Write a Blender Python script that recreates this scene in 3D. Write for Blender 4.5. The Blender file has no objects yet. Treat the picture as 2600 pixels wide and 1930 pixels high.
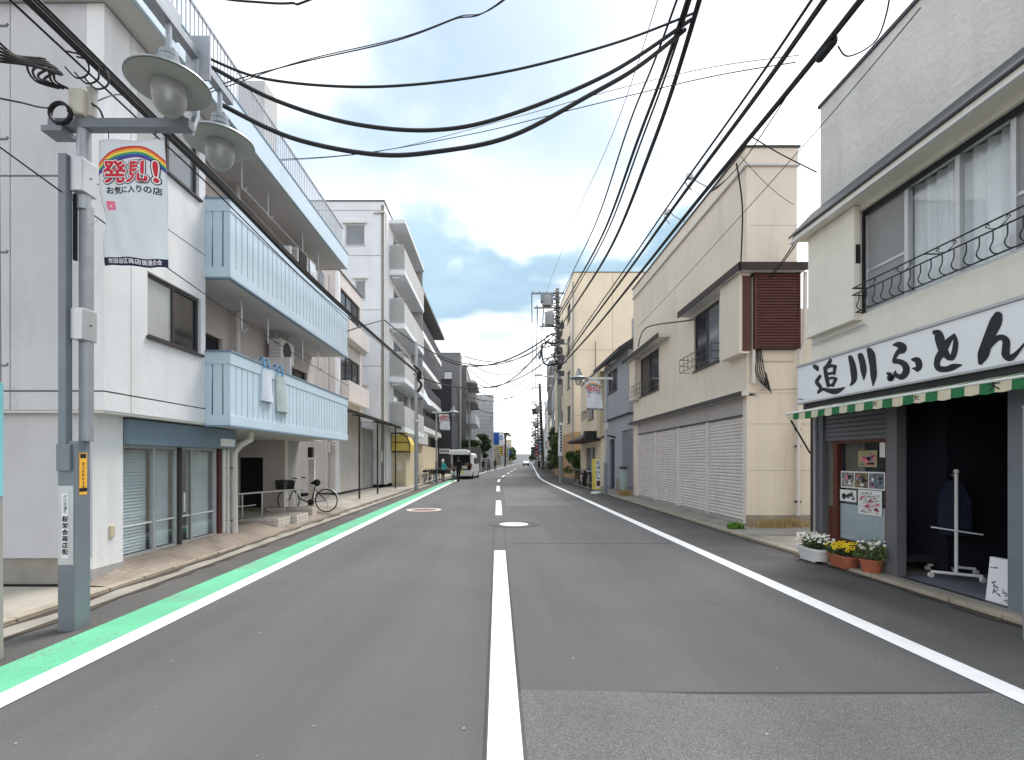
import bpy, bmesh, math, random
from mathutils import Vector, Matrix
random.seed(7)
R = math.radians
scene = bpy.context.scene
col = scene.collection

# ------------------------------------------------------------------ camera
EYE = 1.6                      # camera height
F_PX, CX, HY = 1285.0, 1263.0, 1168.5   # focal length, vanishing point of the street
cam_d = bpy.data.cameras.new('camera'); cam = bpy.data.objects.new('camera', cam_d); col.objects.link(cam)
cam.location = (0, 0, EYE); cam.rotation_euler = (R(90), 0, 0)
cam_d.sensor_width = 36; cam_d.lens = 36 * F_PX / 2600
cam_d.shift_x = 37 / 2600; cam_d.shift_y = 203.5 / 2600
cam_d.clip_start = 0.05; cam_d.clip_end = 3000
scene.camera = cam

# ------------------------------------------------------------------ light
SUN_EL, SUN_AZ = R(60), R(34)       # azimuth measured from +Y (down the street) towards +X
w = bpy.data.worlds.new('World'); scene.world = w; w.use_nodes = True
nt = w.node_tree; nt.nodes.clear()
def wn(t, **k):
    n = nt.nodes.new(t)
    for a, b in k.items(): setattr(n, a, b)
    return n
def wmath(op, a, b=None, clamp=False):
    n = wn('ShaderNodeMath', operation=op); n.use_clamp = clamp
    for i, s in enumerate((a, b)):
        if s is None: continue
        if isinstance(s, (int, float)): n.inputs[i].default_value = s
        else: nt.links.new(s, n.inputs[i])
    return n.outputs[0]
sky = wn('ShaderNodeTexSky', sky_type='NISHITA', sun_disc=False)
sky.sun_elevation = SUN_EL; sky.sun_rotation = SUN_AZ; sky.air_density = 1.0; sky.dust_density = 2.0; sky.ozone_density = 1.5
tc = wn('ShaderNodeTexCoord'); sp = wn('ShaderNodeSeparateXYZ'); nt.links.new(tc.outputs['Generated'], sp.inputs[0])
zz = wmath('ADD', wmath('MAXIMUM', sp.outputs[2], 0.0), 0.32)
px, py = wmath('DIVIDE', sp.outputs[0], zz), wmath('DIVIDE', sp.outputs[1], zz)
cb = wn('ShaderNodeCombineXYZ'); nt.links.new(px, cb.inputs[0]); nt.links.new(py, cb.inputs[1]); cb.inputs[2].default_value = 1.2
n1 = wn('ShaderNodeTexNoise'); n1.inputs['Scale'].default_value = 1.5; n1.inputs['Detail'].default_value = 4; n1.inputs['Roughness'].default_value = .45
n1.inputs['Distortion'].default_value = .2
nt.links.new(cb.outputs[0], n1.inputs['Vector'])
n2 = wn('ShaderNodeTexNoise'); n2.inputs['Scale'].default_value = 2.6; n2.inputs['Detail'].default_value = 5; n2.inputs['Roughness'].default_value = .5
nt.links.new(cb.outputs[0], n2.inputs['Vector'])
r1 = wn('ShaderNodeValToRGB'); r1.color_ramp.elements[0].position = .46; r1.color_ramp.elements[1].position = .70
r1.color_ramp.interpolation = 'EASE'
nt.links.new(n1.outputs[0], r1.inputs[0])
r2 = wn('ShaderNodeValToRGB'); r2.color_ramp.elements[0].position = .36; r2.color_ramp.elements[1].position = .56
r2.color_ramp.elements[0].color = (3.1, 3.6, 4.0, 1); r2.color_ramp.elements[1].color = (7.6, 7.5, 7.4, 1)
nt.links.new(n2.outputs[0], r2.inputs[0])
# the open sky between the clouds: nishita blue, thinly veiled
veil = wn('ShaderNodeMixRGB', blend_type='MIX'); veil.inputs[0].default_value = .6
sk = wn('ShaderNodeMixRGB', blend_type='MULTIPLY'); sk.inputs[0].default_value = 1; sk.inputs[2].default_value = (.85, .8, .74, 1)
nt.links.new(sky.outputs[0], sk.inputs[1]); nt.links.new(sk.outputs[0], veil.inputs[1]); veil.inputs[2].default_value = (1.6, 2.45, 3.1, 1)
mx = wn('ShaderNodeMixRGB'); nt.links.new(r1.outputs[0], mx.inputs[0]); nt.links.new(veil.outputs[0], mx.inputs[1]); nt.links.new(r2.outputs[0], mx.inputs[2])
# a low bank of grey-blue cloud beyond the end of the street, white cloud heaped on it
n3 = wn('ShaderNodeTexNoise'); n3.inputs['Scale'].default_value = 5.0; n3.inputs['Detail'].default_value = 4; n3.inputs['Roughness'].default_value = .48
nt.links.new(tc.outputs['Generated'], n3.inputs['Vector'])
n4 = wn('ShaderNodeTexNoise'); n4.inputs['Scale'].default_value = 9.0; n4.inputs['Detail'].default_value = 3; n4.inputs['Roughness'].default_value = .5
mp4 = wn('ShaderNodeMapping'); mp4.inputs['Scale'].default_value = (.5, .5, 1.6); nt.links.new(tc.outputs['Generated'], mp4.inputs[0]); nt.links.new(mp4.outputs[0], n4.inputs['Vector'])
def sstep(v, lo, hi):
    n = wn('ShaderNodeMapRange', interpolation_type='SMOOTHSTEP'); n.inputs[1].default_value = lo; n.inputs[2].default_value = hi
    nt.links.new(v, n.inputs[0]); return n.outputs[0]
el = wmath('DIVIDE', sp.outputs[2], wmath('MAXIMUM', sp.outputs[1], .05))
az = wmath('DIVIDE', sp.outputs[0], wmath('MAXIMUM', sp.outputs[1], .05))
wob = wmath('MULTIPLY', wmath('SUBTRACT', n3.outputs[0], .5), .75)
wob2 = wmath('MULTIPLY', wmath('SUBTRACT', n4.outputs[0], .5), .45)
top = sstep(wmath('SUBTRACT', .475, wmath('ADD', wmath('ADD', el, wmath('MULTIPLY', wob, .55)), wmath('MULTIPLY', wob2, .35))), -.03, .055)
bot = sstep(wmath('ADD', wmath('SUBTRACT', el, .275), wob2), -.05, .09)
side = sstep(wmath('SUBTRACT', .36, wmath('ABSOLUTE', wmath('ADD', wmath('SUBTRACT', az, .07), wob2))), -.03, .10)
bank = wmath('MULTIPLY', wmath('MULTIPLY', top, bot), side)
thin = wmath('MULTIPLY', wmath('MULTIPLY', sstep(n4.outputs[0], .47, .62), sstep(el, .13, .27)), wmath('MULTIPLY', wmath('SUBTRACT', 1.0, sstep(el, .26, .34)), .75))
haze_w = wmath('SUBTRACT', 1.0, sstep(sp.outputs[2], .30, .56))
hz = wn('ShaderNodeMixRGB'); nt.links.new(haze_w, hz.inputs[0]); nt.links.new(mx.outputs[0], hz.inputs[1]); hz.inputs[2].default_value = (6.6, 6.6, 6.6, 1)
bk = wn('ShaderNodeMixRGB'); nt.links.new(wmath('MAXIMUM', bank, thin), bk.inputs[0]); nt.links.new(hz.outputs[0], bk.inputs[1])
bc = wn('ShaderNodeMixRGB'); nt.links.new(sstep(wmath('ADD', el, wob2), .25, .50), bc.inputs[0]); bc.inputs[1].default_value = (1.4, 2.1, 2.7, 1); bc.inputs[2].default_value = (2.1, 2.9, 3.5, 1)
nt.links.new(bc.outputs[0], bk.inputs[2])
bg = wn('ShaderNodeBackground'); bg.inputs['Strength'].default_value = .1
out = wn('ShaderNodeOutputWorld'); nt.links.new(bk.outputs[0], bg.inputs[0]); nt.links.new(bg.outputs[0], out.inputs[0])

sd = bpy.data.lights.new('sun', 'SUN'); sd.energy = 1.5; sd.angle = R(24); sd.color = (1, .965, .92)
so = bpy.data.objects.new('sun', sd); col.objects.link(so)
sdir = Vector((math.sin(SUN_AZ) * math.cos(SUN_EL), math.cos(SUN_AZ) * math.cos(SUN_EL), math.sin(SUN_EL)))
so.rotation_euler = (-sdir).to_track_quat('-Z', 'Y').to_euler(); so.location = (20, 20, 40)
vs = scene.view_settings; vs.view_transform = 'Standard'; vs.look = 'None'; vs.exposure = 1.55; vs.gamma = 1; vs.use_curve_mapping = False
scene.cycles.max_bounces = 6; scene.cycles.diffuse_bounces = 4; scene.cycles.transparent_max_bounces = 12; scene.cycles.caustics_reflective = False; scene.cycles.caustics_refractive = False

# ------------------------------------------------------------------ measuring helpers
def at(u, v, Y):               # a sighting in the survey photograph at a known distance -> metres
    return ((u - CX) / F_PX * Y, Y, EYE + (HY - v) / F_PX * Y)
def oy(X, u):                  # distance down the street of a sighting on a facade plane X
    return X * F_PX / (u - CX)
def oz(X, u, v):
    return EYE + (HY - v) / (u - CX) * X
def bend(Y):                   # the street bends gently to the right after 40 m
    if Y < 34: return 0.0
    if Y < 50: return .064 * (Y - 34) ** 2 / 32
    return .064 * (Y - 42)

# ------------------------------------------------------------------ materials
def lin(c):
    c = c / 255.0
    return c / 12.92 if c <= .04045 else ((c + .055) / 1.055) ** 2.4
def rgb(r, g, b, k=1.0): return (lin(r) * k, lin(g) * k, lin(b) * k, 1)
MATS = {}
def M(name, c, rough=.75, var=.10, scale=2.0, bump=0.0, bscale=40.0, metal=0.0, streak=0.0, speck=0.0, spec=.4, cracks=0.0, tint=None, lane=0.0, worn=0.0, under=(.15, .15, .15, 1)):
    m = bpy.data.materials.new(name); m.use_nodes = True; t = m.node_tree; N, L = t.nodes, t.links
    b = N['Principled BSDF']; b.inputs['Roughness'].default_value = rough; b.inputs['Metallic'].default_value = metal
    b.inputs['Specular IOR Level'].default_value = spec
    co = N.new('ShaderNodeTexCoord')
    geo = N.new('ShaderNodeNewGeometry')
    pos = geo.outputs['Position'] if tint != 'local' else co.outputs['Object']
    def noise(sc, det=5, vec=None, ro=.55):
        n = N.new('ShaderNodeTexNoise'); n.inputs['Scale'].default_value = sc; n.inputs['Detail'].default_value = det; n.inputs['Roughness'].default_value = ro
        L.new(vec or pos, n.inputs['Vector']); return n.outputs[0]
    def ramp(src, p0, p1, c0, c1):
        r = N.new('ShaderNodeValToRGB'); r.color_ramp.elements[0].position = p0; r.color_ramp.elements[1].position = p1
        r.color_ramp.elements[0].color = c0; r.color_ramp.elements[1].color = c1; L.new(src, r.inputs[0]); return r.outputs[0]
    def mul(a, bb, f=1.0):
        x = N.new('ShaderNodeMixRGB'); x.blend_type = 'MULTIPLY'; x.inputs[0].default_value = f; L.new(a, x.inputs[1]); L.new(bb, x.inputs[2]); return x.outputs[0]
    lo = tuple(v * (1 - var) for v in c[:3]) + (1,); hi = tuple(min(1, v * (1 + var * .8)) for v in c[:3]) + (1,)
    cur = ramp(noise(scale), .3, .7, lo, hi)
    if streak:
        mp = N.new('ShaderNodeMapping'); mp.inputs['Scale'].default_value = (1.5, 1.5, .2); L.new(pos, mp.inputs[0])
        s = ramp(noise(1.6, 7, mp.outputs[0], .6), .50, .80, (1, 1, 1, 1), (1 - streak, 1 - streak * 1.05, 1 - streak * 1.15, 1))
        cur = mul(cur, s)
    if speck:
        s = ramp(noise(170, 2), .44, .66, (1 - speck, 1 - speck, 1 - speck, 1), (1 + speck, 1 + speck, 1 + speck, 1)); cur = mul(cur, s)
    if lane:
        mp = N.new('ShaderNodeMapping'); mp.inputs['Scale'].default_value = (.9, .05, 1); L.new(pos, mp.inputs[0])
        s = ramp(noise(1.3, 6, mp.outputs[0], .6), .32, .68, (1 - lane, 1 - lane, 1 - lane, 1), (1 + lane * .5, 1 + lane * .5, 1 + lane * .48, 1)); cur = mul(cur, s)
        s = ramp(noise(.55, 8, None, .7), .60, .75, (1, 1, 1, 1), (1 - lane * 1.3, 1 - lane * 1.3, 1 - lane * 1.25, 1)); cur = mul(cur, s)
    if cracks:
        vo = N.new('ShaderNodeTexVoronoi'); vo.feature = 'DISTANCE_TO_EDGE'; vo.inputs['Scale'].default_value = .55
        ad = N.new('ShaderNodeMixRGB'); ad.blend_type = 'ADD'; ad.inputs[0].default_value = .5; L.new(pos, ad.inputs[1])
        nn = N.new('ShaderNodeTexNoise'); nn.inputs['Scale'].default_value = 1.6; nn.inputs['Detail'].default_value = 6; L.new(pos, nn.inputs['Vector']); L.new(nn.outputs[1], ad.inputs[2])
        L.new(ad.outputs[0], vo.inputs['Vector'])
        s = ramp(vo.outputs[0], .0, .006, (1 - cracks, 1 - cracks, 1 - cracks, 1), (1, 1, 1, 1)); cur = mul(cur, s)
    if worn:
        nz = noise(22, 8, None, .75); nb_ = noise(1.1, 4)
        ad = N.new('ShaderNodeMath'); ad.operation = 'MULTIPLY_ADD'; ad.inputs[1].default_value = .55; L.new(nb_, ad.inputs[0]); L.new(nz, ad.inputs[2])
        fr_ = ramp(ad.outputs[0], .80 - worn, .86 - worn * .6, (0, 0, 0, 1), (1, 1, 1, 1))
        xm = N.new('ShaderNodeMixRGB'); L.new(fr_, xm.inputs[0]); L.new(cur, xm.inputs[1]); xm.inputs[2].default_value = under; cur = xm.outputs[0]
    L.new(cur, b.inputs['Base Color'])
    if bump:
        bp = N.new('ShaderNodeBump'); bp.inputs['Strength'].default_value = bump; bp.inputs['Distance'].default_value = .02
        L.new(noise(bscale, 4), bp.inputs['Height']); L.new(bp.outputs[0], b.inputs['Normal'])
    rr = N.new('ShaderNodeMapRange'); rr.inputs['To Min'].default_value = max(.02, rough - .08); rr.inputs['To Max'].default_value = min(1, rough + .08)
    L.new(noise(scale * 2.3), rr.inputs[0]); L.new(rr.outputs[0], b.inputs['Roughness'])
    MATS[name] = m; return m
def tiles_mat(name, c1, c2, mortar, bw, bh, msize=.006, rough=.5):
    m = bpy.data.materials.new(name); m.use_nodes = True; N, L = m.node_tree.nodes, m.node_tree.links
    b = N['Principled BSDF']; geo = N.new('ShaderNodeNewGeometry'); br = N.new('ShaderNodeTexBrick'); br.offset = 0
    br.inputs['Color1'].default_value = c1; br.inputs['Color2'].default_value = c2; br.inputs['Mortar'].default_value = mortar
    br.inputs['Scale'].default_value = 1; br.inputs['Brick Width'].default_value = bw; br.inputs['Row Height'].default_value = bh; br.inputs['Mortar Size'].default_value = msize
    L.new(geo.outputs['Position'], br.inputs['Vector'])
    n = N.new('ShaderNodeTexNoise'); n.inputs['Scale'].default_value = 1.3; n.inputs['Detail'].default_value = 6; L.new(geo.outputs['Position'], n.inputs['Vector'])
    r = N.new('ShaderNodeValToRGB'); r.color_ramp.elements[0].position = .35; r.color_ramp.elements[0].color = (.62, .6, .57, 1); r.color_ramp.elements[1].position = .62; L.new(n.outputs[0], r.inputs[0])
    x = N.new('ShaderNodeMixRGB'); x.blend_type = 'MULTIPLY'; x.inputs[0].default_value = 1; L.new(br.outputs[0], x.inputs[1]); L.new(r.outputs[0], x.inputs[2])
    L.new(x.outputs[0], b.inputs['Base Color']); b.inputs['Roughness'].default_value = rough
    bp = N.new('ShaderNodeBump'); bp.inputs['Strength'].default_value = .5; bp.inputs['Distance'].default_value = .006; bp.invert = True
    L.new(br.outputs['Fac'], bp.inputs['Height']); L.new(bp.outputs[0], b.inputs['Normal']); return m
def glass_mat(name, tintc, transp=.55):
    m = bpy.data.materials.new(name); m.use_nodes = True; N, L = m.node_tree.nodes, m.node_tree.links; N.clear()
    o = N.new('ShaderNodeOutputMaterial'); tr = N.new('ShaderNodeBsdfTransparent'); tr.inputs[0].default_value = tintc
    gl = N.new('ShaderNodeBsdfGlossy'); gl.inputs['Roughness'].default_value = .03; gl.inputs[0].default_value = (.9, .95, 1, 1)
    lw = N.new('ShaderNodeLayerWeight'); lw.inputs[0].default_value = transp; mx_ = N.new('ShaderNodeMixShader')
    ma = N.new('ShaderNodeMath'); ma.operation = 'MULTIPLY_ADD'; ma.inputs[1].default_value = .5; ma.inputs[2].default_value = .04; ma.use_clamp = True
    gb = N.new('ShaderNodeNewGeometry'); iv = N.new('ShaderNodeMath'); iv.operation = 'SUBTRACT'; iv.inputs[0].default_value = 1; L.new(gb.outputs['Backfacing'], iv.inputs[1])
    mm = N.new('ShaderNodeMath'); mm.operation = 'MULTIPLY'; L.new(ma.outputs[0], mm.inputs[0]); L.new(iv.outputs[0], mm.inputs[1])
    L.new(lw.outputs['Fresnel'], ma.inputs[0]); L.new(mm.outputs[0], mx_.inputs[0])
    L.new(tr.outputs[0], mx_.inputs[1]); L.new(gl.outputs[0], mx_.inputs[2]); L.new(mx_.outputs[0], o.inputs[0]); return m

asphalt = M('asphalt', (.130, .129, .130, 1), .84, .10, .35, .35, 130, speck=.3, lane=.18)
asphalt_side = M('asphalt_side', (.118, .111, .105, 1), .9, .22, .8, .4, 110, speck=.34)
asphalt_old = M('asphalt_old', (.185, .183, .177, 1), .88, .15, 1.2, .7, 95, speck=.45)
paint_white = M('road_paint_white', (.86, .86, .86, 1), .6, .05, 6, .15, 120, speck=.05)
def paint_green_mat():
    m = M('road_paint_green', rgb(106, 190, 148), .75, .16, 1.4, .35, 130, speck=.16, streak=0, worn=-.05, under=(.2, .26, .23, 1))
    return m
paint_green = paint_green_mat()
concrete = M('concrete', rgb(158, 152, 142), .85, .25, 1.6, .3, 70, streak=.18, speck=.1)
concrete_wet = M('paving_concrete', rgb(165, 158, 146), .5, .35, 1.1, .2, 50)
kerbstone = M('kerb_stone', rgb(172, 160, 144), .85, .2, 3, .3, 80, speck=.12)
dirt = M('earth', rgb(120, 110, 95), .95, .25, 2, .4, 60)
apron_tile = tiles_mat('apron_tile', rgb(162, 149, 136), rgb(150, 138, 126), rgb(130, 119, 108), .1, .1)
wall_white = M('wall_white', (.80, .80, .81, 1), .8, .05, 1.2, .25, 22, streak=.14)
wall_side_shaded = M('wall_side_shaded', rgb(197, 196, 200), .8, .06, .9, .55, 14, streak=.17)  # greyer than the street face: the near face's shade is put into the colour
wall_white2 = M('wall_white2', (.80, .815, .84, 1), .75, .04, .8, .1, 30, streak=.10)
wall_lower_shaded = M('wall_lower_shaded', rgb(194, 193, 196), .8, .08, .7, .4, 18, streak=.10)  # ground floor near wall, its shade painted in by a darker colour
blue_panel = M('balcony_blue', rgb(202, 219, 231), .55, .04, 1.5, .03, 30, streak=.05)
blue_trim = M('balcony_trim', rgb(128, 148, 166), .5, .06, 3)
soffit = M('soffit', rgb(210, 206, 203), .85, .06, 1.5)
pinkish = M('wall_pink_grey', rgb(208, 200, 196), .8, .06, 1.0, .15, 30, streak=.12)
greywall = M('wall_grey', rgb(168, 166, 164), .8, .1, 1.0, .15, 30, streak=.15)
stucco_b = M('stucco_warm_grey', rgb(214, 211, 205), .9, .07, 1.1, 1.0, 11, streak=.16)
stucco_cream = M('stucco_cream', rgb(236, 230, 217), .88, .06, 1.2, .45, 20, streak=.12)
cream_c = M('wall_cream', rgb(226, 213, 197), .85, .05, .9, .25, 18, streak=.13)
cream_side = M('wall_cream_side', rgb(221, 209, 193), .85, .06, .9, .25, 18, streak=.2)
peach = M('wall_peach', rgb(246, 229, 203), .85, .05, .8, .1, 20, streak=.09)
tan = M('wall_tan', rgb(210, 172, 130), .85, .1, 1, .1, 20, streak=.1)
blue_grey = M('siding_blue_grey', rgb(166, 170, 177), .7, .05, 1, .05, 20, streak=.10)
roof_tile = M('roof_tile', rgb(70, 72, 76), .6, .2, 4)
maroon = M('maroon_slats', rgb(84, 42, 38), .5, .12, 3)
dark_brown = M('dark_brown', rgb(58, 44, 40), .6, .15, 3)
wood_brown = M('wood_brown', rgb(96, 52, 38), .55, .2, 4)
black_metal = M('black_metal', rgb(34, 35, 38), .5, .15, 5)
dark_metal = M('dark_metal', rgb(62, 62, 66), .45, .12, 5, metal=.3)
silver = M('galvanised', rgb(168, 172, 178), .42, .10, 6, metal=.45, streak=.08)
silver_dark = M('galvanised_grey', rgb(128, 134, 142), .5, .10, 3, metal=.25, streak=.12)
alu = M('aluminium', rgb(196, 198, 200), .38, .06, 6, metal=.55)
alu_dark = M('aluminium_bronze', rgb(74, 70, 68), .45, .1, 5, metal=.3)
lamp_cream = M('lamp_shade', rgb(158, 162, 164), .36, .06, 4, metal=.45)
lamp_under = M('lamp_shade_under', rgb(172, 173, 170), .5, .05, 5)
shutter_pale = M('shutter_pale', rgb(224, 216, 212), .5, .06, 2, streak=.14, metal=.1)
shutter_grey = M('shutter_grey', rgb(112, 112, 116), .45, .08, 3, metal=.2)
fascia_mauve = M('fascia_mauve', rgb(182, 174, 172), .7, .06, 1.2, streak=.14)
sign_white = M('sign_white', (.84, .85, .87, 1), .35, .02, 2)
ink = M('sign_ink', rgb(30, 36, 44), .4, .2, 4)
ink_red = M('print_red', rgb(206, 30, 56), .6, .05, 6)
banner_cloth = M('banner_cloth', rgb(222, 228, 234), .75, .04, 3, .1, 200)
navy_print = M('print_navy', rgb(28, 26, 62), .7, .08, 6)
pr_orange = M('print_orange', rgb(240, 150, 60), .7, .04, 6); pr_yellow = M('print_yellow', rgb(244, 218, 92), .7, .04, 6)
pr_green = M('print_green', rgb(74, 158, 92), .7, .04, 6); pr_blue = M('print_blue', rgb(44, 92, 172), .7, .04, 6)
pr_violet = M('print_violet', rgb(96, 56, 142), .7, .04, 6); pr_pink = M('print_pink', rgb(238, 120, 150), .7, .2, 30)
awn_green = M('awning_green', rgb(40, 112, 68), .8, .12, 5); awn_cream = M('awning_cream', rgb(208, 198, 172), .8, .08, 5)
fascia_blue = M('fascia_slate_blue', rgb(116, 134, 150), .45, .06, 2, streak=.05)
white_metal = M('white_metal', rgb(226, 226, 224), .4, .04, 4)
pvc = M('pipe_offwhite', rgb(214, 208, 202), .5, .06, 4, streak=.08)
pvc_grey = M('pipe_grey', rgb(158, 158, 158), .5, .06, 4)
rubber = M('rubber', rgb(30, 30, 31), .85, .15, 8)
cable_m = M('cable_black', rgb(34, 34, 36), .6, .1, 5)
cable_g = M('cable_grey', rgb(92, 92, 96), .6, .1, 5)
terracotta = M('terracotta', rgb(166, 96, 72), .8, .15, 6, .2, 60)
soil = M('soil', rgb(62, 48, 38), .95, .3, 20)
dark_int = M('dark_interior', rgb(38, 40, 50), .9, .2, 1)  # dark base colour stands in for the shade of unlit interiors
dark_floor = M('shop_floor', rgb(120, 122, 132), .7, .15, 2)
cloth_navy = M('cloth_navy', rgb(26, 32, 52), .9, .2, 8); cloth_blue = M('cloth_blue', rgb(28, 38, 62), .9, .2, 8); cloth_black = M('cloth_black', rgb(26, 26, 30), .9, .15, 8)
cloth_teal = M('cloth_teal', rgb(64, 172, 178), .85, .1, 8); cloth_grey = M('cloth_grey', rgb(120, 124, 132), .9, .1, 8)
skin = M('skin', rgb(208, 162, 134), .6, .05, 10); hair = M('hair', rgb(32, 26, 24), .6, .2, 30)
bag_cloth = M('bag_cloth', rgb(206, 214, 224), .85, .06, 5, .2, 60); bag_blue = M('bag_blue', rgb(106, 170, 214), .7, .06, 5)
straw = M('dry_grass', rgb(168, 144, 96), .9, .25, 9); weed = M('weed_leaf', rgb(92, 140, 58), .8, .25, 9)
leaf_dark = M('leaf_dark', (.05, .085, .03, 1), .7, .4, 3); leaf_mid = M('leaf_mid', (.06, .11, .03, 1), .7, .4, 3); leaf_pale = M('leaf_pale', (.10, .15, .045, 1), .7, .35, 4)
bark = M('bark', rgb(92, 78, 64), .9, .3, 6, .5, 30)
petal_white = M('petal_white', (.85, .86, .84, 1), .7, .05, 9); petal_yellow = M('petal_yellow', rgb(246, 206, 30), .7, .15, 9)
car_white = M('car_white', (.82, .82, .83, 1), .22, .02, 2, spec=.6); car_dark = M('car_dark', rgb(28, 29, 32), .25, .05, 3)
lamp_red = M('lens_red', rgb(150, 24, 24), .25, .05, 9); lamp_clear = M('lens_clear', rgb(220, 222, 224), .15, .03, 9)
dk_wall = M('wall_charcoal', rgb(66, 66, 72), .8, .08, 1, .1, 20, streak=.06); md_wall = M('wall_mid_grey', rgb(128, 127, 128), .8, .08, 1, .1, 20, streak=.12)
lt_wall = M('wall_light_grey', rgb(190, 190, 190), .8, .06, 1, .1, 20, streak=.12)
brick_white = M('brick_white', rgb(214, 205, 196), .75, .1, 9, .2, 60)
yellow_wall = M('yellow_panel', rgb(216, 190, 96), .7, .08, 2); beige = M('wall_beige', rgb(206, 192, 164), .85, .07, 1, streak=.1)
sticker_y = M('sticker_yellow', rgb(238, 178, 66), .5, .06, 8); teal_sign = M('teal_sign', rgb(134, 206, 214), .4, .04, 4)
pole_conc = M('pole_concrete', rgb(150, 148, 144), .85, .12, 2, .2, 50, streak=.15)
curtain = M('curtain', rgb(232, 236, 238), .9, .04, 4)
screen_m = M('insect_screen', rgb(150, 150, 150), .9, .06, 3)
frost = M('frosted_glass', rgb(170, 184, 190), .25, .06, 3, .25, 60)
pane_dark = M('pane_dark', rgb(40, 44, 50), .06, .3, 1.2, spec=.5)
pane_mid = M('pane_mid', rgb(118, 124, 130), .08, .15, 1.5, spec=.8)
pane_grey = M('pane_frosted_grey', rgb(178, 180, 178), .3, .06, 2.5, spec=.6)
glass = glass_mat('clear_glass', (.96, .97, .97, 1), .3)
glass_d = glass_mat('shop_glass', (.97, .975, .975, 1), .3)
def globe_mat():
    m = bpy.data.materials.new('globe_glass'); m.use_nodes = True; N, L = m.node_tree.nodes, m.node_tree.links; N.clear()
    o = N.new('ShaderNodeOutputMaterial'); tr = N.new('ShaderNodeBsdfTransparent'); tr.inputs[0].default_value = (.86, .88, .88, 1)
    df = N.new('ShaderNodeBsdfDiffuse'); df.inputs[0].default_value = (.72, .73, .72, 1); tl = N.new('ShaderNodeBsdfTranslucent'); tl.inputs[0].default_value = (.75, .76, .75, 1)
    gl = N.new('ShaderNodeBsdfGlossy'); gl.inputs['Roughness'].default_value = .08; lw = N.new('ShaderNodeLayerWeight'); lw.inputs[0].default_value = .38
    a1 = N.new('ShaderNodeMixShader'); a1.inputs[0].default_value = .5; L.new(df.outputs[0], a1.inputs[1]); L.new(tl.outputs[0], a1.inputs[2])
    a2 = N.new('ShaderNodeMixShader'); L.new(lw.outputs['Facing'], a2.inputs[0]); L.new(tr.outputs[0], a2.inputs[1]); L.new(a1.outputs[0], a2.inputs[2])
    a3 = N.new('ShaderNodeMixShader'); L.new(lw.outputs['Fresnel'], a3.inputs[0]); L.new(a2.outputs[0], a3.inputs[1]); L.new(gl.outputs[0], a3.inputs[2])
    mixb = N.new('ShaderNodeMixShader'); mixb.inputs[0].default_value = .35; L.new(a3.outputs[0], mixb.inputs[1]); L.new(a1.outputs[0], mixb.inputs[2]); L.new(mixb.outputs[0], o.inputs[0]); return m
globe = globe_mat()

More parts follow.
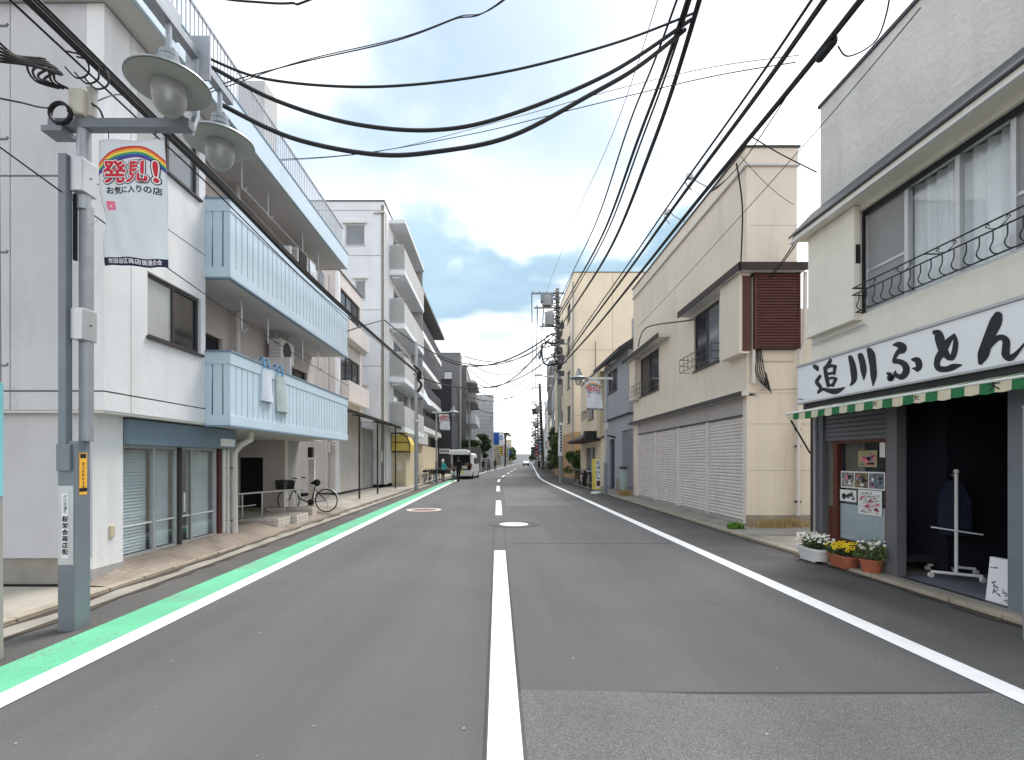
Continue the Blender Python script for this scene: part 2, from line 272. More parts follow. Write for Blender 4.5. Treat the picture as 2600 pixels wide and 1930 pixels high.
# ------------------------------------------------------------------ mesh helpers
ORG = {}
class MB:
    def __init__(s): s.v, s.f = [], []
    def add(s, vs_, fs_):
        n = len(s.v); s.v += [tuple(p) for p in vs_]; s.f += [tuple(i + n for i in f) for f in fs_]; return s
    def box(s, x0, x1, y0, y1, z0, z1):
        if x0 > x1: x0, x1 = x1, x0
        if y0 > y1: y0, y1 = y1, y0
        if z0 > z1: z0, z1 = z1, z0
        return s.add([(x0, y0, z0), (x1, y0, z0), (x1, y1, z0), (x0, y1, z0), (x0, y0, z1), (x1, y0, z1), (x1, y1, z1), (x0, y1, z1)],
                     [(0, 3, 2, 1), (4, 5, 6, 7), (0, 1, 5, 4), (1, 2, 6, 5), (2, 3, 7, 6), (3, 0, 4, 7)])
    def beam(s, a, b, wd, hg):           # rectangular bar from a to b
        a, b = Vector(a), Vector(b); d = (b - a).normalized(); up = Vector((0, 0, 1)) if abs(d.z) < .9 else Vector((0, 1, 0))
        sx = d.cross(up).normalized() * wd / 2; sz = sx.cross(d).normalized() * hg / 2
        vs_ = [p + i * sx + j * sz for p in (a, b) for i, j in ((-1, -1), (1, -1), (1, 1), (-1, 1))]
        return s.add(vs_, [(3, 2, 1, 0), (4, 5, 6, 7), (0, 1, 5, 4), (1, 2, 6, 5), (2, 3, 7, 6), (3, 0, 4, 7)])
    def tube(s, pts, r, seg=8, cap=True):
        pts = [Vector(p) for p in pts]; n = len(pts); rs = r if isinstance(r, (list, tuple)) else [r] * n
        base = len(s.v); prev = None
        for i, p in enumerate(pts):
            d = (pts[min(i + 1, n - 1)] - pts[max(i - 1, 0)]).normalized()
            if prev is None: up = Vector((0, 0, 1)) if abs(d.z) < .9 else Vector((1, 0, 0)); u = d.cross(up).normalized()
            else: u = (prev - d * prev.dot(d)).normalized()
            prev = u; vv = d.cross(u)
            for k in range(seg):
                a = 2 * math.pi * k / seg; s.v.append(tuple(p + (u * math.cos(a) + vv * math.sin(a)) * rs[i]))
        for i in range(n - 1):
            for k in range(seg):
                a, b = base + i * seg + k, base + i * seg + (k + 1) % seg; s.f.append((a, b, b + seg, a + seg))
        if cap:
            s.f.append(tuple(base + k for k in reversed(range(seg)))); s.f.append(tuple(base + (n - 1) * seg + k for k in range(seg)))
        return s
    def lathe(s, prof, seg=20, c=(0, 0, 0), tilt=None):
        base = len(s.v)
        for r, z in prof:
            for k in range(seg):
                a = 2 * math.pi * k / seg; p = Vector((r * math.cos(a), r * math.sin(a), z))
                if tilt: p = tilt @ p
                s.v.append((p.x + c[0], p.y + c[1], p.z + c[2]))
        for i in range(len(prof) - 1):
            for k in range(seg):
                a, b = base + i * seg + k, base + i * seg + (k + 1) % seg; s.f.append((a, b, b + seg, a + seg))
        if (Vector(prof[0]) - Vector(prof[-1])).length < 1e-6: return s
        if prof[0][0] > .002: s.f.append(tuple(base + k for k in reversed(range(seg))))
        if prof[-1][0] > .002: s.f.append(tuple(base + (len(prof) - 1) * seg + k for k in range(seg)))
        return s
    def prism(s, poly, fn, d0, d1):      # poly in a plane, fn(a,b,d)->xyz
        n = len(poly); vs_ = [fn(a, b, d0) for a, b in poly] + [fn(a, b, d1) for a, b in poly]
        return s.add(vs_, [tuple(range(n)), tuple(range(2 * n - 1, n - 1, -1))] + [(i, i + n, (i + 1) % n + n, (i + 1) % n) for i in range(n)])
    def build(s, name, mat, parent=None, smooth=False, bevel=0.0, stuff=False, fix=True, seg=2):
        o_ = Vector(ORG[parent.name]) if parent else Vector((0, 0, 0))
        me = bpy.data.meshes.new(name); me.from_pydata([(x - o_.x, y - o_.y, z - o_.z) for x, y, z in s.v], [], s.f)
        if fix:
            bm = bmesh.new(); bm.from_mesh(me); bmesh.ops.recalc_face_normals(bm, faces=bm.faces); bm.to_mesh(me); bm.free()
        me.materials.append(mat)
        if smooth:
            for p in me.polygons: p.use_smooth = True
            try: me.set_sharp_from_angle(angle=R(38))
            except Exception: pass
        o = bpy.data.objects.new(name, me); col.objects.link(o)
        if parent: o.parent = parent
        ORG[o.name] = tuple(o_)
        if bevel:
            b = o.modifiers.new('bevel', 'BEVEL'); b.width = bevel; b.segments = seg; b.limit_method = 'ANGLE'; b.angle_limit = R(40)
        if stuff: o['kind'] = 'stuff'
        return o
def thing(name, label, cat, loc=(0, 0, 0), rotz=0.0, group=None):
    o = bpy.data.objects.new(name, None); col.objects.link(o); o.location = loc; o.rotation_euler = (0, 0, rotz); o.empty_display_size = .2
    o['label'] = label; o['category'] = cat
    if group: o['group'] = group
    ORG[o.name] = tuple(loc) if rotz == 0 else (0, 0, 0)
    return o
def local(o): ORG[o.name] = (0, 0, 0); return o      # parts given in the thing's own coordinates
def tag(o, label, cat, group=None):
    o['label'] = label; o['category'] = cat
    if group: o['group'] = group
    return o
def struct(o): o['kind'] = 'structure'; return o
def bx(parent, name, mat, x0, x1, y0, y1, z0, z1, bevel=0.0):
    return MB().box(x0, x1, y0, y1, z0, z1).build(name, mat, parent, bevel=bevel)
def copy_tree(o, loc=None, rotz=None, label=None, parent=None):
    c = o.copy(); col.objects.link(c); c.parent = parent; ORG[c.name] = ORG[o.name]
    if loc is not None: c.location = loc
    if rotz is not None: c.rotation_euler = (0, 0, rotz)
    if label: c['label'] = label
    for ch in list(o.children): copy_tree(ch, parent=c)
    return c
def share(o, dx, dy, dz, name=None):   # another piece with the same mesh
    c = o.copy(); col.objects.link(c); c.location = (o.location.x + dx, o.location.y + dy, o.location.z + dz); ORG[c.name] = ORG[o.name]; return c

# planes: 'x+' faces +X at X=P, 'x-' faces -X, 'y-' faces the camera at Y=P
def pp(fac, P, a, d, z):
    return (P + d, a, z) if fac == 'x+' else (P - d, a, z) if fac == 'x-' else (a, P - d, z)
def pbox(mb, fac, P, a0, a1, d0, d1, z0, z1):
    p, q = pp(fac, P, a0, d0, z0), pp(fac, P, a1, d1, z1); return mb.box(p[0], q[0], p[1], q[1], p[2], q[2])
def wall(parent, name, mat, fac, P, a0, a1, z0, z1, holes=(), t=.2):
    As = sorted({a0, a1, *[min(max(h, a0), a1) for hh in holes for h in hh[:2]]}); Zs = sorted({z0, z1, *[min(max(h, z0), z1) for hh in holes for h in hh[2:4]]})
    def solid(i, j):
        if i < 0 or j < 0 or i >= len(As) - 1 or j >= len(Zs) - 1: return False
        ca, cz = (As[i] + As[i + 1]) / 2, (Zs[j] + Zs[j + 1]) / 2
        return not any(h[0] < ca < h[1] and h[2] < cz < h[3] for h in holes)
    mb = MB()
    def q(*p): mb.add([pp(fac, P, *x) for x in p], [(0, 1, 2, 3)])
    for i in range(len(As) - 1):
        for j in range(len(Zs) - 1):
            if not solid(i, j): continue
            A0, A1, Z0, Z1 = As[i], As[i + 1], Zs[j], Zs[j + 1]
            for d in (0, -t): q((A0, d, Z0), (A1, d, Z0), (A1, d, Z1), (A0, d, Z1))
            if not solid(i - 1, j): q((A0, 0, Z0), (A0, -t, Z0), (A0, -t, Z1), (A0, 0, Z1))
            if not solid(i + 1, j): q((A1, 0, Z0), (A1, -t, Z0), (A1, -t, Z1), (A1, 0, Z1))
            if not solid(i, j - 1): q((A0, 0, Z0), (A1, 0, Z0), (A1, -t, Z0), (A0, -t, Z0))
            if not solid(i, j + 1): q((A0, 0, Z1), (A1, 0, Z1), (A1, -t, Z1), (A0, -t, Z1))
    n = len(mb.v); me = mb.build(name, mat, parent, fix=False)
    bm = bmesh.new(); bm.from_mesh(me.data); bmesh.ops.remove_doubles(bm, verts=bm.verts, dist=.0005); bmesh.ops.recalc_face_normals(bm, faces=bm.faces); bm.to_mesh(me.data); bm.free()
    return me
def window(parent, fac, P, a0, a1, z0, z1, n=2, rec=.07, fw=.045, fm=None, pm=None, sill=True, bar=None, name='window'):
    fm = fm or alu; pms = pm if isinstance(pm, (list, tuple)) else [pm or pane_dark] * n
    mb = MB(); d0, d1 = -rec - .05, -rec
    pbox(mb, fac, P, a0, a1, d0, d1, z0, z0 + fw); pbox(mb, fac, P, a0, a1, d0, d1, z1 - fw, z1)
    pbox(mb, fac, P, a0, a0 + fw, d0, d1, z0 + fw, z1 - fw); pbox(mb, fac, P, a1 - fw, a1, d0, d1, z0 + fw, z1 - fw)
    ws = (a1 - a0 - fw) / n
    for k in range(1, n): pbox(mb, fac, P, a0 + ws * k, a0 + ws * k + fw, d0 + .005, d1 + .005, z0 + fw, z1 - fw)
    if bar: pbox(mb, fac, P, a0 + fw, a1 - fw, d0 + .01, d1 - .004, bar - fw * .4, bar + fw * .4)
    f = mb.build(name, fm, parent)
    for k in range(n):
        g = MB(); pbox(g, fac, P, a0 + ws * k + fw, a0 + ws * (k + 1), d0 + .018, d0 + .026, z0 + fw, z1 - fw); g.build('pane', pms[k % len(pms)], f)
    if sill:
        g = MB(); pbox(g, fac, P, a0 - .03, a1 + .03, -rec + .001, .045, z0 - .04, z0 - .002); g.build('sill', fm, f)
    return f
_tcache = {}
def glyphs(body, size, bold=0.0):
    key = (body, bold)
    if key not in _tcache:
        c = bpy.data.curves.new('text', 'FONT'); c.body = body; c.size = 1; c.offset = bold; c.align_x = 'CENTER'; c.align_y = 'CENTER'; c.resolution_u = 3
        o = bpy.data.objects.new('text', c); col.objects.link(o); bpy.context.view_layer.update()
        me = bpy.data.meshes.new_from_object(o.evaluated_get(bpy.context.evaluated_depsgraph_get()))
        _tcache[key] = ([(v.co.x, v.co.y) for v in me.vertices], [tuple(p.vertices) for p in me.polygons])
        bpy.data.objects.remove(o); bpy.data.curves.remove(c); bpy.data.meshes.remove(me)
    v, f = _tcache[key]; return [(x * size, y * size) for x, y in v], f
def lettering(mb, body, size, fn, cx=0, cy=0, bold=0.0, vertical=False, sx=1.0, pitch=1.02, d=0.0, fat=0.0):
    parts = [(ch, 0, -i * size * pitch) for i, ch in enumerate(body)] if vertical else [(body, 0, 0)]
    for ch, ox, oy_ in parts:
        v, f = glyphs(ch, size, bold)
        for k in range(14 if fat else 1):
            a, r_ = (k * .4488, fat * size) if fat else (0, 0); mb.add([fn(cx + x * sx + ox + math.cos(a) * r_, cy + y + oy_ + math.sin(a) * r_, d + k * 2e-5) for x, y in v], f)
    return mb
def stroke(mb, pts, fn, d=0.0, cap=6):     # a brush stroke: [(a,b,width)...]
    n = len(pts); L_, R_ = [], []
    P = []
    for i in range(n - 1):                # smooth
        for k in range(4):
            t = k / 4
            p0, p1, p2, p3 = pts[max(i - 1, 0)], pts[i], pts[i + 1], pts[min(i + 2, n - 1)]
            P.append(tuple(.5 * ((2 * p1[j]) + (-p0[j] + p2[j]) * t + (2 * p0[j] - 5 * p1[j] + 4 * p2[j] - p3[j]) * t * t + (-p0[j] + 3 * p1[j] - 3 * p2[j] + p3[j]) * t ** 3) for j in range(3)))
    P.append(pts[-1])
    for i, (a, b, wd) in enumerate(P):
        q0, q1 = P[max(i - 1, 0)], P[min(i + 1, len(P) - 1)]; dx, dy = q1[0] - q0[0], q1[1] - q0[1]; l = math.hypot(dx, dy) or 1
        nx, ny = -dy / l, dx / l; L_.append((a + nx * wd / 2, b + ny * wd / 2)); R_.append((a - nx * wd / 2, b - ny * wd / 2))
    m = len(P); mb.add([fn(*p, d) for p in L_] + [fn(*p, d) for p in R_], [(i, i + 1, m + i + 1, m + i) for i in range(m - 1)])
    for (a, b, wd) in (P[0], P[-1]):
        mb.add([fn(a, b, d - .00021)] + [fn(a + math.cos(2 * math.pi * k / 10) * wd / 2, b + math.sin(2 * math.pi * k / 10) * wd / 2, d - .00021) for k in range(10)], [(0, 1 + k, 1 + (k + 1) % 10) for k in range(10)])
    return mb
def sag(a, b, s, n=24):
    a, b = Vector(a), Vector(b); return [a.lerp(b, i / n) - Vector((0, 0, 4 * s * (i / n) * (1 - i / n))) for i in range(n + 1)]
def spline(pts, k=8):
    pts = [Vector(p) for p in pts]; out_ = []
    for i in range(len(pts) - 1):
        p0, p1, p2, p3 = pts[max(i - 1, 0)], pts[i], pts[i + 1], pts[min(i + 2, len(pts) - 1)]
        for j in range(k):
            t = j / k; out_.append(.5 * ((2 * p1) + (-p0 + p2) * t + (2 * p0 - 5 * p1 + 4 * p2 - p3) * t * t + (-p0 + 3 * p1 - 3 * p2 + p3) * t ** 3))
    out_.append(pts[-1]); return out_
def cable(pts, r, label, group=None, mat=None, name='cable'):
    o = MB().tube(pts, r, 6).build(name, mat or cable_m, None, smooth=True, fix=False); return tag(o, label, 'cable', group)
# ------------------------------------------------------------------ ground, road, kerbs
def ribbon(mb, x0, x1, y0, y1, z, step=4.0, z1=None):
    n = max(1, int((y1 - y0) / step)); ys = [y0 + (y1 - y0) * i / n for i in range(n + 1)]
    if y1 <= 34: ys = [y0, y1]
    vs_ = []
    for y in ys: b = bend(y); vs_ += [(x0 + b, y, z), (x1 + b, y, z if z1 is None else z1)]
    return mb.add(vs_, [(2 * i, 2 * i + 1, 2 * i + 3, 2 * i + 2) for i in range(len(ys) - 1)])
struct(MB().add([(-900, -300, -.03), (900, -300, -.03), (900, 2200, -.03), (-900, 2200, -.03)], [(0, 1, 2, 3)]).build('ground', asphalt_side))
road = struct(ribbon(MB(), -3.84, 3.7, -12, 420, 0).build('road', asphalt))
struct(ribbon(ribbon(MB(), -4.44, -3.84, -12, 420, -.004), 3.7, 5.1, -12, 420, -.004).build('road_shoulder', asphalt_side))
struct(ribbon(MB(), -4.80, -4.44, -12, 60, .002).build('gutter', concrete))
def line(name, x0, x1, y0, y1, mat=None, z=.006):
    return struct(ribbon(MB(), x0, x1, y0, y1, z).build(name, mat or paint_white))
line('edge_line', -3.40, -3.20, -12, 300); line('edge_line', 3.44, 3.65, -12, 300)
line('green_lane', -3.84, -3.40, -12, 62, paint_green, .004)
for y0, y1 in [(1.2, 8.94), (14.66, 20.0), (25.9, 31.4), (37, 42.3), (48, 53.4), (59.5, 65), (71, 76), (82, 87), (93, 98)]: line('centre_line', -.056, .139, y0, y1)
struct(MB().add([(.16, -2, .004), (3.42, -2, .004), (3.42, 3.47, .004), (1.9, 3.42, .004), (.9, 3.49, .004), (.16, 3.52, .004)], [(0, 1, 2, 3, 4, 5)]).build('road_patch', asphalt_old))
struct(MB().add([(.3, 17.4, .004), (2.62, 17.4, .004), (2.72, 29.8, .004), (.3, 29.8, .004)], [(0, 1, 2, 3)]).build('road_patch', asphalt_old))
struct(MB().add([(.3, 36, .004), (3.0, 36, .004), (3.6, 60, .004), (1.3, 60, .004)], [(0, 1, 2, 3)]).build('road_patch', asphalt_old))
seam_m = M('seam_tar', (.045, .045, .048, 1), .7, .2, 8)
sm = MB()
for xa, xb, ya, yb in [(-.085, -.07, 9.0, 14.6), (.15, .162, 3.5, 8.9), (-.08, -.066, 1.5, 8.9), (.16, .17, 9.0, 14.0)]: sm.box(xa, xb, ya, yb, .0005, .003)
sm.box(.16, 3.4, 3.47, 3.49, .0005, .0035); sm.box(.2, 3.4, 17.36, 17.39, .0005, .0035); sm.box(.3, 3.3, 9.7, 9.715, .0005, .003)
sm.build('road_seam', seam_m, road)
# little scuffs and gravel flecks on the asphalt
fl = MB()
for i in range(70):
    x, y = random.uniform(-3.1, 3.3), 2.2 + random.random() ** 2 * 9; r = random.uniform(.003, .009); a = random.random() * 3
    fl.add([(x + math.cos(a + k * 1.57) * r, y + math.sin(a + k * 1.57) * r * random.uniform(.5, 1.5), .0075) for k in range(4)], [(0, 1, 2, 3)])
fl.build('road_fleck', M('fleck', (.5, .5, .5, 1), .8, .2, 9), road, stuff=True)

# paved forecourts
fc = MB().add([(-4.74, 6.25, .035), (-5.22, 6.25, .06), (-5.42, 6.25, .062), (-5.42, 7.0, .19), (-4.74, 7.0, .036), (-5.42, 10.2, .22), (-4.74, 10.2, .04), (-5.42, 16.2, .16), (-4.74, 16.2, .05), (-9, 10.2, .22), (-9, 16.2, .2)],
              [(0, 4, 3, 2, 1), (4, 6, 5, 3), (6, 8, 7, 5), (5, 7, 10, 9)])
struct(fc.build('tiled_forecourt', apron_tile))
struct(MB().add([(-4.74, -6, .03), (-14, -6, .06), (-14, 6.25, .06), (-4.74, 6.25, .033)], [(0, 1, 2, 3)]).build('pavement', concrete_wet))
pv = MB().add([(-4.74, 16.2, .05), (-4.74, 36, .07), (-7.5, 36, .2), (-7.5, 16.2, .2)], [(0, 1, 2, 3)]); struct(pv.build('pavement', concrete))
struct(ribbon(MB(), -9, -4.9, 36, 200, .06).build('pavement', concrete))
struct(MB().add([(5.19, -6, .035), (9, -6, .035), (9, 10.5, .04), (5.19, 10.5, .04)], [(0, 1, 2, 3)]).build('pavement', concrete))
struct(MB().add([(5.19, 10.5, .04), (9, 10.5, .10), (9, 30, .10), (5.19, 30, .05)], [(0, 1, 2, 3)]).build('pavement', concrete))
struct(ribbon(MB(), 5.19, 9, 30, 200, .06).build('pavement', asphalt_side))
# kerbs laid stone by stone
def kerb(x0, x1, y0, y1, h, step=.6):
    root = struct(ribbon(MB(), x0 + .01, x1 - .01, y0, y1, h - .012).build('kerb', concrete))
    mbk = MB().box(-(x1 - x0) / 2, (x1 - x0) / 2, -(step - .014) / 2, (step - .014) / 2, -.08, 0); first = None
    y = y0 + step / 2
    while y < min(y1, 34):
        j, jz = random.uniform(-.006, .006), random.uniform(-.004, .004)
        if first is None:
            first = mbk.build('kerb_stone', kerbstone, None, bevel=.012); o = first
        else:
            o = first.copy(); col.objects.link(o); ORG[o.name] = (0, 0, 0)
        o.parent = root; o.location = ((x0 + x1) / 2 + j, y, h + jz); y += step
kerb(-4.86, -4.74, 3.2, 60, .042); kerb(5.08, 5.20, 3.9, 60, .05)

# grime gathered along the kerbs
def grime(name, xk, sgn, y0, y1):
    vs_ = []; y = y0
    while y < y1: b = bend(y); vs_ += [(xk + b, y, .0035), (xk + b + sgn * random.uniform(.03, .16), y, .0035)]; y += random.uniform(.12, .5)
    struct(MB().add(vs_, [(2 * i, 2 * i + 1, 2 * i + 3, 2 * i + 2) for i in range(len(vs_) // 2 - 1)]).build(name, M('grime_%d' % int(xk * 100), rgb(74, 66, 58), .95, .35, 5)))
grime('kerb_grime', 5.085, -1, 2, 40); grime('kerb_grime', -4.735, 1, 2, 40); grime('kerb_grime', -4.44, 1, 2, 30)
# manhole covers
def manhole(x, y, r, ring_m, lid_m, label, outer=None):
    t = thing('manhole_cover', label, 'manhole cover', (x, y, 0))
    def annulus(r0, r1, z0, z1):
        return MB().lathe([(r0, z0), (r0, z1), (r1, z1), (r1, z0), (r0, z0)], 32, (x, y, 0))
    if outer: annulus(r * 1.02, outer, -.01, .0075).build('collar', asphalt_side, t)
    annulus(r * .74, r, -.01, .010).build('ring', ring_m, t)
    MB().lathe([(0, -.01), (0, .009), (r * .7, .009), (r * .7, -.01)][::-1], 32, (x, y, 0)).build('lid', lid_m, t)
    g = MB()
    for i in range(-3, 4):
        for j in range(-3, 4):
            if i * i + j * j < 10: g.box(x + i * r * .17 - .02, x + i * r * .17 + .02, y + j * r * .17 - .02, y + j * r * .17 + .02, .008, .013)
    g.build('tread_stud', lid_m, t, stuff=True)
manhole(.41, 12.6, .36, paint_white, M('lid_pale', rgb(206, 206, 206), .6, .25, 9), 'pale round manhole cover with a dark asphalt collar by the centre line', .64)
manhole(-2.36, 16.25, .56, M('ring_pale', rgb(208, 196, 190), .7, .1, 6), M('lid_rust', rgb(142, 112, 104), .7, .2, 9), 'reddish manhole cover with a pale ring near the green lane')

# ------------------------------------------------------------------ the apartment house with blue balconies (left)
XU, YU = -4.95, 6.37                        # street face and near face of the upper storeys
YB, XB, YE = 8.58, -4.53, 15.3              # balcony: near end, front, far end
A = thing('apartment_house', 'white apartment house with pale blue slotted balconies above a shop', 'building', (-5.4, YU, 0))
ZB = [(2.20, 3.43), (4.71, 6.02)]
RZ0, RZ1 = 7.37, 7.83
# near face, made of cladding panels with recessed joints
bx(A, 'core_wall', greywall, -13, XU - .23, YU + .05, YB - .02, 2.24, RZ0)
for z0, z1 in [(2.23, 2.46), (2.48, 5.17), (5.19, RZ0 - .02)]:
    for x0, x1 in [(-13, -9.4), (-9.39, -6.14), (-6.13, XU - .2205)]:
        bx(A, 'cladding_panel', wall_side_shaded, x0, x1, YU, YU + .06, z0, z1, .006)
h2, h3 = (7.16, 8.45, 3.36, 4.28), (6.95, 8.40, 5.93, 7.05)
for y0, y1 in [(YU, 6.83), (6.845, YB)]:
    for z0, z1 in [(2.23, 2.46), (2.48, 5.06), (5.08, RZ0 - .02)]:
        wall(A, 'cladding_panel', wall_white, 'x+', XU, y0, y1, z0, z1, [h for h in (h2, h3) if h[0] < y1 and z0 < h[2] < z1], .22)
bx(A, 'room_wall', dark_int, XU - .6, XU - .5, 6.6, YB, 2.6, RZ0)
bx(A, 'return_wall', wall_white, -5.6, XU - .23, YB - .16, YB, 2.26, RZ0)
w2 = window(A, 'x+', XU, *h2, n=2, rec=.05, fm=alu_dark, pm=[pane_grey, pane_dark], fw=.05)
w3 = window(A, 'x+', XU, *h3, n=2, rec=.05, fm=alu_dark, pm=[pane_grey, pane_mid], fw=.05)
# ground floor
bx(A, 'ground_floor_wall', wall_lower_shaded, -13, -5.21, 6.5, 6.72, .34, 2.23)
bx(A, 'plinth', concrete, -13, -5.24, 6.53, 6.7, .0, .34)
bx(A, 'corner_pier', wall_white, -5.45, -5.205, 6.505, 7.04, .17, 2.22, .006)
bx(A, 'pier_base', greywall, -5.46, -5.19, 6.49, 7.045, .02, .2)
bx(A, 'socket_box', beige, -5.206, -5.18, 6.78, 6.86, .56, .72, .006)
bx(A, 'soffit', soffit, -13, XU - .01, YU + .02, YB, 2.2, 2.232)
fb = bx(A, 'fascia_box', fascia_blue, -5.5, -5.12, 7.05, 9.94, 1.82, 2.18, .008)
bx(A, 'name_panel', sign_white, -5.121, -5.112, 9.36, 9.86, 1.86, 2.0)
# glazed shop front
sf = MB(); XG = -5.39
for y0, y1 in [(7.05, 7.09), (7.89, 7.95), (8.43, 8.47), (8.56, 8.61), (8.86, 8.9), (9.6, 9.66)]: sf.box(XG - .03, XG + .03, y0, y1, .19, 1.82)
sf.box(XG - .035, XG + .025, 7.06, 9.66, .17, .215); sf.box(XG - .03, XG + .024, 7.06, 9.66, 1.78, 1.822)
sfo = sf.build('shopfront_frame', alu, A, bevel=.004)
for y0, y1 in [(7.09, 7.89), (7.95, 8.43), (8.61, 8.86), (8.9, 9.6)]:
    MB().box(XG - .006, XG, y0, y1, .215, 1.78).build('pane', glass_d, sfo)
    MB().box(XG + .0015, XG + .004, y0, y1, .63, .655).build('safety_stripe', sign_white, sfo)
bx(A, 'door_post', dark_metal, XG - .05, XG + .06, 8.475, 8.555, .18, 1.81); bx(A, 'door_pull', white_metal, XG + .06, XG + .08, 8.58, 8.62, .72, 1.05, .008)
bl = MB()
for k in range(32):
    z = .265 + k * .048
    for y0, y1 in [(7.1, 7.88), (7.97, 8.42), (8.92, 9.58)]: bl.add([(XG - .10, y0, z), (XG - .10, y1, z), (XG - .078, y1, z - .044), (XG - .078, y0, z - .044)], [(0, 1, 2, 3)])
bl.build('blind_slats', M('blind', rgb(214, 224, 226), .6, .05, 3), A, stuff=True)
bx(A, 'shop_back_wall', dark_int, -7.5, -7.4, 6.75, 9.9, .2, 2.2); bx(A, 'shop_floor', dark_floor, -7.5, XG - .04, 6.75, 9.9, .15, .2)
bx(A, 'maroon_post', maroon, -5.44, -5.33, 9.68, 9.8, .18, 1.82)
bx(A, 'end_pier', wall_white, -5.75, -5.3, 9.8, 10.16, .15, 2.19)
# entrance under the balcony
bx(A, 'entrance_side_wall', pinkish, -8.0, -7.8, 10.16, 15.0, .15, 2.19)
wall(A, 'entrance_wall', pinkish, 'y-', 15.0, -7.8, -6.3, .15, 2.19, [(-7.72, -6.95, .15, 1.68)], .25)
bx(A, 'passage_shade_sheet', M('passage_dark', rgb(34, 34, 38), .8, .1, 2), -7.79, -6.85, 15.2, 15.24, .1, 2.1)  # dark sheet behind the opening, standing in for the shade of the passage
bx(A, 'entrance_ceiling', soffit, -8.0, -5.61, 10.16, 16.1, 2.19, 2.25)
bx(A, 'entrance_return_wall', greywall, -6.5, -6.3, 15.26, 16.2, .15, 2.19)
# back wall of the balconies
d1_, d2_ = (9.3, 10.3, 2.35, 4.05), (13.4, 14.9, 3.2, 4.15)
wall(A, 'balcony_back_wall', pinkish, 'x+', -5.6, YB, YE, 2.26, RZ0, [d1_, d2_, (9.2, 10.6, 4.8, 6.7), (12.6, 14.6, 4.8, 6.7)], .2)
window(A, 'x+', -5.6, *d1_, n=1, fm=alu_dark, pm=[dark_int], sill=False, name='balcony_door')
window(A, 'x+', -5.6, *d2_, n=2, fm=alu_dark, pm=[pane_mid, pane_dark])
window(A, 'x+', -5.6, 9.2, 10.6, 4.8, 6.7, n=2, fm=alu_dark, pm=[pane_dark, pane_mid], sill=False); window(A, 'x+', -5.6, 12.6, 14.6, 4.8, 6.7, n=2, fm=alu_dark, pm=[pane_mid, pane_dark], sill=False)
bx(A, 'far_end_wall', pinkish, -13, -5.6, YE - .02, YE + .15, 2.2, RZ0)
# roof slab with fascia
bx(A, 'roof_slab', soffit, -13, XB - .06, YU - .1, YE, RZ0, RZ0 + .05)
bx(A, 'roof_fascia', blue_panel, XB - .05, XB, YU - .16, YE + .03, RZ0 - .01, RZ1, .01)
bx(A, 'roof_fascia', blue_panel, -13, XB - .05, YU - .16, YU - .10, RZ0 - .01, RZ1)
bx(A, 'roof_edge_trim', blue_trim, XB - .08, XB + .012, YU - .17, YE + .04, RZ1, RZ1 + .03)
bx(A, 'roof_housing', lt_wall, -8.2, -7.36, 16.0, 16.9, 7.4, 13.6)
# balconies: rails with separate boards between open slots
for bi, (z0, z1) in enumerate(ZB):
    b = bx(A, 'balcony', blue_panel, XB - .04, XB + .012, YB - .012, YE, z0 - .005, z0 + .17, .006)
    MB().box(-5.6, XB - .041, YB + .04, YE - .02, z0, z0 + .14).build('floor_slab', soffit, b)
    MB().box(XB - .04, XB + .012, YB - .012, YE, z1 - .2, z1 - .0005).build('top_band', blue_panel, b, bevel=.004)
    MB().box(XU - .0, XB - .0405, YB - .012, YB + .04, z1 - .2, z1 - .0005).build('top_band', blue_panel, b)
    MB().box(XU - .0, XB - .0405, YB - .012, YB + .04, z0 - .005, z0 + .17).build('bottom_band', blue_panel, b)
    MB().box(XB - .06, XB + .028, YB - .03, YE + .02, z1, z1 + .035).box(XU, XB - .0605, YB - .03, YB + .06, z1, z1 + .035).build('coping', blue_trim, b, bevel=.006)
    MB().box(XB - .05, XB + .018, YB - .02, YE + .01, z0 - .035, z0 - .006).box(XU, XB - .0505, YB - .02, YB + .05, z0 - .035, z0 - .006).build('drip_edge', blue_trim, b)
    n = 33; pitch = (YE - YB) / n
    first = MB().box(XB - .035, XB, YB - .001, YB + pitch - .028, z0 + .171, z1 - .201).build('board', blue_panel, b, bevel=.003)
    for k in range(1, n): share(first, 0, pitch * k, 0)
    for x0, x1 in [(XU, -4.85), (-4.822, -4.672), (-4.644, XB - .0355)]: MB().box(x0, x1, YB - .001, YB + .034, z0 + .171, z1 - .201).build('board', blue_panel, b, bevel=.003)
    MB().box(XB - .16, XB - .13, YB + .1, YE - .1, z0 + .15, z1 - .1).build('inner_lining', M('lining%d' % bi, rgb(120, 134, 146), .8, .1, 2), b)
    MB().box(-5.6, XB - .05, YE - .06, YE - .02, z0 + .141, z1).build('end_panel', blue_panel, b)
# roof railing, one baluster at a time
rail = MB().box(XB - .14, XB - .10, YU - .1, YE - .05, 8.55, 8.585).box(XB - .14, XB - .10, YU - .1, YE - .05, 7.9, 7.93).build('roof_railing', silver, A)
fb_ = MB().box(XB - .128, XB - .112, YU - .09, YU - .074, 7.86, 8.55).build('baluster', silver, rail)
nb = 84
for k in range(1, nb): share(fb_, 0, (YE - YU - .05) * k / nb, 0)
